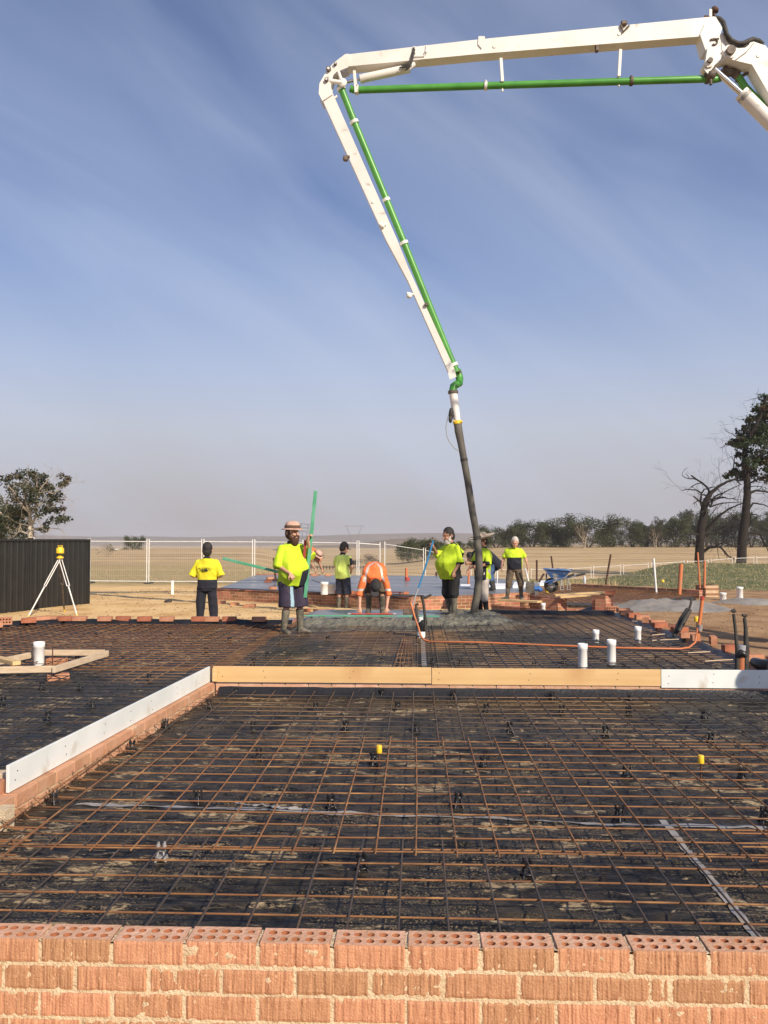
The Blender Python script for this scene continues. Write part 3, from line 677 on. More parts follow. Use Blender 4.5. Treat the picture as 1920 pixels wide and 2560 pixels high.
back_ch = [(105,1720),(200,1722),(193,1652),(310,1652),(230,1766),(120,1800),(8,1762),(373,1700),(285,1612),(70,1600),(425,1590),(633,1660),(515,1630),(720,1655),(668,1640),(1000,1662),(1150,1660),(1335,1668),(1410,1655),(820,1600),(1190,1570),(1310,1600),(1480,1625),(1640,1650),(1700,1680),(1255,1588),(950,1640),(575,1602),(700,1608),(240,1590),(840,1652),(1080,1655),(1240,1640),(1560,1672),(1100,1600),(1420,1560)]
chair_rows(back_ch, [(1695, 1900, 'behind the long white board'), (1650, 1695, 'in the rear bay row behind the yellow boards'), (1620, 1650, 'in the second rear bay row behind the boards'), (1580, 1620, 'in the rear bay row beside the pipe stubs'), (1500, 1580, 'in the rear bay row nearest the fresh concrete')], 6, ZU-.075, 'bar chairs in the rear bay')

# ------------------------------------------------------------------ boards and the brick ledge
def board(name, label, p0, p1, zb, zt, th, m, nails=True, seed=0):
    """board whose face runs from p0 to p1; thickness goes to the far side"""
    p0 = V((p0[0], p0[1], 0)); p1 = V((p1[0], p1[1], 0)); d = (p1-p0); L = d.length
    root = thing(name, label, 'form board', (p0.x, p0.y, 0), math.atan2(d.y, d.x))
    mb = MB(); mb.bbox((L/2, th/2, (zb+zt)/2), (L, th, zt-zb), b=.002); mb.obj('plank', m, root)
    R = rnd(seed)
    if nails:
        x = .08
        while x < L-.05:
            for zz in (.3, .7): mb = MB(); mb.lathe([(.006, -.002), (.005, .001)], (x+R.uniform(-.02, .02), 0, zb+(zt-zb)*(zz+R.uniform(-.08, .08))), 8, R=Matrix.Rotation(PI/2, 3, 'X')); mb.obj('nail', 'steel', root)
            x += R.choice((.45, .6, .9))
    return root
TZ, BZ = .23, .072
a = G(23, 1914, TZ); b = G(519, 1670, TZ)
pw0, pw1 = V((a.x, a.y, 0)), V((b.x, 8.50, 0)); XW = pw0.x
board('form_board', 'long white painted form board along the brick ledge, its near end cut raw', pw0, pw1, BZ, TZ, .02, 'white_board', seed=1)
YT = 8.50
xb = AY(1652, 1680, YT).x; xm = AY(1078, 1680, YT).x
board('form_board', 'yellow form board joining the end of the long white board, water stained', (pw1.x+.03, YT), (xm, YT), BZ-.002, TZ+.002, .025, 'yellow_timber', seed=2)
board('form_board', 'yellow form board reaching to the short white one', (xm+.006, YT+.002), (xb, YT+.002), BZ-.012, TZ-.004, .025, 'yellow_timber', seed=3)
board('form_board', 'short white form board with a mud smeared face in line with the yellow ones', (xb+.003, YT-.002), (5.2, YT-.02), BZ-.028, TZ-.003, .022, 'white_board', seed=4)
mb = MB(); mb.bbox((pw1.x+.055, YT-.022, .15), (.045, .035, .135), b=.002); tag(mb.obj('timber_cleat', 'timber'), 'small timber block nailed in the corner of the white and yellow boards', 'block')
# ledge under the white board : two courses, face toward +x, in front the corner returning left
d = (pw1-pw0).normalized(); off = V((d.y, -d.x, 0))*.045
w0 = pw0 - d*.24 + off; w1 = pw1 + off + d*.05
def ledge():
    # wall face on +x side: run p1->p0 so that thickness goes to -x
    mb = MB(); R = rnd(8); L = (w1-w0).length; Rm = Matrix.Rotation(math.atan2(d.y, d.x), 3, 'Z')
    for c in range(2):
        zc = .036-.086*c; x = -(.12 if c % 2 else 0)
        while x < L:
            q0 = max(x, 0); q1 = min(x+.23, L)
            if q1-q0 > .03:
                q = Rm @ V(((q0+q1)/2, .055, 0))+w0; mb.bbox((q.x+R.uniform(-.003, .003), q.y, zc-.008), (q1-q0, .11, .076), Rm, 0, b=.003)
            x += .24
    q = Rm @ V((L/2, .055, 0))+w0; mb.box((q.x, q.y, -.03), (L-.006, .098, .175), Rm, 1)
    for k in range(3):      # return toward the left
        for c in range(2):
            mb.bbox((w0.x-.125-.24*k-(.1 if c else 0), w0.y+.05, .028-.086*c), (.23, .11, .076), None, 0, b=.003)
    mb.box((w0.x-.35, w0.y+.05, -.03), (.85, .098, .168), None, 1)
    return tag(mb.obj('brick_ledge', ['brick_ledge', 'mortar']), 'low salmon brick ledge carrying the long white board', 'brick ledge')
ledge()
brickwall('brick_ledge', 'thin brick course showing below the yellow boards', (pw1.x+.06, YT+.012), (5.2, YT+.012), -.10, BZ-.014, mats=('brick', 'mortar'), cat='brick ledge', seed=4)
mb = MB(); n = 60; vs = []
for i in range(n):
    x = pw1.x+.1+(5.1-pw1.x)*i/(n-1)
    for k, (dy, z) in enumerate(((-.10, -.07), (-.04, -.02+.012*nz3(x, 0, 1, 3)), (-.006, .028+.008*nz3(x, 2, 1, 5)))): vs.append((x, YT+dy+.01*nz3(x, k, 3, 4), z))
mb.add(vs, [(3*i+k, 3*i+3+k, 3*i+4+k, 3*i+1+k) for i in range(n-1) for k in range(2)], 0, True)
tag(mb.obj('plastic_flashing', 'blackplastic'), 'strip of black plastic turned up below the yellow boards', 'plastic flashing')
# bits at the left frame edge behind the white board
a = G(0, 1880, .14)
mb = MB(); mb.bbox((pw0.x-.24, pw0.y+.12, .135), (.45, .09, .05), b=.003); tag(mb.obj('timber_offcut', 'plainwood'), 'pale timber offcut at the near end of the white board', 'timber offcut')

def brick_mesh():
    mb = MB(); L, W, H = .23, .11, .076
    # four plain sides (long way x), holes run through z
    mb.add([(sx*L/2, sy*W/2, sz*H/2) for sz in (-1, 1) for (sx, sy) in ((-1, -1), (1, -1), (1, 1), (-1, 1))], [(0, 1, 5, 4), (1, 2, 6, 5), (2, 3, 7, 6), (3, 0, 4, 7)], 0)
    n = 8
    for sz in (-1, 1):
        z = sz*H/2; m0 = .012; cw = (L-2*m0)/5; y0 = -W/2+.012; ch = (W-.024)/2
        fr = [(-L/2, -W/2), (L/2, -W/2), (L/2, W/2), (-L/2, W/2)]; inn = [(-L/2+m0, y0), (L/2-m0, y0), (L/2-m0, -y0), (-L/2+m0, -y0)]
        mb.add([(p[0], p[1], z) for p in fr+inn], [(0, 1, 5, 4), (1, 2, 6, 5), (2, 3, 7, 6), (3, 0, 4, 7)], 0)
        for ix in range(5):
            for iy in range(2):
                cx = -L/2+m0+cw*(ix+.5); cy = y0+ch*(iy+.5); sq = []; rr = .014
                for j in range(n):
                    a = 2*PI*j/n; ca, sa = math.cos(a), math.sin(a); mm_ = max(abs(ca), abs(sa)); sq.append((cx+ca/mm_*cw/2, cy+sa/mm_*ch/2, z))
                c1 = [(cx+rr*math.cos(2*PI*j/n), cy+rr*math.sin(2*PI*j/n), z) for j in range(n)]
                c2 = [(q[0], q[1], z-sz*.034) for q in c1]
                mb.add(sq+c1, [(j, (j+1) % n, n+(j+1) % n, n+j) for j in range(n)], 0)
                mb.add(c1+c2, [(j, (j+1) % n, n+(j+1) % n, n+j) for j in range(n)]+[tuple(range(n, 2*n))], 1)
    return mb
MT['brick_loose_dark'] = mat('brick_loose_dark', (.28, .09, .05), (.42, .15, .08), rough=.85, scale=7, bump=.3, bscale=60)
bme = [brick_mesh().mesh('loose_brick', ['brick_loose', 'brick_hole']), brick_mesh().mesh('loose_brick', ['brick_loose_dark', 'brick_hole'])]
def brick_at(p, rz=0., rx=0., label='', group=None, R=None, sc_=1.0, i=None):
    o = bpy.data.objects.new('loose_brick', bme[(R or random).randint(0, 1) if i is None else i]); C.objects.link(o)
    o.location = p; o.rotation_euler = (rx, 0, rz); o.scale = (sc_,)*3; return tag(o, label, 'brick', group)
tag(brick_at((pw0.x-.15, pw0.y-.02, .105), .05, 0, i=0), 'salmon brick laid on the ledge corner beside the raw board end', 'brick')
tag(brick_at((G(0, 1885, .1).x-.12, pw0.y+.62, .09), .3, PI/2, i=1), 'brick standing behind the pale timber offcut', 'brick')

# ------------------------------------------------------------------ rear bay edges: wall, upturned plastic, loose bricks
el = [(-9.9, BACKL-2.0), (-6.3, BACKL), (-2.2, BACKL)]
bent_wall('brick_wall', 'low brick edge of the rear bay along the sand', el, -.30, ZU+.03, seed=21)
bent_wall('brick_wall', 'low brick edge of the rear bay beside the brown dirt', [(XR+.11+.04, 8.2), (XR+.11-.02, BACKR)][::1], -.30, ZU+.03, seed=22)
bent_wall('brick_wall', 'low brick edge closing the rear bay behind the fresh concrete', [(-2.2, BACKL+.0), (-2.2, BACKR), (XR+.1, BACKR)], -.30, ZU+.0, seed=23)
def upturn(name, label, pts, zlo, zhi, seed, side):
    mb = MB(); R = rnd(seed); vs = []; cnt = 0
    for k in range(len(pts)-1):
        a = V((*pts[k], 0)); b = V((*pts[k+1], 0)); d_ = (b-a); L = d_.length; d_.normalize(); nrm = V((-d_.y, d_.x, 0))*side
        m = int(L/.09)
        for i in range(m+1):
            c = a+d_*(L*i/m); t_ = c.x*1.0+c.y
            up = .5+.5*noise.noise(V((t_*1.3, seed, 0)))+.35*noise.noise(V((t_*5, seed, 2)))
            for q, (o_, z) in enumerate(((.20, zlo), (.07+.03*nz3(t_, 1, seed, 3), zlo+.05), (.02+.025*nz3(t_, 4, seed, 4), zlo+(zhi-zlo)*.6), (-.02, zhi+.02*up), (-.10, zhi+.01+.05*up*nz3(t_, 7, seed, 2.)))):
                p_ = c+nrm*o_; vs.append((p_.x, p_.y, z))
            cnt += 1
    mb.add(vs, [(5*i+k, 5*i+5+k, 5*i+6+k, 5*i+1+k) for i in range(cnt-1) for k in range(4)], 0, True)
    return tag(mb.obj(name, 'blackplastic'), label, 'plastic flashing')
upturn('plastic_flashing', 'black plastic folded up against the brick edge by the sand', el, ZU-.075, ZU+.055, 3, -1)
upturn('plastic_flashing', 'black plastic folded up against the brick edge by the brown dirt', [(XR, 8.6), (XR-.03, BACKR-.1)], ZU-.075, ZU+.022, 5, 1)
upturn('plastic_flashing', 'black plastic folded up below the stacked brick piers', [(1.2, BACKR-.02), (XR, BACKR-.02)], ZU-.075, ZU+.05, 9, -1)
R = rnd(77)
zb_ = ZU+.03+.045
for (a, b) in ((112, 142), (150, 180), (181, 219), (245, 282), (288, 327), (344, 381), (399, 438), (480, 514), (515, 548), (552, 594), (631, 665)):
    p = AY((a+b)/2, 1550, BACKL+.05); brick_at((p.x, BACKL+.05+R.uniform(-.02, .02), zb_+.003), R.uniform(-.08, .08), 0, 'loose salmon brick number '+ORD[int(sum(q < a for q in (112, 150, 181, 245, 288, 344, 399, 480, 515, 552, 631)))]+' along the sand edge counted from the tripod', 'bricks along the sand edge', R, 1.06)
for (px, k) in ((94, 1), (72, 2), (55, 3)):
    p = AY(px, 1556, BACKL-.0-.35*k*.55); brick_at((p.x, BACKL+.07-.10*k-.1*(k == 3), zb_+.003), .5+R.uniform(-.1, .1), 0, 'loose brick, '+ORD[k]+' after the bend on the slanting sand edge', 'bricks on the slanting sand edge', R, 1.06)
p = AY(20, 1562, 13.9); brick_at((p.x, 13.75, zb_+.04), .42, PI/2, 'brick on its side with two rows of core holes showing at the slanting sand edge', None, R, 1.15, 0)
p = AY(-18, 1570, 13.4); brick_at((p.x, 13.45, zb_+.003), .5, 0, 'last loose brick of the slanting sand edge, cut by the picture edge', 'bricks on the slanting sand edge', R, 1.1)
RB = [(1547,1526,.1),(1560,1532,.1),(1572,1538,.2),(1592,1543,.0),(1597,1550,1.2),(1622,1556,.1),(1645,1563,.2),(1660,1570,1.3),(1668,1574,.1),(1697,1588,.0),(1735,1594,1.4),(1771,1604,-.3),(1805,1620,.0),(1832,1632,1.5),(1868,1644,.05),(1892,1650,.0)]
for i, (px, py, rz) in enumerate(RB):
    zc = zb_; p = G(px, py, zc); x = XR+.12+.06*R.uniform(-1, 1) if i < 15 else XR+.3
    if i in (11,): brick_at((x, p.y, zb_+.02), PI/2-.2, PI/2, 'brick on its side showing core holes by the tall orange pipe', None, R, 1.05, 0)
    else: brick_at((x, p.y, zb_+.003), rz+R.uniform(-.1, .1), 0, ORD[i]+' loose brick of the dirt edge counted from the brick piers', 'bricks along the dirt edge', R, 1.05)

# ------------------------------------------------------------------ fresh concrete
def conc_h(x, y):
    f = sst(13.75+.35*fbm(x*1.5, 2.)+.55*sst(.7, 1.6, x), 14.95+.2*fbm(x*2, 5.), y)**.8
    l = sst(-2.35-.25*fbm(y*1.4, 8.), -1.95, x); r_ = sst(2.05+.45*fbm(y*1.2, 1.), 1.3, x)
    e = f*l*r_; rough = 1-sst(14.9, 15.15, y)*sst(1.2, .3, x)
    if x > .45: rough = 1
    z = ZU-.10 + .165*e
    n_ = fbm(x*8, y*8, 0, 5)*.05+fbm(x*2.5, y*2.5, 4, 3)*.035
    return z + n_*e*rough + (.004*fbm(x*3, y*3) if rough < .5 else 0)
mb = MB(); xs_ = lin(-2.6, 2.7, 330); ys_ = lin(13.4, BACKR, 230); vs = [(x, y, conc_h(x, y)) for y in ys_ for x in xs_]; nx = len(xs_)
for j in range(len(ys_)-1):
    for i in range(nx-1):
        x, y = xs_[i], ys_[j]; sm_ = y > 15.05+.05*fbm(x*2, 1.) and x < .3+.25*fbm(y*3, 2.)
        mb.f.append((j*nx+i, j*nx+i+1, (j+1)*nx+i+1, (j+1)*nx+i)); mb.m.append(1 if sm_ else 0); mb.s.append(True)
mb.v = vs
tag(mb.obj('fresh_concrete', ['wetconc', 'smoothconc']), 'grey wet concrete being poured over the mesh, smooth behind and lumpy in front', 'concrete')
a = G(600+150, 1537, ZU+.115); b = G(1190, 1537, ZU+.115)
mb = MB(); mb.beam((G(752, 1540, .165).x, 14.95, .158), (G(985, 1540, .165).x, 14.95, .158), .05, .022, b=.003)
tag(mb.obj('screed_rail', 'alu_green'), 'pale green screed rail bedded in the concrete under the orange shirted man', 'screed rail')
mb = MB(); mb.beam((G(992, 1540, .165).x, 14.98, .155), (G(1098, 1540, .165).x, 14.98, .155), .04, .02, b=.003)
tag(mb.obj('screed_rail', 'alu_green'), 'short pale green rail in the lumpy concrete by the black lagged pipes', 'screed rail')

# ------------------------------------------------------------------ rear slab with its brick wall
SZ = .05
sp = [G(548, 1470, SZ), G(1030, 1491, SZ), G(1185, 1487, SZ), G(1335, 1478, SZ), G(1350, 1458, SZ), G(1190, 1440, SZ), G(640, 1437.5, SZ)]
mb = MB(); k = len(sp); mb.add([(p.x, p.y, SZ) for p in sp]+[(p.x, p.y, -.6) for p in sp], [tuple(range(k))]+[(i, i+k, (i+1) % k+k, (i+1) % k) for i in range(k)])
tag(mb.obj('concrete_slab', 'slab'), 'large wet bluish grey slab behind the low brick wall', 'concrete slab')
def off2(p, q, d_):  # shift segment toward camera
    v = (V((q.x, q.y, 0))-V((p.x, p.y, 0))).normalized(); return V((v.y, -v.x, 0))*d_
wl = [sp[0]+V((-.1, -.1, 0)), sp[1]+V((-.02, -.13, 0)), sp[2]+V((0, -.13, 0)), sp[3]+V((0, -.13, 0))]
bent_wall('brick_wall', 'brown brick wall fronting the rear slab, three to four courses high', [(p.x, p.y) for p in wl], -.32, SZ+.0, thick=.12, seed=31)
bent_wall('brick_wall', 'thin brick edge along the far side of the rear slab', [(G(640, 1437, SZ).x, G(640, 1437, SZ).y+.05), (G(800, 1438, SZ).x, G(800, 1438, SZ).y+.05)], -.5, SZ+.05, thick=.12, seed=33)
mb = MB(); n = 80; vs = []
for i in range(n):
    t_ = i/(n-1); p = sp[0].lerp(sp[1], t_)
    for q, (o_, z) in enumerate(((.16, SZ+.006), (-.06, SZ+.008+.012*nz3(t_*30, 1)), (-.16-.03*nz3(t_*24, 4), SZ-.04-.03*nz3(t_*17, 3)))): vs.append((p.x+o_*.6, p.y+o_*.8, z))
mb.add(vs, [(3*i+k_, 3*i+3+k_, 3*i+4+k_, 3*i+1+k_) for i in range(n-1) for k_ in range(2)], 0, True)
tag(mb.obj('plastic_flashing', 'blackplastic'), 'black plastic edge hanging over the brown wall of the rear slab', 'plastic flashing')
# bricks lying on / by the rear slab
for ib, (px, py, z, n_, rz) in enumerate(((682,1474,SZ,1,.2),(820,1482,SZ,1,-.2),(843,1484,SZ,1,.3),(880,1485,SZ,1,.1),(1010,1487,SZ,1,.4),(1012,1487,SZ,0,0),(674,1450,SZ,1,.1),(676,1448,SZ+.08,1,.4),(690,1452,SZ,1,-.3),(670,1456,SZ,1,.2),(786,1440,SZ,1,0),(820,1440,SZ,1,.2))):
    if n_: p = G(px, py, z); brick_at((p.x, p.y, z+.045), rz, 0, ['brick on the brown wall end of the rear slab rim', 'brick on the slab rim by the white pipe', 'brick on the slab rim right next to the white pipe', 'brick on the slab rim beside the man in navy shorts', 'brick on the slab rim near the red screed bar end', '', 'lower brick of the small heap at the slab corner', 'upper brick of the small heap at the slab corner', 'far brick of the small heap at the slab corner', 'near brick of the small heap at the slab corner', 'brick on the far slab rim behind the bent worker', 'brick on the far slab rim by the man in navy shorts'][ib], 'bricks on the rear slab rim', R, 1.05)
for ib, (px, py, rz) in enumerate(((554,1500,.3),(587,1503,.1),(620,1508,-.2),(628,1507,.4),(795,1523,.1),(820,1524,.05),(870,1524,-.05),(942,1524,.1),(1190,1528,.1),(1247,1528,.05),(1300,1528,.0),(765,1520,.1))):
    p = G(px, py, -.2); p2 = (p.x, max(p.y, BACKR+.35), ground_h(p.x, p.y)+.045) if px > 700 else (p.x, p.y, ground_h(p.x, p.y)+.04)
    brick_at(p2, rz, 0, ['brick on the sand at the brown wall corner', 'second brick on the sand along the brown wall', 'left one of two bricks touching on the sand', 'right one of two bricks touching on the sand', 'brick at the wall foot by the upright green screed', 'brick at the wall foot in front of the navy shorts man', 'brick at the wall foot between navy shorts man and bending man', 'brick at the wall foot past the bending man', 'brick at the wall foot behind the heavy man', 'brick at the wall foot just past the rubber hose', 'brick at the wall foot below the weathered plank', 'half hidden brick behind the boots of the bearded man'][ib], 'bricks before the rear slab', R, 1.05)

def pipe(name, label, p, zb, zt, r, m='pvc', collar=True, tilt=(0, 0), parts=True, n=20, group=None):
    root = thing(name, label, 'pipe', (p[0], p[1], zb), group=group); root.rotation_euler = (tilt[0], tilt[1], 0)
    h = zt-zb; mb = MB(); mb.lathe([(r, 0), (r, h-.07), (r*1.09, h-.065), (r*1.09, h), (r*.94, h), (r*.93, h-.03)], n=n); mb.obj('tube', m, root)
    if collar: mb = MB(); mb.lathe([(r*1.03, .0), (r*1.05, .045), (r*1.02, .05)], n=n); mb.obj('collar', 'greycollar', root)
    return root
for (px, pyt, pyb, r, lab) in ((1457, 1610, 1674, .052, 'tallest white pipe stub, standing hard behind the yellow board'), (1529, 1600, 1659, .052, 'white pipe stub between the tallest one and the dirt edge, grey collar at its foot'),
                     (1490, 1575, 1604, .044, 'short white pipe stub in front of the brick piers, farther from the yellow board'), (1595, 1567, 1605, .046, 'white pipe stub nearest the loose bricks of the dirt edge')):
    p = G(px, pyb, ZU-.03); D = (p-EYE).length; zt = G(px, pyb, ZU-.03).z + (pyb-pyt)/F*p.y*1.0
    pipe('pvc_pipe', lab, p, ZU-.05, zt, r)
p = G(97, 1668, -.02); pipe('pvc_pipe', 'white pipe stub standing inside the timber box', p, -.02, -.02+62/F*p.y*1.03, .062, collar=False)
for (px, pyt, pyb, z, r, lab) in ((1358, 1508, 1526, -.1, .05, 'stubby white pipe against the brick pier'), (1808, 1482, 1502, -.35, .09, 'stubby white pipe past the end of the corner pier'), (1850, 1468, 1503, -.35, .09, 'taller white pipe leaning on the dust heap'),
                          (811, 1455, 1486, SZ, .1, 'white pipe upright on the rear slab by the wall'), (830, 1458, 1484, SZ, .11, 'short wide white pipe on the rear slab rim')):
    p = G(px, pyb, z); pipe('pvc_pipe', lab, p, z, z+(pyt and (pyb-pyt)/F*p.y), r, collar=False)
# timber box
rt = thing('timber_box', 'pale timber box frame around the white pipe stub in the mesh', 'timber frame')
zt_, hb = ZU+.10, .072
def bx_beam(a, b, w_=.035):
    mb = MB(); p = G(*a, zt_); q = G(*b, zt_); mb.beam((p.x, p.y, zt_-hb/2), (q.x, q.y, zt_-hb/2), w_, hb, b=.003); mb.obj('rail', 'plainwood', rt)
bx_beam((-60, 1668), (134, 1664)); bx_beam((134, 1666), (269, 1626)); bx_beam((108, 1624.5), (262, 1624.5)); bx_beam((-30, 1652), (100, 1626)); 
mb = MB(); p = G(-30, 1640, zt_+.03); q = G(42, 1658, zt_+.03); mb.beam(p, q, .09, .045, b=.003); tag(mb.obj('timber_offcut', 'timber'), 'sawn timber offcut lying across the corner of the timber box', 'timber offcut')
for (px, a, b, lab) in ((131, 1616, 1668, 'thin steel rod standing at the front corner of the timber box'), (258, 1588, 1630, 'thin steel rod standing at the rear corner of the timber box')):
    p = G(px, b, ZU); mb = MB(); h = (b-a)/F*p.y; mb.tube([(0, 0, -.06), (0, 0, h*.5), (0, 0, h)], .007, 6); tag(mb.obj('steel_rod', 'stake', None, (p.x, p.y, ZU)), lab, 'rod')
tag(brick_at((G(120, 1655, ZU).x, G(120, 1655, ZU).y+.25, ZU-.03), 0, 0, i=0), 'orange brick lying inside the timber box', 'brick')
tag(brick_at((G(145, 1684, ZU).x, G(145, 1684, ZU).y, ZU-.04), .5, 0, i=0), 'half buried orange brick in front of the timber box', 'brick')
# yellow capped rods
for (px, pt, z, lab) in ((948, 1868, 0, 'yellow capped rod among the rusty mesh near the middle of the front bay'), (1753, 1896, 0, 'yellow capped rod on the dirt side of the front bay')):
    p = G(px, pt+52, -.05); root = thing('capped_rod', lab, 'marker rod', (p.x, p.y, -.06)); D = p.y
    mb = MB(); mb.tube([(0, 0, 0), (0, 0, .15)], .006, 8); mb.obj('rod', 'stake', root)
    mb = MB(); mb.lathe([(.019, .115), (.020, .12), (.0195, .165), (.017, .168)], n=18); mb.obj('cap', 'yellow', root)
def small_cap_rod(px, pt, pb, z, lab, r=.03):
    p = G(px, pb, z); root = thing('capped_rod', lab, 'marker rod', (p.x, p.y, z)); h = (pb-pt)/F*p.y
    mb = MB(); mb.tube([(0, 0, 0), (0, 0, h-.02)], .006, 6); mb.obj('rod', 'stake', root)
    mb = MB(); mb.lathe([(r, h-.06), (r*1.02, h-.05), (r, h+.01), (r*.9, h+.015)], n=14); mb.obj('cap', 'yellow', root)
small_cap_rod(1742, 1545, 1600, ZU, 'yellow capped rod taped to the tall orange pipe', .035)
small_cap_rod(1368, 1476, 1484, -.1, 'small yellow cap on a rod near the wheelbarrow', .05)
small_cap_rod(1657, 1451, 1484, -.2, 'small yellow cap on a thin rod before the turf mound', .05)

# ------------------------------------------------------------------ conduit + lagged pipe stands
zc = ZU+.035
mb = MB()
pts = [AY(1026, 1505, 12.05), AY(1036, 1540, 12.0), AY(1046, 1568, 11.9), AY(1052, 1590, 11.8), G(1060, 1600, zc), G(1075, 1604, zc), G(1200, 1606, zc), G(1400, 1614, zc), G(1560, 1620, zc), G(1700, 1622, zc), G(1722, 1619, zc)]
e = AY(1738, 1606, pts[-1].y+.1)
pts += [e, AY(1741, 1590, e.y+.05), AY(1743, 1570, e.y+.05)]
mb.tube(pts, .0135, 12); cd = mb.obj('conduit', 'orange'); tag(cd, 'orange electrical conduit bent across the mesh and rising at both ends', 'conduit')
mb = MB(); yy = e.y+.12
mb.tube([AY(1743, 1600, yy), AY(1748, 1560, yy), AY(1754, 1515, yy), AY(1756, 1494, yy)], .024, 12, 0); mb.tube([AY(1755.3, 1500, yy), AY(1756.2, 1491, yy)], .027, 12, 1)
mb.tube([AY(1749, 1578, yy-.03), AY(1751, 1562, yy-.03)], .034, 8, 2)
tag(mb.obj('orange_pipe', ['orangetall', 'red', 'tape']), 'tall orange pipe with red top rising from the dirt edge bricks', 'pipe')
# stand near concrete
st = thing('pipe_stand', 'white pipe stub bundled with black lagged water pipes beside the fresh concrete', 'pipe bundle', (0, 0, 0))
YS = G(1050, 1590, ZU).y
p = AY(1052, 1592, YS); b0 = V((p.x, YS, ZU-.05))
def A(px, py, Y=YS): return AY(px, py, Y)
mb = MB(); mb.tube([A(1053, 1594), A(1052, 1542)], .064, 16); mb.obj('tube', 'pvc', st)
mb = MB(); mb.tube([A(1052.5, 1578), A(1053, 1570), A(1056, 1556), A(1058, 1549)], [.068, .078, .078, .070], 10); mb.tube([A(1050, 1598), A(1050, 1588)], .07, 10); mb.obj('black_wrap', 'blackplastic', st)
mb = MB(); mb.tube([A(1044, 1578, YS-.06), A(1043, 1545, YS-.06), A(1040, 1520, YS-.06), A(1040, 1512, YS-.05), A(1046, 1510, YS-.05)], .017, 8); mb.obj('lagged_pipe', 'rubber', st)
mb = MB(); mb.tube([A(1063, 1575, YS-.06), A(1063, 1545, YS-.06), A(1059, 1510, YS-.06), A(1054, 1488, YS-.06)], .021, 8); mb.obj('lagged_pipe', 'rubber', st)
mb = MB(); mb.tube([A(1052, 1494, YS-.05), A(1062, 1494, YS-.05), A(1070, 1491, YS-.05), A(1078, 1486.5, YS-.05)], [.012, .016, .018, .016], 8); mb.obj('lagged_branch', 'rubber', st)
mb = MB(); q = [A(1032, 1535, YS-.08), A(1029, 1551, YS-.08), A(1048, 1553, YS-.08), A(1049, 1541, YS-.04)]; mb.add(q+[v+V((0, .03, 0)) for v in q], [(0, 1, 2, 3), (7, 6, 5, 4), (0, 4, 5, 1), (1, 5, 6, 2), (2, 6, 7, 3), (3, 7, 4, 0)]); mb.obj('black_flap', 'blackplastic', st)
mb = MB(); mb.tube([A(1047, 1596, YS-.08), A(1052, 1590, YS-.1)], .012, 6); mb.obj('pipe_end', 'pvc', st)
# leaning black foam on the dirt edge
rt = thing('lagged_pipe', 'split black foam lagging leaning over the dirt edge bricks', 'pipe')
y0 = G(1680, 1588, .1).y
mb = MB(); mb.tube([A(1684, 1592, y0), A(1695, 1572, y0+.05), A(1707, 1548, y0+.15), A(1720, 1524, y0+.25)], [.025, .05, .055, .04], 9); mb.tube([A(1697, 1578, y0-.05), A(1712, 1548, y0+.05), A(1725, 1526, y0+.2)], [.03, .035, .03], 8); mb.obj('foam_sleeve', 'rubber', rt)
mb = MB(); mb.tube([A(1722, 1526, y0+.25), A(1727, 1510, y0+.27), A(1729, 1497, y0+.3)], .018, 8); mb.obj('inner_pipe', 'rubber', rt)
# big stand at right edge
YB = 9.05
rt = thing('pipe_stand', 'orange pipe with grey cap strapped between two tall black lagged pipes', 'pipe bundle')
mb = MB(); mb.tube([A(1853, 1690, YB), A(1854, 1632, YB)], .052, 16); mb.obj('orange_tube', 'orange', rt)
mb = MB(); mb.tube([A(1853.5, 1626, YB), A(1853.5, 1612, YB)], .06, 16); mb.obj('grey_cap', 'greycollar', rt)
mb = MB(); mb.tube([A(1843, 1690, YB-.03), A(1843, 1625, YB-.03), A(1839, 1580, YB), A(1834, 1535, YB)], [.024, .022, .016, .016], 10); mb.tube([A(1829, 1529, YB), A(1835, 1525, YB), A(1837, 1531, YB)], .02, 8); mb.obj('lagged_pipe', 'rubber', rt)
mb = MB(); mb.tube([A(1864, 1690, YB-.03), A(1866, 1620, YB-.03), A(1864, 1570, YB), A(1861, 1545, YB)], [.03, .03, .02, .018], 10); mb.tube([A(1856, 1537, YB), A(1862, 1541, YB), A(1866, 1538, YB)], .016, 8); mb.obj('lagged_pipe', 'rubber', rt)
mb = MB(); mb.tube([A(1848, 1638, YB-.04), A(1854, 1631, YB-.07), A(1862, 1637, YB-.04)], .035, 8); mb.tube([A(1840, 1645, YB), A(1866, 1636, YB)], .03, 8); mb.obj('black_strap', 'blackplastic', rt)
mb = MB(); mb.tube([A(1885, 1655, YB+.2), A(1905, 1664, YB), A(1930, 1668, YB-.1)], [.05, .07, .08], 10); tag(mb.obj('plastic_roll', 'blackplastic'), 'crumpled roll of black plastic beyond the last dirt edge brick', 'plastic roll')
# starter rods poking through the edge
for i, (a, b) in enumerate((((1580, 1553), (1612, 1553)), ((1600, 1572), (1628, 1575)), ((1630, 1588), (1662, 1585)), ((1630, 1601), (1697, 1598)), ((1720, 1632), (1775, 1629)), ((1762, 1653), (1832, 1649)))):
    p = G(*a, ZU+.04); q = G(*b, ZU+.05); mb = MB(); mb.tube([p, q], .007, 6); tag(mb.obj('starter_rod', 'plainwood'), ORD[i]+' pale rod from the piers lying over the dirt edge mesh', 'rod', 'rods along the dirt edge')

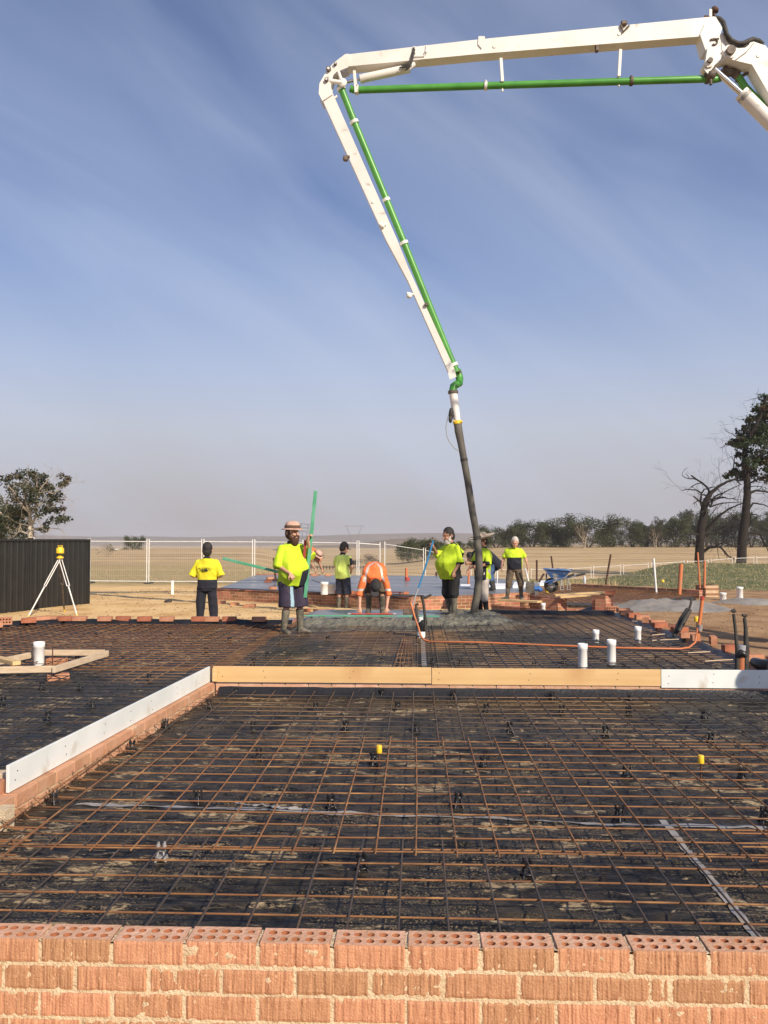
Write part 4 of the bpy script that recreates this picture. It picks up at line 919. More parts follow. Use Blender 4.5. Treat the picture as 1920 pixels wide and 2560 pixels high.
# ------------------------------------------------------------------ brick piers, planks
def pier(label, pc, a1, L, W, zb, zt, seed):
    return bent_wall('brick_pier', label, [(pc.x, pc.y), (pc.x+math.cos(a1)*L, pc.y+math.sin(a1)*L)], zb, zt, thick=W, seed=seed, cat='brick pier')
GZ = -.34
def seg(pxa, pxb, yb, label, zt, W=.35, skew=0., seed=1, za=GZ):
    a = G(pxa, yb, za); b = AY(pxb, yb, a.y+skew); return bent_wall('brick_pier', label, [(a.x, a.y), (b.x, b.y)], za-.02, zt, thick=W, seed=seed, cat='brick pier')
Yp = G(1400, 1524, -.25).y
def seg2(pxa, pxb, Ya, Yb2, zt, label, W, seed): a = AY(pxa, 1500, Ya); b = AY(pxb, 1500, Yb2); return bent_wall('brick_pier', label, [(a.x, a.y), (b.x, b.y)], -.36, zt, thick=W, seed=seed, cat='brick pier')
seg2(1353, 1394, 19.6, 19.15, .17, 'stepped brick pier holding one end of the two planks', .1, 1)
seg2(1395, 1417, 19.15, 19.5, .165, 'short sunlit brick return closing the stepped pier', .45, 2)
seg2(1417, 1486, 19.0, 19.0, -.02, 'low course of bricks between the two plank piers', .2, 3)
seg2(1488, 1516, 18.9, 18.8, .2, 'taller brick pier holding the other plank end', .35, 4)
seg2(1514, 1535, 18.8, 19.1, .28, 'sunlit side of the taller pier with bricks on edge on top', .35, 5)
seg2(1228, 1352, 19.9, 18.6, -.02, 'low shaded brick wall under the white haired man', .12, 6)
seg2(1303, 1323, 21.6, 21.8, .10, 'small sunlit brick pier behind the white haired man', .2, 7)
seg2(1324, 1400, 21.8, 20.9, .08, 'shaded brick wall in front of the wheelbarrow', .12, 8)
seg2(1265, 1300, 20.9, 20.9, .06, 'sunlit brick stub by the boots of the white haired man', .12, 9)
def plank(label, a, b, Ya, Yb_, w_=.22, t_=.045, m='timber'):
    p = AY(*a, Ya); q = AY(*b, Yb_); mb = MB(); mb.beam(p, q, w_, t_, b=.004); return tag(mb.obj('plank', m), label, 'plank')
plank('pale plank bridging the two brick piers, upper one', (1385, 1488), (1508, 1481), 19.35, 19.5)
plank('pale plank bridging the two brick piers, lower one nearer the mesh', (1398, 1493), (1506, 1485), 19.1, 19.2)
plank('weathered plank under the boot of the white haired man', (1250, 1500), (1350, 1504.5), 19.9, 19.3, .25)
for i in range(5):
    p = AY(1517+i*4, 1483, 18.95); brick_at((p.x, 18.95, .28+.06), PI/2-.2, 0, ORD[i]+' brick on edge from the left on top of the taller pier', 'bricks on edge on the pier', R, .9, 1)
p = AY(1502, 1521, 18.3); brick_at((p.x, 17.3, .0+.1), .0, PI/2, 'brick propped upright with ten core holes facing the camera', None, R, 1.15, 0)
p = AY(1435, 1521, 17.4); brick_at((p.x, 17.35, -.0), .0, 0, 'brick lying at the foot of the low course between the piers', None, R, 1.1, 1)
mb = MB(); q = [AY(1450, 1526, 17.0), AY(1478, 1516, 17.1), AY(1484, 1533, 16.8), AY(1455, 1531, 16.8)]; mb.add(q+[v+V((0, .1, -.01)) for v in q], [(0, 1, 2, 3), (7, 6, 5, 4), (0, 4, 5, 1), (1, 5, 6, 2), (2, 6, 7, 3), (3, 7, 4, 0)]); tag(mb.obj('plastic_flap', 'blackplastic'), 'flap of black plastic lifted in front of the low brick course', 'plastic flashing')
# third slab bay : mesh bed and its brick kerb
bed = [G(1300, 1505, -.2), G(1545, 1512, -.2), G(1740, 1492, -.2), G(1700, 1478, -.2), G(1430, 1463, -.2), G(1340, 1475, -.2)]
mb = MB(); k = len(bed); mb.add([(p.x, p.y, -.24) for p in bed]+[(p.x, p.y, -.5) for p in bed], [tuple(range(k))]+[(i, i+k, (i+1) % k+k, (i+1) % k) for i in range(k)])
tag(mb.obj('plastic_sheet', 'membrane'), 'muddy black sheet of the bay between the piers and the turf mound', 'plastic sheet')
def inpoly(x, y):
    c = False
    for i in range(k):
        a, b = bed[i], bed[(i+1) % k]
        if (a.y > y) != (b.y > y) and x < (b.x-a.x)*(y-a.y)/(b.y-a.y)+a.x: c = not c
    return c
mb = MB()
ymin = min(p.y for p in bed); ymax = max(p.y for p in bed); xmin = min(p.x for p in bed); xmax = max(p.x for p in bed)
def runs(f, a, b, n=160):
    cur = None; outp = []
    for q in lin(a, b, n):
        if f(q):
            cur = [q, q] if cur is None else [cur[0], q]
        elif cur: outp.append(cur); cur = None
    if cur: outp.append(cur)
    return outp
y = ymin
while y < ymax:
    for (a, b) in runs(lambda q: inpoly(q, y), xmin, xmax):
        if b-a > .3: mb.tube([(a, y, -.17), (b, y, -.17)], .006, 4)
    y += .2
x = xmin
while x < xmax:
    for (a, b) in runs(lambda q: inpoly(x, q), ymin, ymax):
        if b-a > .3: mb.tube([(x, a, -.16), (x, b, -.16)], .006, 4)
    x += .2
tag(mb.obj('mesh_sheet', 'rust'), 'rusty mesh sheet in the bay between the piers and the turf mound', 'steel mesh')
kb = [G(1428, 1460, -.08), G(1748, 1474, -.05)]
bent_wall('brick_wall', 'long brown brick kerb at the foot of the turf mound', [(kb[0].x, kb[0].y), (kb[1].x, kb[1].y)], -.5, -.06, thick=.2, seed=41)
ya = G(1763, 1495, -.4).y
a = AY(1746, 1490, ya+.5); b = AY(1764, 1490, ya); c = AY(1797, 1490, ya+.25)
bent_wall('brick_pier', 'brick corner pier ending the long kerb below the turf mound', [(a.x, a.y), (b.x, b.y), (c.x, c.y)], -.45, .02, thick=.45, cat='brick pier', seed=42)
# dust heap
def dust_h(x, y):
    c = G(1660, 1522, -.3); dx = (x-c.x)/2.2; dy = (y-c.y-.3)/(1.5)
    c2 = G(1850, 1502, -.3); ex = (x-c2.x)/1.3; ey = (y-c2.y+.6)/.8
    return ZG-.10 + .28*max(0, 1-dx*dx-dy*dy)**.8*(1+.35*fbm(x*1.4, y*1.4)) + .22*max(0, 1-ex*ex-ey*ey) + .02*fbm(x*5, y*5)
c = G(1660, 1515, -.3)
tag(heightgrid('gravel', lin(c.x-3, c.x+6.5, 120), lin(c.y-2.3, c.y+4.8, 90), dust_h, 'dust'), 'low heap of grey crusher dust spread over the brown dirt', 'gravel', kind='stuff')

# ------------------------------------------------------------------ stakes
def stake(label, a, b, Y, r=.02, m='stake', cat='stake', name='stake'):
    mb = MB(); mb.tube([AY(*a, Y), AY((a[0]+b[0])/2, (a[1]+b[1])/2, Y), AY(*b, Y)], r, 8); return tag(mb.obj(name, m), label, cat)
stake('rusty leaning stake at the end of the string line, clear of the wheelbarrow', (1514, 1462), (1527, 1386), 30, .035)
stake('white leaning pole in front of the turf mound', (1641, 1484), (1634, 1396), 27, .035, 'pvc', 'pole', 'pole')
stake('thick orange pipe leaning in front of the turf mound', (1698, 1487), (1703, 1410), 26, .065, 'orangetall', 'pipe', 'orange_pipe')
stake('tall pinkish stake behind the brick corner pier', (1750, 1470), (1744, 1381), 27, .03, 'orangetall')
stake('orange stake standing on the brick corner pier', (1761, 1470), (1762, 1402), 26, .04, 'orangetall')
stake('tall dark stake just behind the shovel', (1342, 1452), (1342, 1400), 26, .03)
stake('dark stake rising from behind the wheelbarrow tray', (1382, 1420), (1378, 1390), 30, .03)
stake('short dark stake leaning toward the wheelbarrow wheel', (1347, 1456), (1360, 1434), 25, .03)
stake('short dark stake in the dry grass behind the man with the blue pole', (1091, 1443), (1091, 1430), 34, .04)
stake('dark stake behind the bearded man, tip bare', (689, 1446), (684, 1395), 30, .035)
stake('orange marker rod upright on the rear slab, red and white base', (1016, 1455), (1016, 1420), 30, .05, 'orangetall', 'marker', 'slab_marker')
stake('orange marker rod beside the wide straw hat man', (1171, 1460), (1173, 1418), 28, .035, 'orangetall', 'marker', 'slab_marker')
stake('short pair of thin white pipe legs in the rear slab', (1243, 1460), (1243, 1424), 28, .018, 'pvc', 'pipe', 'thin_pipe')
mb = MB(); mb.tube([AY(1527, 1438, 30), AY(1700, 1440, 28), AY(1960, 1455, 24)], .006, 4); tag(mb.obj('string_line', 'string'), 'pale string line stretched across the turf mound', 'string')
mb = MB(); mb.tube([AY(1158, 1405, 26), AY(1183, 1416, 24)], .006, 4); tag(mb.obj('string_line', 'string'), 'short string line beside the man with the blue pole', 'string')
# white peg left
p = G(431, 1485, -.34); mb = MB(); mb.bbox((0, 0, .22), (.09, .05, .52), b=.012); tag(mb.obj('white_peg', 'pvc', None, (p.x, p.y, -.36)), 'stubby white peg standing in the sand', 'peg')
# debris in sand
R = rnd(9)
for i, (px, py) in enumerate(((420, 1503), (560, 1497), (600, 1502))):
    p = G(px, py, -.3); mb = MB(); mb.ell((0, 0, .02), (.12, .07, .05)); mb.ell((.06, .02, .04), (.06, .06, .05)); tag(mb.obj('clod', 'rubber' if i == 0 else 'brick_loose', None, (p.x, p.y, ground_h(p.x, p.y))), ['dark crumpled scrap lying on the sand past the tripod', 'reddish clod near the brown wall corner', 'reddish clod further along the brown wall'][i], 'scrap')
p = G(410, 1501, -.3)
mb = MB()
for i in range(2600):
    x = R.uniform(-11, -1.6); y = 15+R.random()*19; s_ = R.uniform(.006, .03); z = ground_h(x, y)
    mb.box((x, y, z), (s_*1.6, s_, s_), Matrix.Rotation(R.uniform(0, 3), 3, 'Z'))
for i in range(2600):
    x = R.uniform(4.2, 14); y = 8+R.random()*18; s_ = R.uniform(.006, .028); z = ground_h(x, y)
    mb.box((x, y, z), (s_*1.6, s_, s_), Matrix.Rotation(R.uniform(0, 3), 3, 'Z'))
MT['pebble'] = mat('pebble', (.42, .30, .18), (.25, .17, .1), rough=.95, scale=3, island=.35)
tag(mb.obj('pebbles', 'pebble'), 'small clods and pebbles strewn over the sand and dirt', 'pebbles', kind='stuff')

# ------------------------------------------------------------------ people
def fuse(mb, name, mats, parent, voxel=.011, it=3, fn=None, wr=0., wf=9., seed=0.):
    me = mb.mesh('tmp', mats[0]); o = bpy.data.objects.new('tmp', me); C.objects.link(o)
    m = o.modifiers.new('r', 'REMESH'); m.mode = 'VOXEL'; m.voxel_size = voxel; m.use_smooth_shade = True
    if it: s_ = o.modifiers.new('s', 'SMOOTH'); s_.factor = .5; s_.iterations = it
    dg = bpy.context.evaluated_depsgraph_get(); ev = o.evaluated_get(dg); nm = bpy.data.meshes.new_from_object(ev); nm.name = name
    bpy.data.objects.remove(o); bpy.data.meshes.remove(me)
    nm.materials.clear()
    for q in mats: nm.materials.append(MT[q])
    if wr:
        ns = [v.normal.copy() for v in nm.vertices]
        for v, n_ in zip(nm.vertices, ns):
            c = v.co; a = 1-abs(noise.noise(V((c.x*wf, c.y*wf, c.z*wf*.7+seed))))*2; b = noise.noise(V((c.x*3, c.y*3, c.z*3+seed+7)))
            v.co = c + n_*(wr*(a*.9+b*1.1))
    if fn:
        for p in nm.polygons: p.material_index = fn(p.center, p.normal)
    nm.polygons.foreach_set('use_smooth', [True]*len(nm.polygons)); nm.update()
    o = bpy.data.objects.new(name, nm); C.objects.link(o); o.parent = parent; return o
def person(label, loc, rz, P, sk='skin', shirt=None, pants=None, boots='boot', scale=1., seed=0, girth=1., belly=0., hair=None, beard=None, hat=None, short=False, shaft=.36, voxel=.011):
    root = thing('person', label, 'person', loc, rz); root.scale = (scale,)*3
    D_ = dict(pel=(0, 0, .93), wai=(0, -.01, 1.08), che=(0, .0, 1.30), nek=(0, .015, 1.47), head=(0, -.02, 1.645), hrot=(0, 0, 0),
             hipL=(.095, 0, .90), hipR=(-.095, 0, .90), kneL=(.11, -.03, .50), kneR=(-.11, -.03, .50), ankL=(.12, .02, .09), ankR=(-.12, .02, .09), toeL=(.04, -1, 0), toeR=(-.04, -1, 0),
             shoL=(.182, .01, 1.385), shoR=(-.182, .01, 1.385), elbL=(.25, .04, 1.14), elbR=(-.25, .04, 1.14), wriL=(.26, -.06, .90), wriR=(-.26, -.06, .90), hanL=(0, -.1, -1), hanR=(0, -.1, -1), palL=(-1, 0, 0), palR=(1, 0, 0), curl=.35)
    D_.update(P); p = {k: (V(v) if isinstance(v, tuple) else v) for k, v in D_.items()}
    def frame(i, pts):
        t = (pts[min(i+1, len(pts)-1)]-pts[max(i-1, 0)]).normalized(); return t
    hx = (p['hipL']-p['hipR']).normalized(); sx = (p['shoL']-p['shoR']).normalized()
    spine = [p['pel']-(p['wai']-p['pel'])*.55, p['pel'], p['wai'], p['che'], p['nek']]
    def torso(mb, k, add=0., lo=0, drop=0., bel=0.):
        dims = [(.150, .105), (.168, .118), (.152*girth, .112*girth), (.178*girth, .122*girth), (.072, .070)]; secs = []
        for i in range(lo, 5):
            t = frame(i, spine); x = hx.lerp(sx, i/4.).normalized(); y = t.cross(x).normalized(); c = spine[i]
            rx, ry = dims[i]; 
            if i == 0 and drop: c = c - t*drop
            ff = -y if y.dot(V((0, -1, 0))) < 0 else y
            if i == 2: c = c + y*(-bel*.55 if (-y).dot(t.cross(x)*-1) > 0 else bel*.55); ry += bel*.5; rx += bel*.3
            if i == 1: c = c + y*(-bel*.42); ry += bel*.4; rx += bel*.25
            if i == 0 and drop: ry += bel*.3+.015; rx += bel*.25+.015
            secs.append((c, x, y, rx*k+add, ry*k+add))
            if i == 3: 
                c2 = spine[3].lerp(spine[4], .42); secs.append((c2, x, y, .172*girth**.5*k+add, .104*k+add)); c2 = spine[3].lerp(spine[4], .74); secs.append((c2, x, y, .128*girth**.4*k+add, .085*k+add))
        fine = []
        for i in range(len(secs)-1):
            A0, A1, A2, A3 = secs[max(i-1, 0)], secs[i], secs[i+1], secs[min(i+2, len(secs)-1)]
            for k_ in range(4):
                t_ = k_/4
                def cr_(a, b, c, d): return (b*2 + (c-a)*t_ + (a*2-b*5+c*4-d)*t_*t_ + (b*3-a-c*3+d)*t_**3)*.5
                fine.append((cr_(A0[0], A1[0], A2[0], A3[0]), cr_(A0[1], A1[1], A2[1], A3[1]), cr_(A0[2], A1[2], A2[2], A3[2]), cr_(A0[3], A1[3], A2[3], A3[3]), cr_(A0[4], A1[4], A2[4], A3[4])))
        fine.append(secs[-1]); mb.loft(fine, n=22)
    def hand(mb, w_, d, pal, sgn):
        d = d.normalized(); pal = (pal-d*pal.dot(d)).normalized(); s_ = d.cross(pal)*sgn
        mb.cap(w_, .026, w_+d*.045, .031); mb.cap(w_+d*.03+s_*.02, .018, w_+d*.085+s_*.026, .016); mb.cap(w_+d*.03-s_*.02, .018, w_+d*.082-s_*.028, .015)
        mb.cap(w_+d*.03, .020, w_+d*.086, .018)
        for k, (o_, l) in enumerate(((.031, .070), (.0105, .080), (-.0105, .076), (-.031, .060))):
            a = w_+d*.085+s_*o_; d1 = (d*math.cos(p['curl'])+pal*math.sin(p['curl'])+s_*o_*1.5).normalized(); b = a+d1*l*.5
            d2 = (d*math.cos(p['curl']*2.4)+pal*math.sin(p['curl']*2.4)).normalized(); c_ = b+d2*l*.5
            mb.cap(a, .0095, b, .009, n=6); mb.cap(b, .009, c_, .0075, n=6)
        a = w_+d*.03+s_*.030; b = a+(d*.6+s_*.75+pal*.25).normalized()*.04; mb.cap(a, .014, b, .011, n=6); mb.cap(b, .011, b+(d*.85+s_*.2+pal*.45).normalized()*.034, .009, n=6)
    body = MB(); torso(body, .88)
    HR = Euler(p['hrot'], 'XYZ').to_matrix()*1.24; hc = p['head']
    def H(x, y, z): return hc+HR @ V((x, y, z))
    body.cap(p['nek']-(p['nek']-p['che'])*.1, .062, H(0, .02, -.06), .054)
    body.ell(H(0, .012, .03), (.074, .093, .098), HR); body.ell(H(0, -.022, -.035), (.062, .072, .078), HR); body.ell(H(0, -.055, -.085), (.034, .034, .026), HR)
    body.cap(H(0, -.093, .018), .010, H(0, -.112, -.022), .015, n=8); body.ell(H(0, -.083, .037), (.050, .014, .010), HR, n=8)
    body.ell(H(0, -.092, -.058), (.022, .010, .008), HR, n=8)
    for s_ in (-1, 1): body.ell(H(s_*.078, .012, -.005), (.010, .02, .032), HR, n=8); body.ell(H(s_*.035, -.078, -.02), (.02, .018, .018), HR, n=8)
    for s_, k in ((1, 'L'), (-1, 'R')):
        sh, el, wr_, hip, kn, an = (p[q+k] for q in ('sho', 'elb', 'wri', 'hip', 'kne', 'ank'))
        body.cap(sh, .058, el, .043); body.cap(el, .043, wr_, .028); fa = el.lerp(wr_, .25); body.ell(fa, (.046, .046, .05), n=8); hand(body, wr_, p['han'+k], p['pal'+k], s_)
        body.cap(hip, .085, kn, .058); body.cap(kn, .056, kn.lerp(an, .3), .058); body.cap(kn.lerp(an, .3), .058, an, .040)
        to = p['toe'+k].normalized(); body.cap(an+V((0, 0, -.045)), .04, an+V((0, 0, -.055))+to*.16, .032)
    fuse(body, 'body', [sk], root, voxel=.0075, it=2)
    for s_ in (-1, 1):
        e_ = MB(); e_.ell(H(s_*.030, -.086, .014), (.0085, .006, .0045), HR, n=8); e_.obj('eye', 'eye', root)
    if shirt:
        mb = MB(); bl = belly; torso(mb, 1.10, .012, 0, shirt.get('drop', .04), bl)
        for s_, k in ((1, 'L'), (-1, 'R')):
            sh, el = p['sho'+k], p['elb'+k]; u = sh.lerp(el, shirt.get('sleeve', .80)); mb.cap(sh+V((0, 0, -.005)), .068*girth**.5, sh.lerp(el, .25), .068); dr_ = (el-sh).normalized(); mb.tube([sh.lerp(el, .08), u-dr_*.02, u+dr_*.045], [.066, .069, .076], 14)
        fuse(mb, 'shirt', shirt['mats'], root, voxel=voxel, it=3, fn=shirt.get('fn'), wr=.017, wf=7, seed=seed)
        cn = p['nek']+(H(0, .02, -.06)-p['nek'])*.25; t = (H(0, .02, -.06)-p['nek']).normalized(); Rc = t.to_track_quat('Z', 'Y').to_matrix()
        mb = MB(); mb.lathe([(.072, -.03), (.070, .0), (.066, .018), (.058, .016), (.058, -.02)], cn, 14, R=Rc); mb.obj('collar', shirt.get('collar', shirt['mats'][-1]), root)
        if 'logo' in shirt: shirt['logo'](root)
    if pants:
        mb = MB(); t = (p['wai']-p['pel']).normalized(); y = t.cross(hx).normalized(); fw = pants.get('w', 1.)
        mb.loft([(p['pel']-t*.10, hx, y, .135*girth, .115*girth), (p['pel']-t*.02, hx, y, .178*girth, .13*girth), (p['pel']+t*.10, hx, y, .160*girth, .118*girth)])
        for k in 'LR':
            hip, kn, an = p['hip'+k], p['kne'+k], p['ank'+k]
            if pants.get('len', 1.) <= 1.:
                e_ = hip.lerp(kn, pants.get('len', 1.)); mb.cap(hip, .105*girth**.6, hip.lerp(e_, .4), .098*fw); dr_ = (kn-hip).normalized(); mb.tube([hip.lerp(e_, .1), hip.lerp(e_, .6), e_+dr_*.075], [.10*fw, .098*fw, .104*fw], 16)
            else:
                e_ = kn.lerp(an, pants['len']-1.); mb.cap(hip, .105*girth**.6, kn, .080*fw); mb.cap(kn, .080*fw, e_, .066*fw)
        fuse(mb, pants.get('name', 'trousers'), pants['mats'], root, voxel=voxel, it=2, fn=pants.get('fn'), wr=.011, wf=7, seed=seed+3)
    for k in 'LR':
        kn, an = p['kne'+k], p['ank'+k]; to = p['toe'+k].normalized(); sd_ = V((-to.y, to.x, 0))
        tp = an + (kn-an).normalized()*shaft*.86; mb = MB()
        mb.tube([an+V((0, 0, -.07)), an+V((0, 0, .03)), an.lerp(tp, .5), tp], [.055, .052, .060, .068], 12)
        z0 = V((0, 0, 1)); b0 = V((an.x, an.y, an.z-.09))
        mb.loft([(b0+z0*.010, to, sd_, .062, .045), (b0+z0*.035, to, sd_, .064, .047), (b0+z0*.08, to, sd_, .056, .045)])
        mb.loft([(b0+to*.02+z0*.055, sd_, z0, .046, .055), (b0+to*.10+z0*.046, sd_, z0, .048, .046), (b0+to*.17+z0*.038, sd_, z0, .047, .036), (b0+to*.215+z0*.03, sd_, z0, .03, .024)])
        fuse(mb, 'boot', [boots], root, voxel=.009, it=2)
    if hair:
        mb = MB(); mb.ell(H(0, .022, .045), (.083, .094, .098), HR, n=14); mb.ell(H(0, .05, -.01), (.076, .066, .09), HR)
        o = fuse(mb, 'hair', [hair], root, voxel=.008, it=1, wr=.003, wf=30); 
        cut = [v.index for v in o.data.vertices if (HR.transposed() @ (v.co-hc)).y < -.045 and (HR.transposed() @ (v.co-hc)).z < .07]
        bm = bmesh.new(); bm.from_mesh(o.data); bm.verts.ensure_lookup_table(); bmesh.ops.delete(bm, geom=[bm.verts[i] for i in cut], context='VERTS'); bm.to_mesh(o.data); bm.free()
    if beard:
        mb = MB(); k = beard[1]; mb.ell(H(0, -.052, -.085-.02*k), (.058, .056, .045+.03*k), HR); mb.ell(H(0, -.03, -.075), (.068, .060, .038), HR)
        for s_ in (-1, 1): mb.cap(H(s_*.068, -.01, -.01), .016, H(s_*.055, -.045, -.06), .03)
        mb.cap(H(-.03, -.094, -.042), .011, H(.03, -.094, -.042), .011)
        fuse(mb, 'beard', [beard[0]], root, voxel=.008, it=1, wr=.004, wf=30)
    if hat: hat(root, H, HR)
    return root
def bucket_hat(root, H, HR):
    mb = MB(); mb.lathe([(.098, .045), (.100, .06), (.094, .10), (.084, .135), (.045, .152), (.004, .156)], H(0, .005, 0)-H(0, 0, 0)+H(0, 0, 0), 20, 0, HR, 1., 1.1)
    mb.lathe([(.142, .038), (.147, .042), (.102, .062), (.098, .055)], H(0, .0, 0), 20, 0, HR, 1., 1.1)
    h = mb.obj('bucket_hat', 'hatpink', root)
    mb = MB(); mb.lathe([(.1015, .058), (.1045, .06), (.099, .098), (.094, .098)], H(0, .005, 0), 20, 0, HR, 1., 1.1); mb.obj('hat_band', 'hatband', h)
def straw_hat(root, H, HR):
    mb = MB(); mb.lathe([(.090, .05), (.092, .08), (.080, .13), (.04, .15), (.003, .152)], H(0, .01, 0), 20, 0, HR, 1, 1.1)
    mb.lathe([(.225, .075), (.228, .08), (.16, .045), (.092, .055), (.088, .05), (.16, .038)], H(0, .01, 0), 24, 0, HR, 1, 1.05); mb.obj('straw_hat', 'straw', root)
def cap(col='capgrey', back=False):
    def f(root, H, HR):
        mb = MB(); mb.ell(H(0, .008, .045), (.088, .106, .092), HR, n=16); s_ = 1 if back else -1
        mb.ell(H(0, s_*.115, .025), (.068, .075, .010), HR @ Matrix.Rotation(.25*s_, 3, 'X'), n=14); mb.ell(H(0, .008, .138), (.012, .012, .006), HR, n=8)
        c = mb.obj('cap', col, root)
    return f
def at(px, pyfeet, z, top):
    p = G(px, pyfeet, z); s_ = (AY(px, top, p.y).z-z)/1.80; return V((p.x, p.y, z)), s_
# 1 man in yellow and navy, back turned, on the sand
def logo(root):
    b = thing  # back print: curved outline, letters, side strokes
    mb = MB()
    def st(a, c, w_=.006): mb.box(((a[0]+c[0])/2, .176*math.sqrt(max(.1, 1-((a[0]+c[0])/2/.225)**2))+.006, (a[1]+c[1])/2), (math.hypot(c[0]-a[0], c[1]-a[1])+.002, .012, w_), Matrix.Rotation(-math.atan2(c[1]-a[1], c[0]-a[0]), 3, 'Y'))
    z = 1.265
    def L_(pts, w_=.007):
        for i in range(len(pts)-1): st((-pts[i][0], z+pts[i][1]), (-pts[i+1][0], z+pts[i+1][1]), w_)
    L_([(-.068, .016), (-.052, -.02), (.052, -.02), (.068, .016)], .009)
    L_([(-.045, .014), (-.045, -.008), (-.028, -.008)], .008)                       # L
    L_([(-.018, -.010), (-.006, .014), (.008, -.010)], .009); L_([(-.014, -.002), (.003, -.002)], .006)   # A
    L_([(.018, -.010), (.018, .014), (.038, .010), (.020, .002), (.040, -.004), (.018, -.009)], .008)  # B
    L_([(-.15, .022), (-.10, .032), (-.03, .034), (.05, .034), (.10, .030), (.13, .016)], .004)
    L_([(-.10, 0), (-.082, .004)]); L_([(-.10, -.022), (-.082, -.018)]); L_([(.088, .006), (.10, .005)]); L_([(.082, -.014), (.102, -.015)])
    L_([(-.05, -.032), (.05, -.032)], .003)
    o = mb.obj('back_print', 'navy', root)
pa = AY(518, 1357, 16.4); p = V((pa.x, 16.4, ground_h(pa.x, 16.4))); s_ = (pa.z-p.z)/1.80
def shirtA(c, n): return 1 if c.z < 1.06 and abs(c.x) < .21 else 0
person('man on the sand with his back turned, yellow and navy shirt with printed back', (p.x, p.y, ground_h(p.x, p.y)), PI+.05,
       dict(elbL=(.29, .04, 1.15), elbR=(-.29, .04, 1.15), wriL=(.20, -.20, 1.10), wriR=(-.20, -.20, 1.10), hanL=(-.7, -.8, .1), hanR=(.7, -.8, .1), ankL=(.15, .02, .09), ankR=(-.15, .02, .09), kneL=(.13, -.02, .5), kneR=(-.13, -.02, .5), hrot=(-.1, 0, .15)),
       'skin', dict(mats=['hivizy', 'navy'], fn=shirtA, sleeve=.9, drop=-.03, logo=logo), dict(mats=['navy'], len=1.9, w=1.08), scale=s_, seed=1, girth=1.1, hair='hairblack', boots='blackboot', shaft=.2)
# 2 bearded man with bucket hat
pB, sB = at(729, 1586, .0, 1308)
def shirtB(c, n): return 1 if (c.z < 1.09 - .35*max(0, .22-c.x) and c.x > .02 and c.z < 1.16) else 0
def shortB(c, n): return 1 if (abs(n.x) > .2 and abs(math.hypot(c.x, 0)-.0) < .06 and n.y < 0) or (c.x > -.045 and c.x < .02 and n.y < 0 and c.z < .86) else 0
def shortB(c, n): return 1 if (-.12 < c.x < -.05 and c.y < .02) else 0
person('bearded man in brown bucket hat and lime shirt gripping a green pole', (pB.x, pB.y, 0.0), math.radians(40),
       dict(elbL=(.26, -.17, 1.27), wriL=(.11, -.30, 1.52), hanL=(.1, -.25, .8), palL=(.7, -.7, 0), elbR=(-.26, -.02, 1.12), wriR=(-.19, -.25, 1.00), hanR=(.35, -.5, -.75), palR=(0, 1, -.3), shoL=(.19, 0, 1.40), hrot=(.02, 0, .05),
            ankL=(.165, .0, .09), kneL=(.14, -.02, .5), ankR=(-.13, .03, .09), toeL=(.35, -1, 0), toeR=(-.05, -1, 0), che=(0, .02, 1.30), curl=.9),
       'skin', dict(mats=['hiviz', 'navy'], fn=shirtB, sleeve=.95, drop=.05), dict(mats=['purple', 'lightblue'], fn=shortB, len=.95, w=1.32, name='shorts'), scale=sB, seed=2, girth=1.1, belly=.12, hair='hairbrown', beard=('hairbrown', 1.), hat=bucket_hat, shaft=.37)
# 3 man with back turned in navy shorts
p, s_ = at(857, 1521, -.32, 1352)
def shirtC(c, n): return 1 if (c.x < -.17 and c.z > 1.17 and c.z < 1.38 and c.y < .06) else 0
person('man seen from behind in pale lime tee and dirty navy shorts by the rear slab', (p.x, p.y, -.36), PI-.45,
       dict(elbL=(.27, -.06, 1.15), elbR=(-.27, -.02, 1.15), wriL=(.12, -.22, 1.02), wriR=(-.13, -.20, .98), hanL=(-.6, -.6, -.3), hanR=(.6, -.6, -.3), hrot=(.35, .0, -.3), head=(0, -.07, 1.64), wai=(0, .03, 1.08)),
       'skin', dict(mats=['hivizp', 'navy'], fn=shirtC, sleeve=.62, drop=-.02), dict(mats=['navydirty'], len=1.0, w=1.12, name='shorts'), scale=s_, seed=3, hair='hairblack', hat=cap('hairblack', False), shaft=.30)
# 4 bending man in orange
bend = dict(pel=(0, .30, .84), wai=(0, .14, .885), che=(0, -.12, .82), nek=(0, -.30, .68), head=(.03, -.43, .57), hrot=(1.15, .15, .15), hipL=(.10, .30, .80), hipR=(-.10, .30, .80), kneL=(.13, .14, .47), kneR=(-.13, .16, .48), ankL=(.14, .24, .09), ankR=(-.14, .24, .09),
            shoL=(.215, -.24, .70), shoR=(-.215, -.24, .70), elbL=(.28, -.26, .43), elbR=(-.28, -.26, .43), wriL=(.25, -.34, .16), wriR=(-.28, -.34, .16), hanL=(-.1, -.4, -1), hanR=(.1, -.4, -1), palL=(0, 1, -.3), palR=(0, 1, -.3), curl=.5)
def shirtD(c, n):
    if abs(c.x) > .165 and c.z < .66: return 1 if .48 < c.z < .525 else 0
    v = abs(abs(c.x)*.9+(c.y+.25)*.55-.13)
    return 1 if v < .022 and n.z > -.2 and c.y < .08 else 0
pD = V((AY(937, 1530, 15.75).x, 15.75, .12))
person('man in orange shirt and charcoal cap bending over to screed the fresh concrete', pD, 0.0, bend, 'skin', dict(mats=['hivizo', 'reflect'], fn=shirtD, sleeve=1.0, drop=0., collar='hivizo'), dict(mats=['khaki'], len=1.0, w=1.05, name='shorts'), scale=.95, seed=4, girth=1.15, hat=cap('capgrey'), hair='hairblack', shaft=.34)
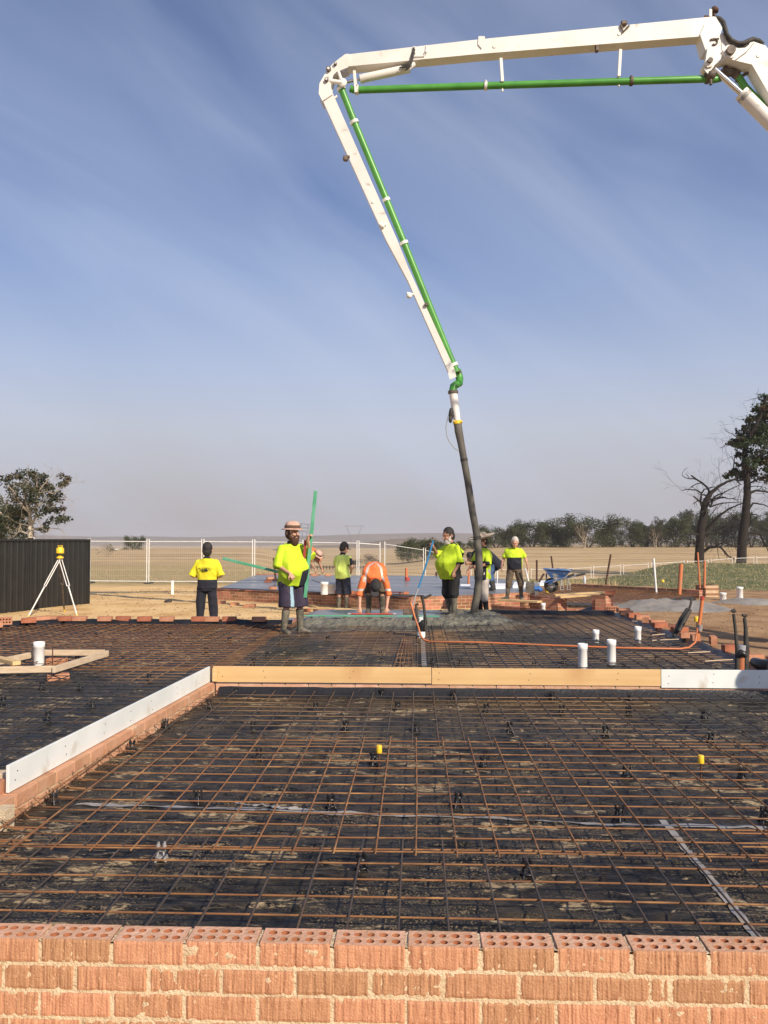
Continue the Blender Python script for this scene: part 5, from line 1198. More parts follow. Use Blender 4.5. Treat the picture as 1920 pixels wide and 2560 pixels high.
# 5 heavy man with blue pole
pE = V((AY(1128, 1545, 15.7).x, 15.7, .06)); sE = (AY(1128, 1322, 15.7).z-.06)/1.78
def shirtE(c, n):
    if c.z < 1.12 and c.x > .02 and c.y > -.1 and c.y < .18: return 1
    return 1 if (c.x > .03 and abs(c.y-.045-.05*(1.4-c.z)) < .022 and c.z > 1.1) or (c.x > .2 and c.y > .08 and c.z < 1.3) else 0
person('heavy grey bearded man in lime shirt and black shorts holding a blue pole', pE, math.radians(-52),
       dict(elbR=(-.24, -.16, 1.26), wriR=(-.10, -.38, 1.42), hanR=(.1, -.6, .7), palR=(.8, -.5, 0), elbL=(.27, .0, 1.13), wriL=(.25, -.14, .92), hanL=(0, -.1, -1), hrot=(.30, 0, -.05), head=(0, -.07, 1.64), che=(0, .04, 1.30), curl=.8, kneL=(.11, -.02, .5), ankL=(.12, -.02, .09), ankR=(-.12, .1, .09)),
       'skin_dark', dict(mats=['hiviz', 'blackcloth'], fn=shirtE, sleeve=1.0, drop=.06), dict(mats=['blackcloth'], len=1.12, w=1.3, name='shorts'), scale=sE, seed=5, girth=1.2, belly=.12, hair='hairblack', beard=('hairgrey', .25), shaft=.37)
# 6 man with straw hat behind the hose
pF = V((AY(1207, 1530, 17.0).x, 17.0, -.02)); sF = (AY(1203, 1334, 17.0).z+.02)/1.80
def shirtF(c, n): return 1 if (c.z < 1.2 and c.y < -.03) else 0
person('man in wide straw hat and white trousers standing half hidden behind the rubber hose', pF, math.radians(-62),
       dict(elbL=(.26, -.02, 1.15), wriL=(.2, -.24, 1.08), hanL=(-.2, -1, 0), elbR=(-.24, -.1, 1.15), wriR=(-.1, -.3, 1.15), hanR=(.2, -1, 0), hrot=(.25, 0, 0), curl=.9), 'skin_dark',
       dict(mats=['hiviz', 'navy'], fn=shirtF, sleeve=.95, drop=.05), dict(mats=['offwhite'], len=1.3, w=1.1), scale=sF, seed=6, girth=1.1, hair='hairblack', hat=straw_hat, boots='blackboot', shaft=.32)
# 7 white haired man
pG = V((AY(1286, 1499, 20.0).x, 20.0, AY(1286, 1500, 20.0).z)); sG = (AY(1286, 1340, 20.0).z-pG.z)/1.80
def shirtG(c, n): return 1 if c.z < 1.20 and abs(c.x) < .205 else 0
person('white haired man in lime and navy polo and khaki work trousers looking down', pG, math.radians(-4),
       dict(elbL=(.32, .03, 1.16), elbR=(-.30, .03, 1.15), wriL=(.37, -.10, .95), wriR=(-.36, -.06, .91), hrot=(.45, 0, -.05), head=(.02, -.10, 1.61), kneL=(.17, -.06, .5), kneR=(-.15, -.06, .5), ankL=(.19, .0, .09), ankR=(-.20, -.03, .09), toeR=(-.75, -.6, 0), toeL=(.1, -1, 0), curl=.7),
       'skin', dict(mats=['hiviz', 'navy'], fn=shirtG, sleeve=.62, drop=-.03), dict(mats=['khaki'], len=1.25, w=1.25), scale=sG, seed=7, girth=1.12, belly=.03, hair='hairgrey', shaft=.34)
# 8, 9 partly hidden workers on the rear slab
b2 = dict(bend); b2.update(head=(.0, -.44, .98), nek=(0, -.34, 1.08), che=(0, -.18, 1.12), wai=(0, .08, 1.08), shoL=(.2, -.28, 1.06), shoR=(-.2, -.28, 1.06), elbL=(.24, -.36, .78), elbR=(-.24, -.36, .78), wriL=(.2, -.5, .58), wriR=(-.2, -.52, .60), hrot=(.7, 0, 0))
pH = V((AY(762, 1475, 25.2).x, 25.2, SZ))
person('worker in orange shirt and hat bent over on the rear slab behind the bearded man', pH, math.radians(62), b2, 'skin_dark', dict(mats=['hivizo'], sleeve=.7, collar='hivizo'), dict(mats=['khaki'], len=1.5), scale=1.0, seed=8, hat=bucket_hat, hair='hairblack')
pI = V((AY(1213, 1470, 24.4).x, 24.4, SZ))
person('worker in blue jeans bent over on the rear slab behind the straw hat man', pI, math.radians(-105), b2, 'skin', dict(mats=['navy'], sleeve=.7), dict(mats=['jean'], len=1.4), scale=.97, seed=9, hair='hairblack', boots='blackboot')

# ------------------------------------------------------------------ tools
YB_ = pB.y
def rect_bar(name, m, label, cat, a, b, Ya, Yb2, w_, t_):
    mb = MB(); mb.beam(AY(*a, Ya), AY(*b, Yb2), w_, t_, up=V((0, 1, 0)), b=.003); return tag(mb.obj(name, m), label, cat)
rect_bar('screed_board', 'alu_green', 'long green aluminium screed held upright by the bearded man', 'screed', (789, 1227), (763, 1494), YB_-.16, YB_-.02, .055, .03)
rect_bar('screed_board', 'alu_green', 'long green screed lying at a slant behind the bearded man', 'screed', (557, 1396), (705, 1432), YB_+.6, YB_+.35, .045, .03)
rect_bar('level_pole', 'red', 'red pole held beside the upright green screed', 'pole', (764, 1350), (759, 1412), YB_-.10, YB_-.05, .04, .03)
# red screed in front of bending man
def screed(label, a, b, Ya, Yb2):
    rt = thing('screed_bar', label, 'screed'); p = AY(*a, Ya); q = AY(*b, Yb2)
    mb = MB(); mb.tube([p, q], .014, 10); mb.obj('bar', 'red', rt)
    for e, f in ((p, q), (q, p)): mb = MB(); u = (f-e).normalized(); mb.tube([e-u*.02, e+u*.04], .02, 10); mb.tube([e+V((0, 0, 0)), e+V((0, 0, -.05))], .008, 6); mb.obj('end_cap', 'greycollar', rt)
    return rt
screed('red screed bar with grey end caps under the hands of the bending man', (872, 1535), (988, 1535), 15.25, 15.25)
screed('red screed bar with grey end caps lying behind the bending man', (890, 1478), (1007, 1481), 21.0, 20.6)
mb = MB(); p = AY(975, 1485, 20.3); q = AY(1060, 1490, 20.0); mb.beam(p, q, .06, .03, b=.003); tag(mb.obj('timber_straightedge', 'greasy'), 'dark straightedge lying on the wall between bending man and blue pole', 'straightedge')
# blue pole / concrete rake
rt = thing('concrete_rake', 'blue handled concrete rake held by the heavy man', 'rake')
mb = MB(); mb.tube([AY(1083, 1352, 15.35), AY(1063, 1420, 15.3)], .018, 8); mb.tube([AY(1063, 1420, 15.3), AY(1046, 1470, 15.25)], .017, 8); mb.obj('handle', 'bluepole', rt)
mb = MB(); mb.tube([AY(1046, 1470, 15.25), AY(1030, 1516, 15.2)], .013, 8); mb.obj('shaft', 'greycollar', rt)
mb = MB(); p = AY(1028, 1528, 15.2); mb.bbox((p.x, p.y, p.z-.01), (.30, .012, .11), b=.003); mb.obj('blade', 'greasy', rt)
# grey float pole of orange worker
mb = MB(); mb.tube([AY(779, 1449, 24.6), AY(838, 1467, 23.4)], .02, 8); tag(mb.obj('float_pole', 'greycollar'), 'grey float pole angled down from the bent worker in orange', 'pole')
# shovel
rt = thing('shovel', 'square mouthed shovel with white shaft held by the white haired man', 'shovel')
Ys = 19.75
mb = MB(); mb.tube([AY(1313, 1421, Ys), AY(1321, 1452, Ys)], .022, 8); mb.obj('shaft', 'pvc', rt)
mb = MB(); f = lambda a, b, t: AY(a, b, Ys+t-.25*abs(a-1325)/12*.12)
out_ = [(1316, 1453), (1325, 1457), (1334, 1452), (1336, 1462), (1336, 1481), (1325, 1484), (1316, 1482), (1313, 1468)]
mb.prism(out_, f, -.02, .01); mb.obj('blade', 'hosegrey', rt)
# wheelbarrow
def barrow():
    Y0 = 23.3; rt = thing('wheelbarrow', 'blue wheelbarrow with concrete splashed tray standing by the mesh bay', 'wheelbarrow')
    hw = .32
    f = lambda a, b, t: AY(a, b, Y0+t)
    tr = MB(); top = [(1358, 1422), (1429, 1424)]; bot = [(1376, 1446), (1418, 1442)]
    def quad(y, k): return [AY(top[0][0], top[0][1], y), AY(top[1][0], top[1][1], y)]
    tl0, tl1 = f(1359, 1422.5, -hw), f(1428, 1427, -hw); tb0, tb1 = f(1378, 1446, -hw*.6), f(1411, 1444, -hw*.6)
    fl0, fl1 = f(1359, 1421, hw), f(1430, 1424, hw); fb0, fb1 = f(1378, 1443, hw*.6), f(1411, 1442, hw*.6)
    t_ = V((0, 0, .015)); P8 = [tl0, tl1, fl1, fl0, tb0, tb1, fb1, fb0]; ins = [q.lerp(sum(P8, V())/8, .03)+V((0, 0, .004)) for q in P8]
    tr.add(P8+ins, [(0, 1, 5, 4), (1, 2, 6, 5), (2, 3, 7, 6), (3, 0, 4, 7), (4, 5, 6, 7), (8, 12, 13, 9), (9, 13, 14, 10), (10, 14, 15, 11), (11, 15, 12, 8), (12, 15, 14, 13), (0, 8, 9, 1), (1, 9, 10, 2), (2, 10, 11, 3), (3, 11, 8, 0)])
    tr.tube([tl0, tl1, fl1, fl0, tl0], .016, 6); tr.obj('tray', 'bluebarrow', rt)
    mb = MB(); L_ = [tl0.lerp(sum(P8, V())/8, .12) for _ in range(1)]
    mb.add([q.lerp(sum(P8, V())/8, .1)+V((0, 0, -.03)) for q in (tl0, tl1, fl1, fl0)], [(0, 1, 2, 3)]); mb.obj('concrete_load', 'dust', rt)
    for s_, (a, b) in ((-1, ((1372, 1460), (1435, 1436))), (1, ((1372, 1456), (1462, 1434)))):
        mb = MB(); mb.tube([f(a[0], a[1], s_*.13), f((a[0]+b[0])/2-3, (a[1]+b[1])/2, s_*.26), f(b[0], b[1], s_*.32)], .024, 8); h_ = mb.obj('handle', 'bluebarrow', rt)
        mb = MB(); p_ = f((a[0]+b[0])/2-3, (a[1]+b[1])/2, s_*.26).lerp(f(b[0], b[1], s_*.32), .55); mb.tube([p_, f(b[0]+1, b[1], s_*.32)], .032, 8); mb.obj('grip', 'rubber', h_)
    for s_, x in ((-1, 1404), (1, 1421)):
        mb = MB(); mb.tube([f(x, 1446, s_*.26), f(x-4, 1474, s_*.26), f(x+6, 1475, s_*.26), f(x+1, 1455, s_*.26)], .016, 6); mb.obj('leg', 'greycollar', rt)
    mb = MB(); c = f(1378, 1463, 0); mb.lathe([(.10, -.045), (.175, -.05), (.20, -.03), (.205, 0), (.20, .03), (.175, .05), (.10, .045)], c, 20, R=Matrix.Rotation(PI/2, 3, 'X'))
    wh = mb.obj('wheel', 'rubber', rt); mb = MB(); mb.lathe([(.02, -.055), (.10, -.047), (.10, .047), (.02, .055)], c, 14, R=Matrix.Rotation(PI/2, 3, 'X')); mb.obj('rim', 'greycollar', wh)
    mb = MB(); mb.tube([f(1366, 1447, -.12), f(1366, 1433, -.12)], .02, 6); mb.tube([f(1359, 1457, -.1), f(1385, 1450, -.14), f(1403, 1447, -.2)], .028, 6); mb.obj('frame', 'bluebarrow', rt)
barrow()
# foam sheet, tarp, bottle, slab clutter
def slabbox(label, pts, z, h, m, name, cat):
    P_ = [G(a, b, z) for a, b in pts]; mb = MB(); k = len(P_); mb.add([(q.x, q.y, z+.004) for q in P_]+[(q.x, q.y, z+h+.02*nz3(i, 3.3)) for i, q in enumerate(P_)], [tuple(range(k))[::-1], tuple(range(k, 2*k))]+[(i, (i+1) % k, (i+1) % k+k, i+k) for i in range(k)]); return tag(mb.obj(name, m), label, cat)
slabbox('white foam void former sheet between hose man and white haired man', [(1222, 1473), (1262, 1472), (1268, 1463), (1225, 1463)], SZ, .06, 'styro', 'foam_sheet', 'foam sheet')
slabbox('white foam strip beyond the legs of the heavy man', [(1150, 1471), (1176, 1470), (1176, 1464), (1152, 1464)], SZ, .05, 'styro', 'foam_sheet', 'foam sheet')
slabbox('white foam sheet beneath the white haired man and shovel', [(1282, 1470), (1315, 1468), (1320, 1460), (1286, 1460)], SZ, .07, 'styro', 'foam_sheet', 'foam sheet')
slabbox('white foam offcut in front of the barrow wheel', [(1345, 1465), (1372, 1464), (1368, 1457), (1346, 1458)], -.1, .1, 'styro', 'foam_sheet', 'foam sheet')
mb = MB(); R = rnd(4)
for i in range(7): p = AY(1336+i*2.2, 1473+R.uniform(-2, 1.5), 22.0); mb.ell(p, (.09, .1, .06), n=8)
tag(mb.obj('blue_tarp', 'bluetarp'), 'crumpled blue tarp at the foot of the shovel', 'tarp')
p = G(1463, 1459, -.06); rt = thing('water_bottle', 'clear plastic water bottle on the long brick kerb', 'bottle', (p.x, p.y+.1, -.06)); mb = MB(); mb.lathe([(.05, 0), (.052, .02), (.048, .1), (.052, .16), (.03, .24), (.018, .26)], n=12); mb.obj('bottle_body', 'bottle', rt); mb = MB(); mb.lathe([(.02, .26), (.02, .285)], n=10); mb.obj('bottle_cap', 'pvc', rt)
# marker bases
for (px, py, Y, lab) in ((1018, 1452, 30, 'red and white sleeve around the marker rod on the rear slab'),):
    mb = MB(); mb.tube([AY(px, 1455, Y), AY(px, 1451, Y)], .08, 10, 0); mb.tube([AY(px, 1450.8, Y), AY(px, 1443, Y)], .09, 10, 1); tag(mb.obj('marker_sleeve', ['pvc', 'red']), lab, 'sleeve')

# ------------------------------------------------------------------ laser level on tripod
def tripod():
    hd = AY(150, 1395, 19.7); rt = thing('laser_tripod', 'yellow rotating laser level on a wooden and metal tripod in front of the dark fence', 'tripod', (hd.x, hd.y, ground_h(hd.x, hd.y)))
    O = V(rt.location)
    def q(px, py, Y): return AY(px, py, Y)-O
    feet = [((68, 1545), 18.9), ((194, 1538), 19.2), ((161, 1538), 20.6)]
    top = hd-O
    for i, (f, Y) in enumerate(feet):
        ft = G(f[0], f[1], ground_h(-7.5, Y)); ft = AY(f[0], f[1], Y)-O; ft.z = 0.0
        u = top+(ft-top)*.03+V((0, 0, 0)); k = top.lerp(ft, .48); side = (ft-top).cross(V((0, 0, 1))).normalized()*.035
        mb = MB(); m = 'whitesteel' if i < 2 else 'greasy'
        mb.tube([u+side, k+side], .012, 6); mb.tube([u-side, k-side], .012, 6); mb.tube([k, top.lerp(ft, .97)], .017, 8)
        lg = mb.obj('leg', m, rt)
        mb = MB(); mb.tube([k-(ft-top)*.012, k+(ft-top)*.012], .032, 8); mb.obj('leg_clamp', 'greasy' if i == 2 else 'greycollar', lg)
        mb = MB(); mb.tube([top.lerp(ft, .95), ft+V((0, 0, -.03))], [.022, .008], 8); mb.obj('foot', 'yellow', lg)
    mb = MB(); mb.lathe([(.05, -.02), (.085, 0), (.085, .02), (.03, .05), (.03, .075)], top, 14); mb.obj('tripod_head', 'yellow', rt)
    mb = MB(); mb.lathe([(.07, .075), (.088, .09), (.088, .115)], top, 16, 1); mb.lathe([(.09, .115), (.092, .12), (.088, .235), (.05, .25), (.05, .27)], top, 16, 0)
    ls = mb.obj('laser_level', ['yellow', 'rubber'], rt)
    mb = MB(); mb.tube([top+V((-.05, 0, .24)), top+V((-.05, 0, .30)), top+V((.05, 0, .30)), top+V((.05, 0, .24))], .010, 6); mb.obj('carry_handle', 'yellow', ls)
    mb = MB(); mb.tube([top+V((-.02, 0, 0)), top+V((-.05, 0, -.25)), top+V((-.03, 0, -.45)), top+V((.02, 0, -.55))], .006, 5); mb.obj('cord', 'rubber', rt)
tripod()
# ------------------------------------------------------------------ dark corrugated fence
def dfence():
    a = G(-90, 1547, -.34); a = AY(-140, 1545, 18.6); b = AY(221, 1507, 23.6); a = V((a.x, a.y, 0)); b = V((b.x, b.y, 0)); d_ = (b-a); L = d_.length; ang = math.atan2(d_.y, d_.x)
    zb = -.36; zt = EYE.z+.0
    rt = thing('sheet_fence', 'charcoal corrugated steel fence with flat posts behind the tripod', 'fence', (a.x, a.y, 0), ang)
    npan = 3; w_ = 2.4
    k = 0; x = L
    while x > -.1:
        x0 = max(x-w_, -.05); mb = MB(); xs_ = []; q = x0
        prof = [(0, 0), (.05, 0), (.065, .028), (.10, .028), (.115, 0), (.165, 0), (.18, .012), (.20, .012), (.215, 0)]
        vs = []
        while q < x:
            for (dx, dy) in prof[:-1]:
                if q+dx <= x: vs.append((q+dx, dy))
            q += .215
        n = len(vs); pts = [(u, v_, zb) for u, v_ in vs]+[(u, v_, zt-.05) for u, v_ in vs]
        mb.add(pts, [(i, i+1, i+1+n, i+n) for i in range(n-1)]); mb.obj('corrugated_panel', 'darkfence', rt)
        mb = MB(); mb.bbox((x-.005, .0, (zb+zt)/2), (.07, .06, zt-zb), b=.004); mb.obj('post', 'darkfence', rt)
        if 0 < k: mb = MB(); mb.bbox((x, .0, zt+.018), (.17, .08, .03), b=.01); mb.obj('post_cap', 'darkfence', rt)
        x -= w_; k += 1
    mb = MB(); mb.bbox((L/2, 0, zt-.025), (L+.06, .065, .055), b=.004); mb.obj('top_rail', 'darkfence', rt)
dfence()
# ------------------------------------------------------------------ temporary fence
def tpanel(label, a, b, za, zb2, h, group, foot=True, lean=0.):
    """a,b ground points; frames with wires"""
    a = V((a.x, a.y, za)); b = V((b.x, b.y, zb2)); u = (b-a).normalized(); a = a+u*.05; b = b-u*.05
    rt = thing('temporary_fence', label, 'fence panel', a, group=group)
    up = V((0, lean, 1)).normalized(); L = (b-a); z0 = V()
    mb = MB(); r = .024
    mb.tube([V((0, 0, 0)), up*(h+.12)], r, 6); mb.tube([L, L+up*(h+.12)], r, 6); mb.tube([up*h, L+up*h], r*.85, 6); mb.tube([up*.16, L+up*.16], r*.85, 6); mb.obj('frame', 'whitesteel', rt)
    mb = MB(); n = 26
    for i in range(1, n): c = L*i/n; mb.tube([c+up*.16, c+up*h], .0021, 3, caps=False)
    for i in range(1, 7): mb.tube([up*(.16+(h-.16)*i/7), L+up*(.16+(h-.16)*i/7)], .0021, 3, caps=False)
    mb.obj('wire_infill', 'whitesteel', rt)
    if foot: mb = MB(); mb.bbox((0, 0, .05), (.30, .55, .14), b=.03); mb.obj('foot', 'rubber', rt)
tops = [(-60, 1349), (82, 1350), (223, 1353), (370, 1354), (507, 1354), (634, 1355), (760, 1356), (895, 1358), (952, 1362)]
Ys_ = [36.3]*8+[37.2]
names = ['hidden end of fence line', 'behind the dark fence', 'right beside the dark corrugated fence', 'between dark fence and the man in yellow', 'directly behind the man in yellow', 'behind the slanting green screed', 'behind the bearded man', 'between bearded man and bending man']
for i in range(1, len(tops)-1):
    A_ = AY(tops[i][0], tops[i][1], Ys_[i]); B_ = AY(tops[i+1][0], tops[i+1][1], Ys_[i+1])
    tpanel('white temporary fence panel '+names[min(i, 7)], A_, B_, A_.z-1.92, B_.z-1.92, 1.92, 'temporary fence line')
far = [((961, 1360), 37.5, (1059, 1375), 45, 2.0), ((1063, 1376), 45.5, (1131, 1390), 55, 2.0), ((1134, 1391), 55.5, (1178, 1400), 60, 2.0), ((1190, 1408), 62, (1240, 1424), 64, 1.3), ((1243, 1424), 64, (1322, 1424), 64, 1.5), ((1326, 1424), 64, (1403, 1423), 64, 1.5), ((1406, 1423), 64, (1479, 1419), 64, 1.5), ((1482, 1418), 64, (1553, 1414), 64, 1.4), ((1557, 1414), 64, (1622, 1410), 64, 1.2), ((1626, 1410), 64, (1712, 1404), 64, 1.0), ((1716, 1404), 64, (1772, 1402), 64, 1.), ((1776, 1401), 64, (1832, 1396), 64, 1.), ((1836, 1396), 64, (1886, 1394), 64, 1.), ((1890, 1394), 64, (1960, 1391), 64, 1.)]
fl = ['first leaning panel where the fence turns back', 'second leaning panel above the straw coloured slope', 'third leaning panel beside the heavy man', 'small far panel behind the straw hat man', 'far panel left of the white haired man', 'far panel behind the shovel', 'far panel behind the wheelbarrow tray', 'far panel just past the barrow handles', 'far panel where the turf mound starts to rise', 'far panel behind the white leaning pole', 'far panel behind the mound before the burnt trunks', 'far panel at the foot of the first burnt trunk', 'far panel between the two burnt trunks', 'far panel past the second burnt trunk']
for i, (a, Ya, b, Yb2, h) in enumerate(far):
    A_ = AY(*a, Ya); B_ = AY(*b, Yb2); tpanel('white temporary fence, '+fl[i], A_, B_, A_.z-h-.5*(i > 2), B_.z-h-.5*(i > 2), h+.5*(i > 2), 'far temporary fence line', foot=False, lean=.0 if i else 0)

# ------------------------------------------------------------------ concrete pump boom
def boom():
    Y0 = 15.9
    rt = thing('pump_boom', 'white folding concrete pump boom with green delivery pipe and black rubber end hose', 'pump boom')
    Yl = lambda py: Y0 + (py-237)/(930-237)*.35
    def f(a, b, t): return AY(a, b, Y0+t)
    def fl_(a, b, t): return AY(a, b, Yl(b)+t)
    def fp(a, b, t): return AY(a, b, Y0)+V((0, t*1.1, 0))
    def flp(a, b, t): return AY(a, b, Yl(b))+V((0, t*1.1, 0))
    mb = MB(); mb.prism([(868, 136), (1200, 98), (1786, 41), (1804, 72), (1790, 112), (1770, 106), (1749, 91), (1200, 134.5), (868, 166)], fp, -.0, .24); mb.obj('upper_arm', 'boomwhite', rt)
    for x, y in ((863, 150), (1236, 116), (1548, 85)): 
        mb = MB(); c = f(x, y, 0); mb.tube([c+V((0, -.012, 0)), c+V((0, .01, 0))], .035, 14); mb.obj('boss', 'boomwhite', rt)
    mb = MB(); mb.prism([(1196, 92), (1212, 92), (1212, 108), (1204, 123), (1195, 112)], fp, -.02, .012); mb.prism([(1196, 92), (1212, 92), (1211, 98), (1197, 98)], fp, .02, .25); mb.obj('bracket', 'boomwhite', rt)
    # elbow side plates
    el_ = [(872, 136), (863, 137), (833, 160), (815, 182), (799, 210), (797, 235), (806, 254), (832, 237), (827, 213), (833, 190), (842, 181), (870, 170), (874, 158)]
    for t0, t1 in ((-.022, -.003), (.243, .262)): mb = MB(); mb.prism(el_, fp, t0, t1); mb.obj('side_plate', 'boomwhite', rt)
    mb = MB(); mb.prism([(850, 144), (833, 163), (806, 210), (806, 240), (822, 232), (824, 212), (834, 184), (850, 170)], fp, .0, .24); mb.obj('elbow_web', 'boomwhite', rt)
    for x, y, r in ((822, 176, .05), (817, 203, .04), (839, 163, .03)):
        mb = MB(); c = f(x, y, 0); mb.tube([c+V((0, -.07, 0)), c+V((0, .30, 0))], r, 14); mb.tube([c+V((0, -.085, 0)), c+V((0, -.07, 0))], r*.5, 10, 1); mb.obj('pin', ['greasy', 'boomwhite'], rt)
    # lower arm
    mb = MB(); mb.prism([(802, 236), (812, 262), (965, 599), (1020, 702), (1122, 932), (1136, 922), (1020, 667), (993, 599), (834, 238), (825, 214)], flp, .0, .17); mb.obj('lower_arm', 'boomwhite', rt)
    for x, y in ((817, 243), (932, 504), (1116, 910)):
        mb = MB(); c = fl_(x, y, 0); mb.tube([c+V((0, -.012, 0)), c+V((0, .01, 0))], .032, 12); mb.obj('boss', 'boomwhite', rt)
    # cylinder 1 and linkage
    mb = MB(); mb.tube([f(903, 197, .10), f(1024, 171, .10)], .082, 16); mb.tube([f(900, 198, .10), f(910, 196, .10)], .085, 14); mb.tube([f(1015, 176, .02), f(1036, 160, .05)], .05, 8)
    cy = mb.obj('hydraulic_cylinder', 'boomwhite', rt); mb = MB(); mb.tube([f(860, 206, .10), f(903, 197, .10)], .032, 12); mb.obj('piston_rod', 'chrome', cy)
    mb = MB(); mb.tube([f(906, 190, .03), f(1006, 168, .03)], .012, 6); mb.obj('oil_line', 'boomwhite', cy)
    for t in (.0, .2): mb = MB(); mb.tube([f(846, 180, t), f(854, 203, t)], .035, 10); mb.tube([f(826, 203, t), f(856, 207, t)], .045, 10); mb.ell(f(856, 206, t), (.09, .03, .09), n=12); mb.obj('link_plate', 'boomwhite', rt)
    R = rnd(2)
    for i in range(5):
        mb = MB(); pts = [f(1010+R.uniform(-12, 8), 168+R.uniform(-5, 8), -.03), f(1022+R.uniform(-6, 6), 165+R.uniform(-6, 6), -.06), f(1030+R.uniform(-3, 3), 145+R.uniform(-6, 6), -.05), f(1033+i, 122+R.uniform(-3, 3), -.03)]
        mb.tube(pts, .014, 6); mb.obj('hydraulic_hose', 'rubber', rt)
    mb = MB(); mb.tube([f(1033, 134, -.02), f(1033, 116, -.02)], .012, 6); mb.tube([f(1038, 133, -.02), f(1037, 116, -.02)], .012, 6); mb.tube([f(1066, 113, -.02), f(1064, 130, -.02), f(1060, 140, -.02), f(1036, 141, -.02)], .010, 6); mb.ell(f(1065, 129, -.03), (.03, .02, .03), n=8); mb.obj('oil_line', 'boomwhite', rt)
    # upper delivery pipe
    mb = MB(); mb.tube([f(876, 222, .12), f(890, 226, .12), f(904, 225, .12), f(1200, 215, .12), f(1500, 205.5, .12), f(1766, 197.5, .12), f(1785, 199, .14), f(1800, 196, .18)], .068, 18); up = mb.obj('delivery_pipe', 'boomgreen', rt)
    for x, y in ((893, 225), (1214, 214.5), (1578, 203), (1768, 198)):
        mb = MB(); mb.tube([f(x-3.5, y, .12), f(x+3.5, y, .12)], .09, 16); mb.tube([f(x, y-10, .04), f(x, y-15, .03)], .014, 6); mb.obj('pipe_clamp', 'boomwhite' if x < 1300 else 'greasy', up)
    for a, b, c, d_ in ((885, 170, 890, 232), (1252, 146, 1256, 205), (1551, 124, 1547, 192)):
        mb = MB(); mb.beam(f(a, b, .1), f(c, d_, .05), .06, .05, up=V((0, 1, 0)), b=.006); mb.tube([f(c, d_-1, .12), f(c, d_+24 if c > 1000 else d_+4, .12)], .02, 6); mb.obj('pipe_support', 'boomwhite', rt)
    # lower delivery pipe
    def pl(x, y, t=.12): return AY(x, y, Yl(y)+t)
    mb = MB(); mb.tube([pl(850, 214), pl(855, 226), pl(887, 308), pl(968, 504), pl(1007, 599), pl(1033, 664), pl(1076, 770), pl(1128, 898), pl(1142, 930)], .066, 18); lp = mb.obj('delivery_pipe', 'boomgreen', rt)
    for x, y, t in ((853, 222, .12), (886, 306, .12), (966, 500, .12), (1010, 608, .12), (1134, 912, .12)):
        d_ = (pl(968, 504)-pl(887, 308)).normalized(); c = pl(x, y, t); mb = MB(); mb.tube([c-d_*.03, c+d_*.03], .088 if y != 500 else .078, 16); mb.obj('pipe_clamp', 'boomwhite', lp)
    for x, y, dx in ((866, 392, -1), (957, 562, -1), (1025, 737, -1)):
        mb = MB(); mb.tube([pl(x+8, y, 0), pl(x-8, y+ (0 if x < 1000 else -4), -.02)], .03, 8); mb.ell(pl(x-2, y+6 if x < 900 else y+3, -.02), (.06, .05, .05), n=8); mb.obj('hose_hook', 'greasy' if x < 900 else 'boomwhite', rt)
    mb = MB(); mb.tube([pl(843, 240, .1), pl(833, 248, .1)], .025, 8); mb.obj('pipe_support', 'boomwhite', rt)
    mb = MB(); mb.bbox(pl(1066, 761, -.03), (.07, .06, .06), b=.01); mb.obj('hose_clip', 'greasy', rt)
    # tip
    Yt = Yl(930)+.03
    def q(x, y, t=0.): return AY(x, y, Yt+t)
    mb = MB(); mb.prism([(1120, 932), (1137, 923), (1141, 942), (1124, 949)], lambda a, b, t: q(a, b, t), -.06, .10); mb.obj('tip_bracket', 'boomwhite', rt)
    mb = MB(); mb.tube([q(1143, 925, .18), q(1149, 945, .16), q(1148, 958, .1), q(1140, 962, .0), q(1134, 966, -.03), q(1132, 978, -.04)], .076, 16); mb.obj('pipe_elbow', 'boomgreen', rt)
    mb = MB(); mb.tube([q(1144, 931, .14), q(1150, 929, .05)], .03, 8); mb.tube([q(1120, 981, -.04), q(1145, 981, -.04)], .02, 8); mb.tube([q(1132.5, 977, -.04), q(1133, 984, -.04)], .10, 18); mb.obj('flange', 'greasy', rt)
    mb = MB(); mb.tube([q(1133, 984, -.04), q(1138, 1020, -.04), q(1143, 1052, -.04)], [.082, .078, .066], 18); mb.obj('reducer_pipe', 'boomwhite', rt)
    mb = MB(); mb.tube([q(1143, 1052, -.04), q(1144, 1060, -.04)], .088, 16); mb.tube([q(1134, 1054, -.1), q(1156, 1054, -.1)], .022, 6); mb.obj('yellow_clamp', 'yellow', rt)
    mb = MB(); mb.ell(q(1128, 1035, -.1), (.05, .05, .13), n=10); mb.ell(q(1126, 1048, -.12), (.04, .04, .08), n=8); mb.obj('cord_bundle', 'rubber', rt)
    mb = MB(); mb.tube([q(1131, 1024, -.1), q(1127, 1022, -.1), q(1119, 1045, -.1), q(1115, 1069, -.1), q(1117, 1090, -.1), q(1125, 1107, -.1), q(1136, 1120, -.1), q(1147, 1127, -.1)], .010, 6); mb.obj('safety_cord', 'greycollar', rt)
    hp = [(1144, 1058), (1147, 1080), (1153, 1110), (1160, 1150), (1169, 1200), (1176, 1245), (1182, 1285), (1188, 1315), (1193, 1345), (1197, 1385), (1198, 1425), (1196, 1460), (1192, 1492), (1186, 1522), (1183, 1540)]
    mb = MB(); n = len(hp); pts = [AY(x, y, Yt-.04+(16.05-Yt)*sst(0, n-1, i)) for i, (x, y) in enumerate(hp)]
    rs = [.078, .080, .070, .068, .068, .068, .068, .068, .069, .072, .074, .074, .073, .072, .072]; mb.tube(pts, rs, 18); hs = mb.obj('rubber_hose', 'hosegrey', rt)
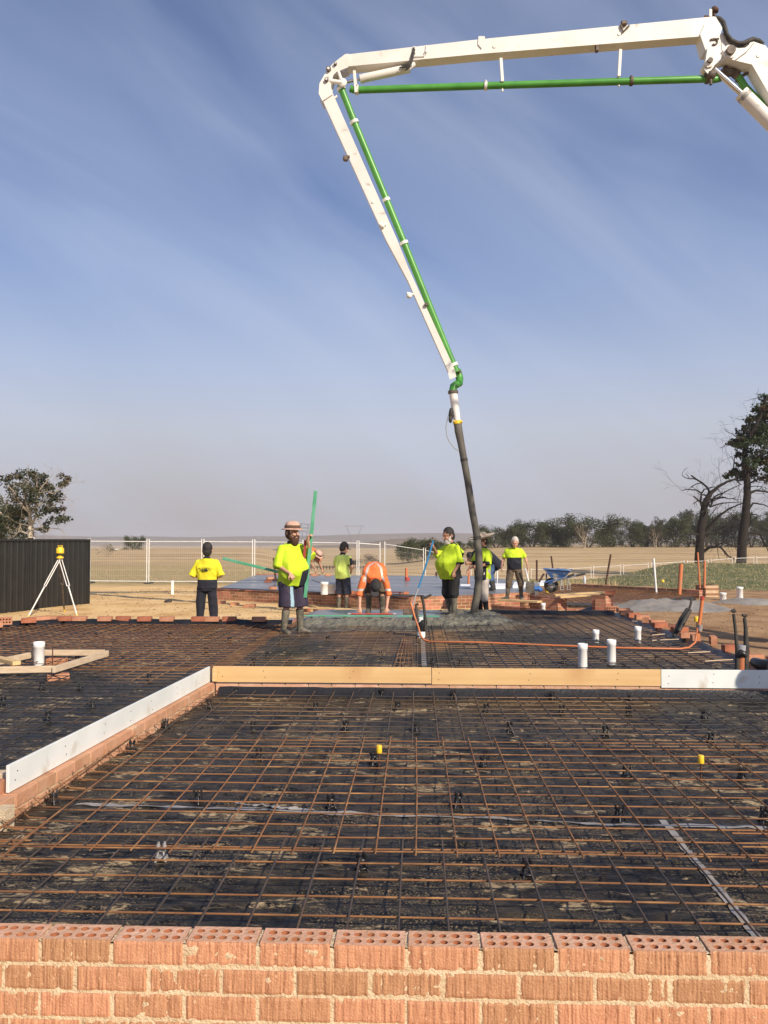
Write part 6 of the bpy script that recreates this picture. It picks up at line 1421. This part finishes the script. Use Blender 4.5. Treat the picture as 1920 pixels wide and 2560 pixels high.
    for i in (3, 8):
        d_ = (pts[i+1]-pts[i]).normalized(); mb = MB(); mb.tube([pts[i]-d_*.03, pts[i]+d_*.03], .078 if i == 8 else .073, 16); mb.obj('hose_band', 'rubber', hs)
    # right-hand joint
    mb = MB(); mb.prism([(1749, 88), (1762, 60), (1788, 44), (1804.5, 72), (1795, 100), (1787, 128), (1803, 140), (1800, 150), (1785, 165), (1781, 172), (1768, 186), (1760, 176), (1759, 160), (1763, 128)], fp, -.025, -.002); mb.prism([(1752, 92), (1798, 80), (1787, 128), (1762, 128)], fp, .0, .26); mb.obj('side_plate', 'boomwhite', rt)
    mb = MB(); mb.prism([(1786, 128), (1800, 84), (1812, 78), (1834, 112), (1838, 134), (1826, 146), (1806, 150), (1786, 160)], fp, .03, .25); mb.obj('knuckle', 'boomwhite', rt)
    mb = MB(); mb.prism([(1766, 124), (1783, 128), (1784, 158), (1778, 170), (1766, 173), (1760, 162)], fp, -.06, -.03); mb.ell(f(1771, 158, -.05), (.085, .03, .085), n=14); mb.obj('link_plate', 'boomwhite', rt)
    for x, y, r in ((1771, 158, .05), (1823, 132, .085)):
        mb = MB(); c = f(x, y, 0); mb.tube([c+V((0, -.12, 0)), c+V((0, .30, 0))], r, 18); mb.tube([c+V((0, -.05, 0)), c+V((0, .28, 0))], r*1.5, 18, 1); mb.obj('pin', ['greasy', 'boomwhite'], rt)
    mb = MB(); mb.prism([(1826, 118), (1836, 117), (1884, 104), (1914, 114), (1922, 124), (1990, 250), (1955, 290), (1880, 161), (1826, 148), (1812, 140)], fp, .0, .28); mb.obj('middle_arm', 'boomwhite', rt)
    mb = MB(); c = f(1896, 139, 0); mb.tube([c+V((0, -.012, 0)), c+V((0, .01, 0))], .04, 12); mb.obj('boss', 'boomwhite', rt)
    mb = MB(); mb.tube([f(1858, 238, .1), f(1960, 340, .1)], .14, 20); mb.tube([f(1853, 233, .1), f(1866, 246, .1)], .14, 20); cy = mb.obj('hydraulic_cylinder', 'boomwhite', rt)
    mb = MB(); mb.tube([f(1786, 174, .1), f(1858, 238, .1)], .055, 16); mb.obj('piston_rod', 'chrome', cy)
    mb = MB(); mb.tube([f(1844, 190, .3), f(1862, 218, .3), f(1960, 318, .3)], .072, 16); mb.obj('delivery_pipe', 'boomgreen', rt)
    mb = MB(); mb.tube([f(1806, 172, .25), f(1818, 182, .25), f(1832, 180, .28), f(1844, 190, .3)], .085, 12); mb.tube([f(1840, 204, .3), f(1858, 188, .3), f(1880, 178, .2)], .03, 8); mb.tube([f(1777, 180, .05), f(1777, 212, .05)], .03, 8); mb.ell(f(1775, 188, .05), (.12, .1, .09), n=10); mb.obj('pipe_swivel', 'greasy', rt)
    mb = MB(); pts = [f(1788, 44, .05), f(1800, 48, .05), f(1808, 56, .0), f(1812, 70, -.02), f(1817, 88, -.02), f(1828, 101, -.02), f(1845, 109, -.02), f(1860, 108, -.02), f(1872, 102, 0), f(1882, 98, .03), f(1896, 102, .1), f(1906, 110, .15)]
    mb.tube(pts, .045, 10); mb.tube([q_+V((.02, .03, -.05)) for q_ in pts[2:]], .03, 8); mb.obj('hydraulic_hose', 'rubber', rt)
    mb = MB(); mb.tube([f(1812, 78, -.03), f(1813, 108, -.03), f(1820, 124, -.05)], .006, 5); mb.tube([f(1885, 107, -.03), f(1868, 128, -.03), f(1838, 150, -.03)], .006, 5); mb.obj('cable', 'greasy', rt)
    mb = MB(); mb.prism([(1762, 44), (1764, 33), (1773, 34), (1776, 43)], fp, .05, .2, 1); mb.beam(f(1776, 42, .05), f(1776, 24, .05), .05, .04, up=V((0, 1, 0))); mb.lathe([(.02, 0), (.075, .01), (.08, .06), (.045, .11)], f(1786, 32, .08), 12, 1); mb.tube([f(1784, 40, .08), f(1786, 30, .08)], .03, 8, 1); mb.obj('work_light', ['boomwhite', 'stake'], rt)
    mb = MB(); mb.bbox(f(1560, 58, -.03), (.12, .08, .09), b=.02); mb.tube([f(1552, 62, -.03), f(1558, 80, -.03), f(1566, 70, -.04), f(1573, 64, -.02)], .02, 6); mb.obj('valve_block', 'greasy', rt)
    mb = MB(); mb.bbox(f(1492, 122, .05), (.06, .1, .12), b=.01); mb.obj('bracket', 'greasy', rt)
    mb = MB(); c = f(1786, 104, -.04); mb.tube([c+V((math.cos(a)*.06, 0, math.sin(a)*.06)) for a in lin(-2.2, 2.6, 12)], .018, 6); mb.tube([f(1776, 99, -.04), f(1797, 97, -.04)], .02, 6); mb.obj('lifting_eye', 'greasy', rt)
boom()

# ------------------------------------------------------------------ trees
def grow(mb, tips, R, p, d, L, r, lv, spread=.6, kink=.25, up=.1, n=3, shrink=.72, sides=6, minr=.01):
    pts = [p]; rs = [r]; k = 4; q = p; dd = d
    for i in range(k):
        dd = (dd+V((R.uniform(-kink, kink), R.uniform(-kink, kink), R.uniform(-kink, kink)+up*.3))).normalized(); q = q+dd*L/k; pts.append(q); rs.append(max(minr, r*(1-.38*(i+1)/k)))
    mb.tube(pts, rs, sides, caps=False)
    if lv == 0: tips.append((q, dd)); return
    for i in range(n):
        a = R.uniform(0, 2*PI); o = dd.orthogonal().normalized(); o = Matrix.Rotation(a, 3, dd) @ o
        nd = (dd+o*R.uniform(spread*.5, spread*1.3)+V((0, 0, up))).normalized(); b = pts[R.randint(2, 4)]
        grow(mb, tips, R, b, nd, L*R.uniform(shrink*.8, shrink*1.1), rs[-1]*.8, lv-1, spread, kink, up, n, shrink, max(3, sides-1), minr)
    tips.append((q, dd))
def leaves(mb, R, c, rad, n, s_, flat=.75, mi=0):
    for i in range(n):
        v = V((R.gauss(0, 1), R.gauss(0, 1), R.gauss(0, 1)))
        v = v.normalized()*rad*(R.random()**.45); v.z *= flat; q = c+v
        a = V((R.gauss(0, 1), R.gauss(0, 1), R.gauss(0, 1))).normalized(); b = a.orthogonal().normalized(); b = Matrix.Rotation(R.uniform(0, 6), 3, a) @ b; z = s_*R.uniform(.6, 1.4)
        mb.add([q-a*z*.5, q+b*z*.3, q+a*z*.5, q-b*z*.3], [(0, 1, 2, 3)], mi)
def gum_mesh(seed, H, W, nleaf=60, crown0=.22, bare=0.):
    R = rnd(seed); tr = MB(); lf = MB(); tips = []
    for k in range(R.choice((2, 3))):
        a = R.uniform(0, 6.28); grow(tr, tips, R, V((math.cos(a)*.15, math.sin(a)*.15, -.3)), V((math.cos(a)*.35, math.sin(a)*.35, 1)).normalized(), H*.36, .22*H/10, 3, .75, .2, .12, 3, .7, 6, .02)
    sx = W/2/max(1e-3, max(math.hypot(t[0].x, t[0].y) for t in tips)); sz = H/max(t[0].z for t in tips)*.93
    tr.v = [(x*sx if z > 1 else x, y*sx if z > 1 else y, z*sz) for x, y, z in tr.v]
    for (t, d_) in tips:
        c = V((t.x*sx, t.y*sx, t.z*sz))
        if c.z > H*crown0*.5 and R.random() > bare:
            leaves(lf, R, c, R.uniform(.5, 1.1)*W/9, int(nleaf*R.uniform(.5, 1.3)), .34, .8)
    for i in range(22):         # low skirt of foliage
        a = R.uniform(0, 6.28); k = R.uniform(.35, .95)
        if R.random() > bare: leaves(lf, R, V((math.cos(a)*W/2*k*.85, math.sin(a)*W/2*k*.85, H*R.uniform(.07, .3))), R.uniform(.7, 1.3)*W/9, int(nleaf*.9), .32, .8)
    n = 64
    for i in range(n):          # outer crown clumps, uneven dome
        a = R.uniform(0, 6.28); e = math.asin(R.uniform(-.25, 1.)); k = R.uniform(.55, 1.0)
        c = V((math.cos(a)*math.cos(e)*W/2*k*.86, math.sin(a)*math.cos(e)*W/2*k*.86, H*.36+math.sin(e)*H*(.56 if e > 0 else .9)*k))
        if R.random() > bare: leaves(lf, R, c, R.uniform(.7, 1.35)*W/9, int(nleaf*1.1), .30, .75)
    return tr, lf
var = []
for i, (s_, H_, W_, bare) in enumerate(((1, 9.5, 14, 0), (2, 11.5, 12, 0.05), (3, 8.5, 11, 0), (4, 12, 11, .35), (5, 10.5, 10, .15))):
    tr, lf = gum_mesh(s_+10, H_, W_, 62, bare=bare)
    var.append((tr.mesh('trunk', 'bark_grey'), lf.mesh('crown', 'leaf_olive' if i < 3 else 'leaf_gum'), H_))
tr_, lf_ = gum_mesh(99, 9.5, 10, 22, bare=.7); dead = (tr_.mesh('trunk', 'bark_pale'), lf_.mesh('crown', 'leaf_brown'), 9.5)
def plant(v, px, pybase, pytop, Y, label, sx=1., rz=0., group=None, name='gum_tree', zoff=0.):
    b = AY(px, pybase, Y); h = AY(px, pytop, Y).z-b.z; rt = thing(name, label, 'tree', (b.x, b.y, b.z+zoff), rz, group)
    s_ = h/v[2]; rt.scale = (s_*sx, s_*sx, s_)
    for nm, me in (('trunk', v[0]), ('crown', v[1])): o = bpy.data.objects.new(nm, me); C.objects.link(o); o.parent = rt
    return rt
TL = [(1240, 1371, 1312, 1.1, 0), (1283, 1371, 1322, 1.1, 2), (1330, 1371, 1297, 1.25, 0), (1375, 1371, 1306, 1.0, 2), (1412, 1371, 1320, 1.0, 1), (1470, 1371, 1284, 1.15, 0), (1528, 1371, 1312, 1., 2), (1580, 1371, 1290, 1.0, 1), (1612, 1371, 1305, .95, 2), (1650, 1371, 1288, .9, 3), (1690, 1371, 1282, .95, 1), (1722, 1371, 1270, .9, 4), (1765, 1371, 1280, 1., 3), (1800, 1371, 1272, .9, 1), (1838, 1371, 1280, 1., 4), (1880, 1371, 1268, 1., 3), (1915, 1371, 1276, 1., 1), (1955, 1371, 1270, 1, 4)]
dsc = ['low round gum at the tapering end of the treeline', 'small gum stepping up the treeline', 'broad dome shaped gum above the white haired man', 'dark gum filling the dip past the broad dome', 'short dark gum beside the pale dead tree', 'largest rounded gum behind the pale dead tree', 'low gum beneath the distant pylon', 'tall leafy gum above the far end of the fence', 'lower gum behind the white pole top', 'thin crowned gum with trunk showing', 'dense gum near the first burnt tree', 'tall sparse gum just before the first burnt trunk', 'sparse gum seen through the burnt branches', 'gum between the two burnt trunks', 'gum hard against the second burnt trunk', 'sparse gum beyond the second burnt trunk', 'gum at the very edge of the treeline', 'last gum, half out of view']
for i, (px, pb, pt, sx, vi) in enumerate(TL): plant(var[vi], px, pb+1, pt, 236+(i*37 % 23), dsc[i], sx*1.12, i*1.3, 'gum treeline')
plant(dead, 1462, 1371, 1302, 222, 'pale dead tree standing in front of the largest rounded gum', 1.0, 1.)
plant(dead, 1640, 1371, 1310, 226, 'pale bare tree between the leafy gums of the treeline', .8, 2.)
for (px, pb, pt, sx, vi, Y, lab) in ((1062, 1400, 1343, 1.3, 0, 170, 'round dark gum behind the second leaning fence panel'), (1022, 1404, 1350, 1.0, 2, 165, 'dark gum at the shadowed foot of the slope, behind the leaning fence'), (1095, 1390, 1348, 1.1, 1, 180, 'gum behind the raised hand of the heavy man'), (1150, 1378, 1352, 1.3, 2, 200, 'low gum behind the head of the heavy man'), (1185, 1375, 1350, 1.2, 0, 210, 'low gum beyond the rubber hose'), (1215, 1373, 1340, 1.1, 1, 220, 'gum just past the rubber hose')):
    plant(var[vi], px, pb, pt, Y, lab, sx, px*.1)
plant(var[0], 335, 1379, 1338, 210, 'lone small tree on the skyline above the second fence panel', 1.0, .4)
plant(var[1], 12, 1375, 1245, 68, 'dense brownish green gum at the left behind the dark fence', 1.1, 1.)
# scrubby bare trees in the valley
R = rnd(12)
for i, (px, pb, pt, Y) in enumerate(((800, 1415, 1372, 120), (870, 1418, 1385, 120), (895, 1418, 1392, 116), (920, 1418, 1378, 118), (935, 1420, 1395, 110), (262, 1410, 1345, 95))):
    b = AY(px, pb, Y); H_ = AY(px, pt, Y).z-b.z; tr = MB(); tips = []
    for k in range(2 if i == 5 else 4): a = R.uniform(0, 6.28); grow(tr, tips, R, V((0, 0, -.1)), V((math.cos(a)*.5, math.sin(a)*.5, 1)).normalized(), H_*.42, .05*H_/3, 3, .8, .3, .15, 3, .72, 4, .012)
    rt = thing('bare_tree', ['bare scrubby tree behind the red pole', 'low grey scrub past the shoulder of the man in navy shorts', 'small grey shrub in the valley', 'bare spreading bush above the bending man', 'low bare bush just above the orange shirt', 'ghostly thin bare tree behind the second fence panel'][i], 'tree', b)
    tr.obj('trunk', 'bark_grey' if i < 5 else 'bark_pale', rt); lf = MB()
    for t, d_ in tips:
        if R.random() < .35: leaves(lf, R, t, .35, 8, .13)
    if lf.v: lf.obj('crown', 'leaf_brown', rt)
# big pale limbed gum behind the dark fence, limbs traced from its silhouette
def traced(name, label, Y, limbs, clumps, mt, ml, seed, cat='tree', leafn=60, ls=.16, twigs=True, dz=1.5, nsub=3):
    R = rnd(seed); b = AY(*limbs[0][0][0], Y); rt = thing(name, label, cat, (b.x, b.y, b.z)); O = V(rt.location)
    tr = MB(); lf = MB(); dep = {}; tips = []
    for (pts, r0, r1) in limbs:
        d0 = dep.get(pts[0], 0.); d1 = d0+R.uniform(-dz, dz); n = len(pts); P_ = []
        for i, q in enumerate(pts):
            dd = d0+(d1-d0)*i/(n-1); dep[q] = dd; P_.append(AY(q[0], q[1], Y+dd)-O)
        fine = []
        for i in range(n-1):
            for k in range(3): fine.append(P_[i].lerp(P_[i+1], k/3)+V((R.uniform(-1, 1), 0, R.uniform(-1, 1)))*.03*(k > 0))
        fine.append(P_[-1]); tr.tube(fine, [r0+(r1-r0)*i/(len(fine)-1) for i in range(len(fine))], 8, caps=False)
        if twigs:
            for i in range(2, len(fine)):
                if R.random() < .75:
                    dd_ = (fine[i]-fine[i-1]).normalized(); o = Matrix.Rotation(R.uniform(0, 6.28), 3, dd_) @ dd_.orthogonal().normalized()
                    grow(tr, tips, R, fine[i], (dd_*.6+o).normalized(), R.uniform(.5, 1.3)*twigs, r1*.5, 2, .8, .35, -.05 if twigs > 1 else .05, 2, .7, 3, .006)
    for (px, py, rad, n) in clumps:
        c = AY(px, py, Y+R.uniform(-dz, dz))-O
        for k in range(nsub): leaves(lf, R, c+V((R.uniform(-1, 1), R.uniform(-1, 1), R.uniform(-.6, .6)))*rad*.75, rad*R.uniform(.45, .7), int(leafn*n/nsub), ls, .75, 0 if R.random() < .7 else 1)
    tr.obj('trunk', mt, rt)
    if lf.v: lf.obj('crown', ml, rt)
    return rt
def q4(x, y): return (x*.2773, 1160+y*.2773)
L = lambda *a: [q4(*p_) for p_ in a]
traced('gum_tree', 'tall old gum with pale twisting limbs behind the dark fence', 52,
       [(L((270, 700), (268, 600), (275, 560)), .16, .13), (L((275, 560), (300, 520), (330, 470), (320, 380), (340, 260), (330, 150)), .10, .03), (L((275, 560), (280, 490), (260, 430), (215, 390), (170, 330), (120, 240), (60, 190)), .09, .02),
        (L((268, 600), (330, 590), (390, 600), (440, 620)), .05, .02), (L((330, 470), (400, 440), (470, 430), (560, 420)), .06, .015), (L((340, 260), (420, 250), (480, 270), (560, 200), (620, 230)), .05, .012), (L((340, 260), (400, 180), (440, 130), (480, 90)), .05, .012),
        (L((260, 430), (220, 300), (240, 200), (250, 130)), .05, .012), (L((275, 560), (190, 540), (160, 620), (120, 660)), .05, .02), (L((320, 380), (420, 340), (500, 330), (620, 320)), .05, .01), (L((390, 600), (480, 580), (540, 590), (590, 630)), .03, .01)],
       [(*q4(x, y), r, n) for x, y, r, n in ((110, 120, .75, 1), (170, 100, .6, .8), (90, 190, .7, .9), (330, 110, .8, 1.1), (290, 160, .9, 1.2), (250, 230, .9, 1.2), (350, 200, .9, 1.3), (190, 280, .8, 1), (300, 280, .9, 1.2), (400, 270, .7, .9), (430, 330, .7, .9), (480, 240, .6, .8), (540, 200, .55, .8), (590, 115, .45, .7), (510, 290, .55, .7), (230, 350, .7, 1), (150, 300, .7, 1), (410, 380, .6, .8), (500, 410, .5, .7), (560, 460, .5, .6), (460, 520, .5, .6), (550, 530, .5, .6), (340, 440, .7, .8), (200, 440, .6, .7), (380, 580, .4, .5), (310, 340, .7, .8), (380, 150, .6, .8))],
       'bark_pale', ['leaf_gum', 'leaf_brown'], 5, leafn=260, ls=.15, twigs=.8)
traced('gum_tree', 'brownish leafy gum beside the tall pale limbed one', 56, [(L((90, 700), (100, 600), (70, 520)), .14, .08), (L((70, 520), (20, 450), (-60, 400)), .08, .03), (L((100, 600), (150, 520), (160, 470)), .07, .02)],
       [(*q4(x, y), r, n) for x, y, r, n in ((20, 380, 1.2, 1.6), (90, 380, 1.1, 1.4), (-40, 440, 1.3, 1.6), (40, 480, 1.3, 1.8), (120, 460, 1.1, 1.5), (-30, 550, 1.3, 1.6), (60, 580, 1.3, 1.8), (150, 560, 1.0, 1.3), (170, 430, .9, 1), (-60, 620, 1.2, 1.4), (30, 650, 1.1, 1.3), (110, 640, 1., 1.2), (200, 520, .7, .8), (190, 610, .7, .8), (300, 560, .5, .5))],
       'bark_pale', ['leaf_olive', 'leaf_brown'], 6, leafn=150, ls=.16, twigs=.8)
def q6(x, y): return (1400+x*.31344, 960+y*.31344)
L = lambda *a: [q6(*p_) for p_ in a]
traced('burnt_tree', 'burnt bare tree with drooping arching branches', 84,
       [(L((1112, 1440), (1115, 1300), (1125, 1160), (1145, 1030), (1165, 930), (1200, 870)), .50, .26), (L((1200, 870), (1260, 820), (1330, 780), (1400, 760), (1440, 800)), .20, .05), (L((1145, 1030), (1120, 930), (1130, 870), (1090, 845), (1020, 840), (970, 850)), .13, .03),
        (L((1165, 930), (1200, 980), (1230, 900), (1300, 870), (1380, 830), (1450, 800)), .12, .03), (L((1130, 1180), (1200, 1130), (1260, 1060), (1340, 1000), (1460, 950)), .20, .05), (L((1130, 1200), (1230, 1190), (1320, 1150), (1400, 1100)), .10, .03), (L((1120, 1350), (1200, 1300), (1280, 1300), (1340, 1370), (1400, 1400)), .16, .04),
        (L((1240, 1290), (1300, 1260), (1400, 1300), (1440, 1310)), .09, .03), (L((1130, 870), (1150, 840), (1230, 820), (1270, 850), (1300, 900)), .08, .02), (L((1200, 980), (1290, 950), (1380, 945), (1450, 940)), .08, .02), (L((1125, 1160), (1170, 1210), (1240, 1240), (1270, 1400)), .07, .02)],
       [], 'bark_dark', ['leaf_pine', 'leaf_brown'], 7, twigs=2.2, dz=2)
traced('pine_tree', 'tall scorched pine with green top and blackened trunk', 86,
       [(L((1445, 1440), (1455, 1250), (1480, 1050), (1495, 880), (1490, 760), (1470, 640), (1480, 500), (1540, 380), (1600, 250), (1650, 100)), .52, .14), (L((1495, 880), (1560, 850), (1640, 860), (1760, 880)), .14, .05), (L((1480, 1050), (1540, 950), (1620, 960), (1700, 1000)), .13, .03), (L((1490, 760), (1420, 770), (1380, 700), (1390, 590), (1410, 560)), .12, .03),
        (L((1480, 500), (1400, 500), (1330, 480), (1275, 510)), .1, .02), (L((1480, 500), (1420, 430), (1380, 400), (1320, 375)), .08, .02), (L((1540, 380), (1620, 330), (1740, 300)), .12, .04), (L((1470, 640), (1560, 620), (1680, 640)), .12, .04), (L((1455, 1250), (1520, 1180), (1600, 1200), (1660, 1330), (1700, 1420)), .12, .03), (L((1490, 800), (1580, 760), (1680, 780)), .1, .03), (L((1600, 250), (1560, 220), (1540, 190)), .06, .02)],
       [(*q6(x, y), r, n) for x, y, r, n in ((1645, 100, .7, .8), (1655, 170, .8, 1), (1600, 200, .8, 1), (1560, 215, .5, .7), (1640, 260, 1.1, 1.4), (1590, 290, .9, 1.2), (1520, 280, .5, .7), (1530, 320, .7, .9), (1480, 350, .4, .5), (1450, 375, .5, .6), (1500, 400, .8, 1), (1560, 380, 1.1, 1.5), (1620, 370, 1.2, 1.6), (1690, 330, 1.2, 1.6), (1440, 440, .5, .6), (1380, 480, .5, .6), (1420, 500, .7, .9), (1490, 470, .9, 1.2), (1560, 470, 1.2, 1.6), (1640, 460, 1.3, 1.8), (1720, 450, 1.3, 1.6), (1440, 560, .6, .8), (1520, 560, 1., 1.3), (1600, 560, 1.2, 1.6), (1690, 560, 1.3, 1.6), (1360, 720, .5, .7), (1330, 735, .4, .5), (1430, 640, .4, .5), (1440, 720, .6, .8), (1500, 720, .9, 1.1), (1580, 680, 1.1, 1.4), (1660, 660, 1.2, 1.6), (1740, 640, 1.2, 1.5), (1620, 760, .8, .8), (1700, 760, 1.0, 1), (1390, 690, .4, .5), (1520, 640, .8, .9), (1560, 600, .9, 1), (1640, 600, 1.2, 1.4), (1600, 420, 1.1, 1.2), (1540, 430, .9, 1), (1460, 420, .6, .7), (1620, 700, .9, .9), (1760, 560, 1.3, 1.5), (1480, 620, .6, .6), (1410, 455, .5, .6), (1560, 260, .7, .8), (1700, 220, 1.1, 1.4), (1680, 140, .9, 1))],
       'bark_dark', ['leaf_pine', 'leaf_brown'], 8, leafn=190, ls=.27, twigs=1.6, dz=2.4, nsub=6)
# ------------------------------------------------------------------ pylons, far vehicles
def pylon(px, pt, pb, Y, label, kind=0, rz=0.2):
    b = AY(px, pb, Y); H_ = AY(px, pt, Y).z-b.z; rt = thing('pylon', label, 'pylon', b, rz); mb = MB(); w_ = H_*.13
    lv = 7; r = .12
    def cr(z): k = 1-z/H_; return w_*(k**1.3)+.02*H_
    P_ = []
    for i in range(lv+1): z = H_*i/lv*.97; c = cr(z); P_.append([V((sx*c, sy*c, z)) for sx, sy in ((-1, -1), (1, -1), (1, 1), (-1, 1))])
    for i in range(lv):
        for k in range(4): mb.tube([P_[i][k], P_[i+1][k]], r, 3, caps=False); mb.tube([P_[i][k], P_[i+1][(k+1) % 4]], r*.6, 3, caps=False)
    mb.obj('tower', 'pylon', rt); mb = MB()
    for z, L_ in ((.97, .16), (.82, .24), (.68, .2)): mb.tube([V((-L_*H_, 0, z*H_)), V((0, 0, z*H_+.02*H_)), V((L_*H_, 0, z*H_))], r, 3); mb.tube([V((-L_*H_, 0, z*H_)), V((0, 0, z*H_-.02*H_)), V((L_*H_, 0, z*H_))], r, 3)
    mb.obj('cross_arm', 'pylon', rt)
def vpylon(px, pt, pb, Y, label):
    b = AY(px, pb, Y); H_ = AY(px, pt, Y).z-b.z; rt = thing('pylon', label, 'pylon', b, .15); mb = MB(); r = .15
    def leg(s_):
        a = V((0, 0, 0)); e = V((s_*H_*.30, 0, H_*.9))
        for (ox, oy) in ((-.4, -.4), (.4, -.4), (0, .5)): mb.tube([a, e*.5+V((ox, oy, 0))*2, e+V((ox, oy, 0))], r, 3)
        for i in range(9): c = e*(i/9); d_ = e*((i+1)/9); k = 1.4*math.sin(PI*(i+.5)/9); mb.tube([c+V((-k*.6, 0, 0)), d_+V((k*.6, 0, 0))], r*.6, 3, caps=False)
    leg(-1); leg(1); mb.tube([V((-.46*H_, 0, H_*.9)), V((.46*H_, 0, H_*.9))], r, 3); mb.tube([V((-.4*H_, 0, H_*.94)), V((.4*H_, 0, H_*.94))], r, 3)
    for i in range(12): x = (-.4+.8*i/12)*H_; mb.tube([V((x, 0, H_*.94)), V((x+.033*H_, 0, H_*.9)), V((x+.066*H_, 0, H_*.94))], r*.5, 3, caps=False)
    for s_ in (-1, 1): mb.tube([V((s_*.30*H_, 0, H_*.94)), V((s_*.36*H_, 0, H_*1.02))], r, 3)
    mb.obj('tower', 'pylon', rt)
vpylon(885, 1310, 1372, 1250, 'faint V shaped pylon just right of the man in navy shorts')
vpylon(985, 1335, 1375, 1400, 'faint V shaped pylon above the first leaning fence panel')
vpylon(650, 1338, 1372, 1600, 'very faint V shaped pylon beyond the bearded man')
pylon(752, 1307, 1372, 560, 'faint lattice pylon behind the hat of the bearded man')
pylon(770, 1309, 1372, 640, 'faint lattice pylon between hat and upright green screed')
pylon(1398, 1292, 1372, 480, 'small lattice pylon poking above the treeline beyond the broad dome')
pylon(1546, 1295, 1372, 480, 'small lattice pylon poking up between two leafy gums')
def far_box(px, pt, pb, w_, Y, m, label, cat, name):
    b = AY(px, pb, Y); h = AY(px, pt, Y).z-b.z; rt = thing(name, label, cat, b, .1); mb = MB(); mb.bbox((0, 0, h*.55), (w_*Y/F, 2.4, h*.9), b=.1); mb.obj('body', m, rt)
    for s_ in (-.3, .3): mb = MB(); mb.lathe([(.45, -1.25), (.45, 1.25)], (s_*w_*Y/F, 0, .4), 10, R=Matrix.Rotation(PI/2, 3, 'X')); mb.obj('wheel', 'rubber', rt)
for a in ((254, 1374, 1382, 12, 215, 'pvc', 'tiny white van far beyond the first fence panel', 'van', 'parked_van'), (275, 1373, 1381, 14, 215, 'darkbox', 'tiny dark truck box far beyond the first fence panel', 'truck', 'parked_truck'), (290, 1372, 1382, 15, 214, 'pvc', 'tiny white truck box beside the dark one', 'truck', 'parked_truck'), (315, 1379, 1382, 26, 213, 'pvc', 'low white trailer under the lone small tree', 'trailer', 'parked_trailer'), (236, 1376, 1382, 10, 213, 'pvc', 'tiny pale car close to the dark fence end', 'car', 'parked_car'), (233, 1384, 1391, 9, 180, 'yellow', 'tiny yellow machine beside the fence post', 'excavator', 'small_excavator')): far_box(*a)
# valley post and rail fence
rt = thing('rail_fence', 'low grey rail fence in the valley beyond the rear slab', 'fence'); 
for k, (x0, x1) in enumerate(((770, 840), (875, 950))):
    for i in range(10): x = x0+(x1-x0)*i/9; mb = MB(); mb.tube([AY(x, 1423, 100), AY(x, 1414, 100)], .09, 4); mb.obj('post', 'bark_grey', rt)
    for y in (1416, 1419): mb = MB(); mb.tube([AY(x0, y, 100), AY(x1, y, 100)], .05, 4); mb.obj('rail', 'bark_grey', rt)
# ------------------------------------------------------------------ out of view: gum and bystander added to shade dirt and board
R = rnd(31); tr = MB(); tips = []
for (o_, h_, r_) in ((V((0, 0, -.3)), 6.2, .42), (V((-.4, -1.9, -.3)), 5.6, .16)): grow(tr, tips, R, o_, V((.03, .02, 1)), h_, r_, 3, .7, .12, .12, 3, .75, 8, .02)
rt = thing('gum_tree', 'unseen gum added off to the side so its trunk shade crosses the brown dirt', 'tree', (9.6, 12.1, -.3)); tr.obj('trunk', 'bark_grey', rt); lf = MB()
for t_, d_ in tips:
    if R.random() < .5: leaves(lf, R, t_, .45, 24, .12)
lf.obj('crown', 'leaf_olive', rt)
person('unseen bystander in navy, added to cast the shadow on the short white form board', (4.95, 6.75, -.05), math.radians(-60), {}, 'skin', dict(mats=['navy']), dict(mats=['navy'], len=1.9), seed=12, girth=1.1, hat=straw_hat, hair='hairbrown')  # unseen figure, added only for its shadow on the board
# ------------------------------------------------------------------ smoke haze
mb = MB(); mb.box((0, 0, 0), (2, 2, 2)); hz = mb.obj('haze', 'pvc'); hz.scale = (3400, 3400, 30); hz.location = (0, 0, -5); 
zlo, zhi = -45, 34; hz.scale = (3400, 3400, (zhi-zlo)/2); hz.location = (0, 0, (zhi+zlo)/2)
m = bpy.data.materials.new('smoke_haze'); m.use_nodes = True; t = m.node_tree; t.nodes.clear(); o = N(t, 'ShaderNodeOutputMaterial'); pv = N(t, 'ShaderNodeVolumePrincipled'); pv.inputs['Color'].default_value = (.90, .88, .92, 1); pv.inputs['Density'].default_value = .00022; pv.inputs['Anisotropy'].default_value = .0
t.links.new(pv.outputs[0], o.inputs['Volume']); hz.data.materials.clear(); hz.data.materials.append(m); tag(hz, 'thin mauve bush fire smoke hanging over the whole paddock', 'haze', kind='stuff')
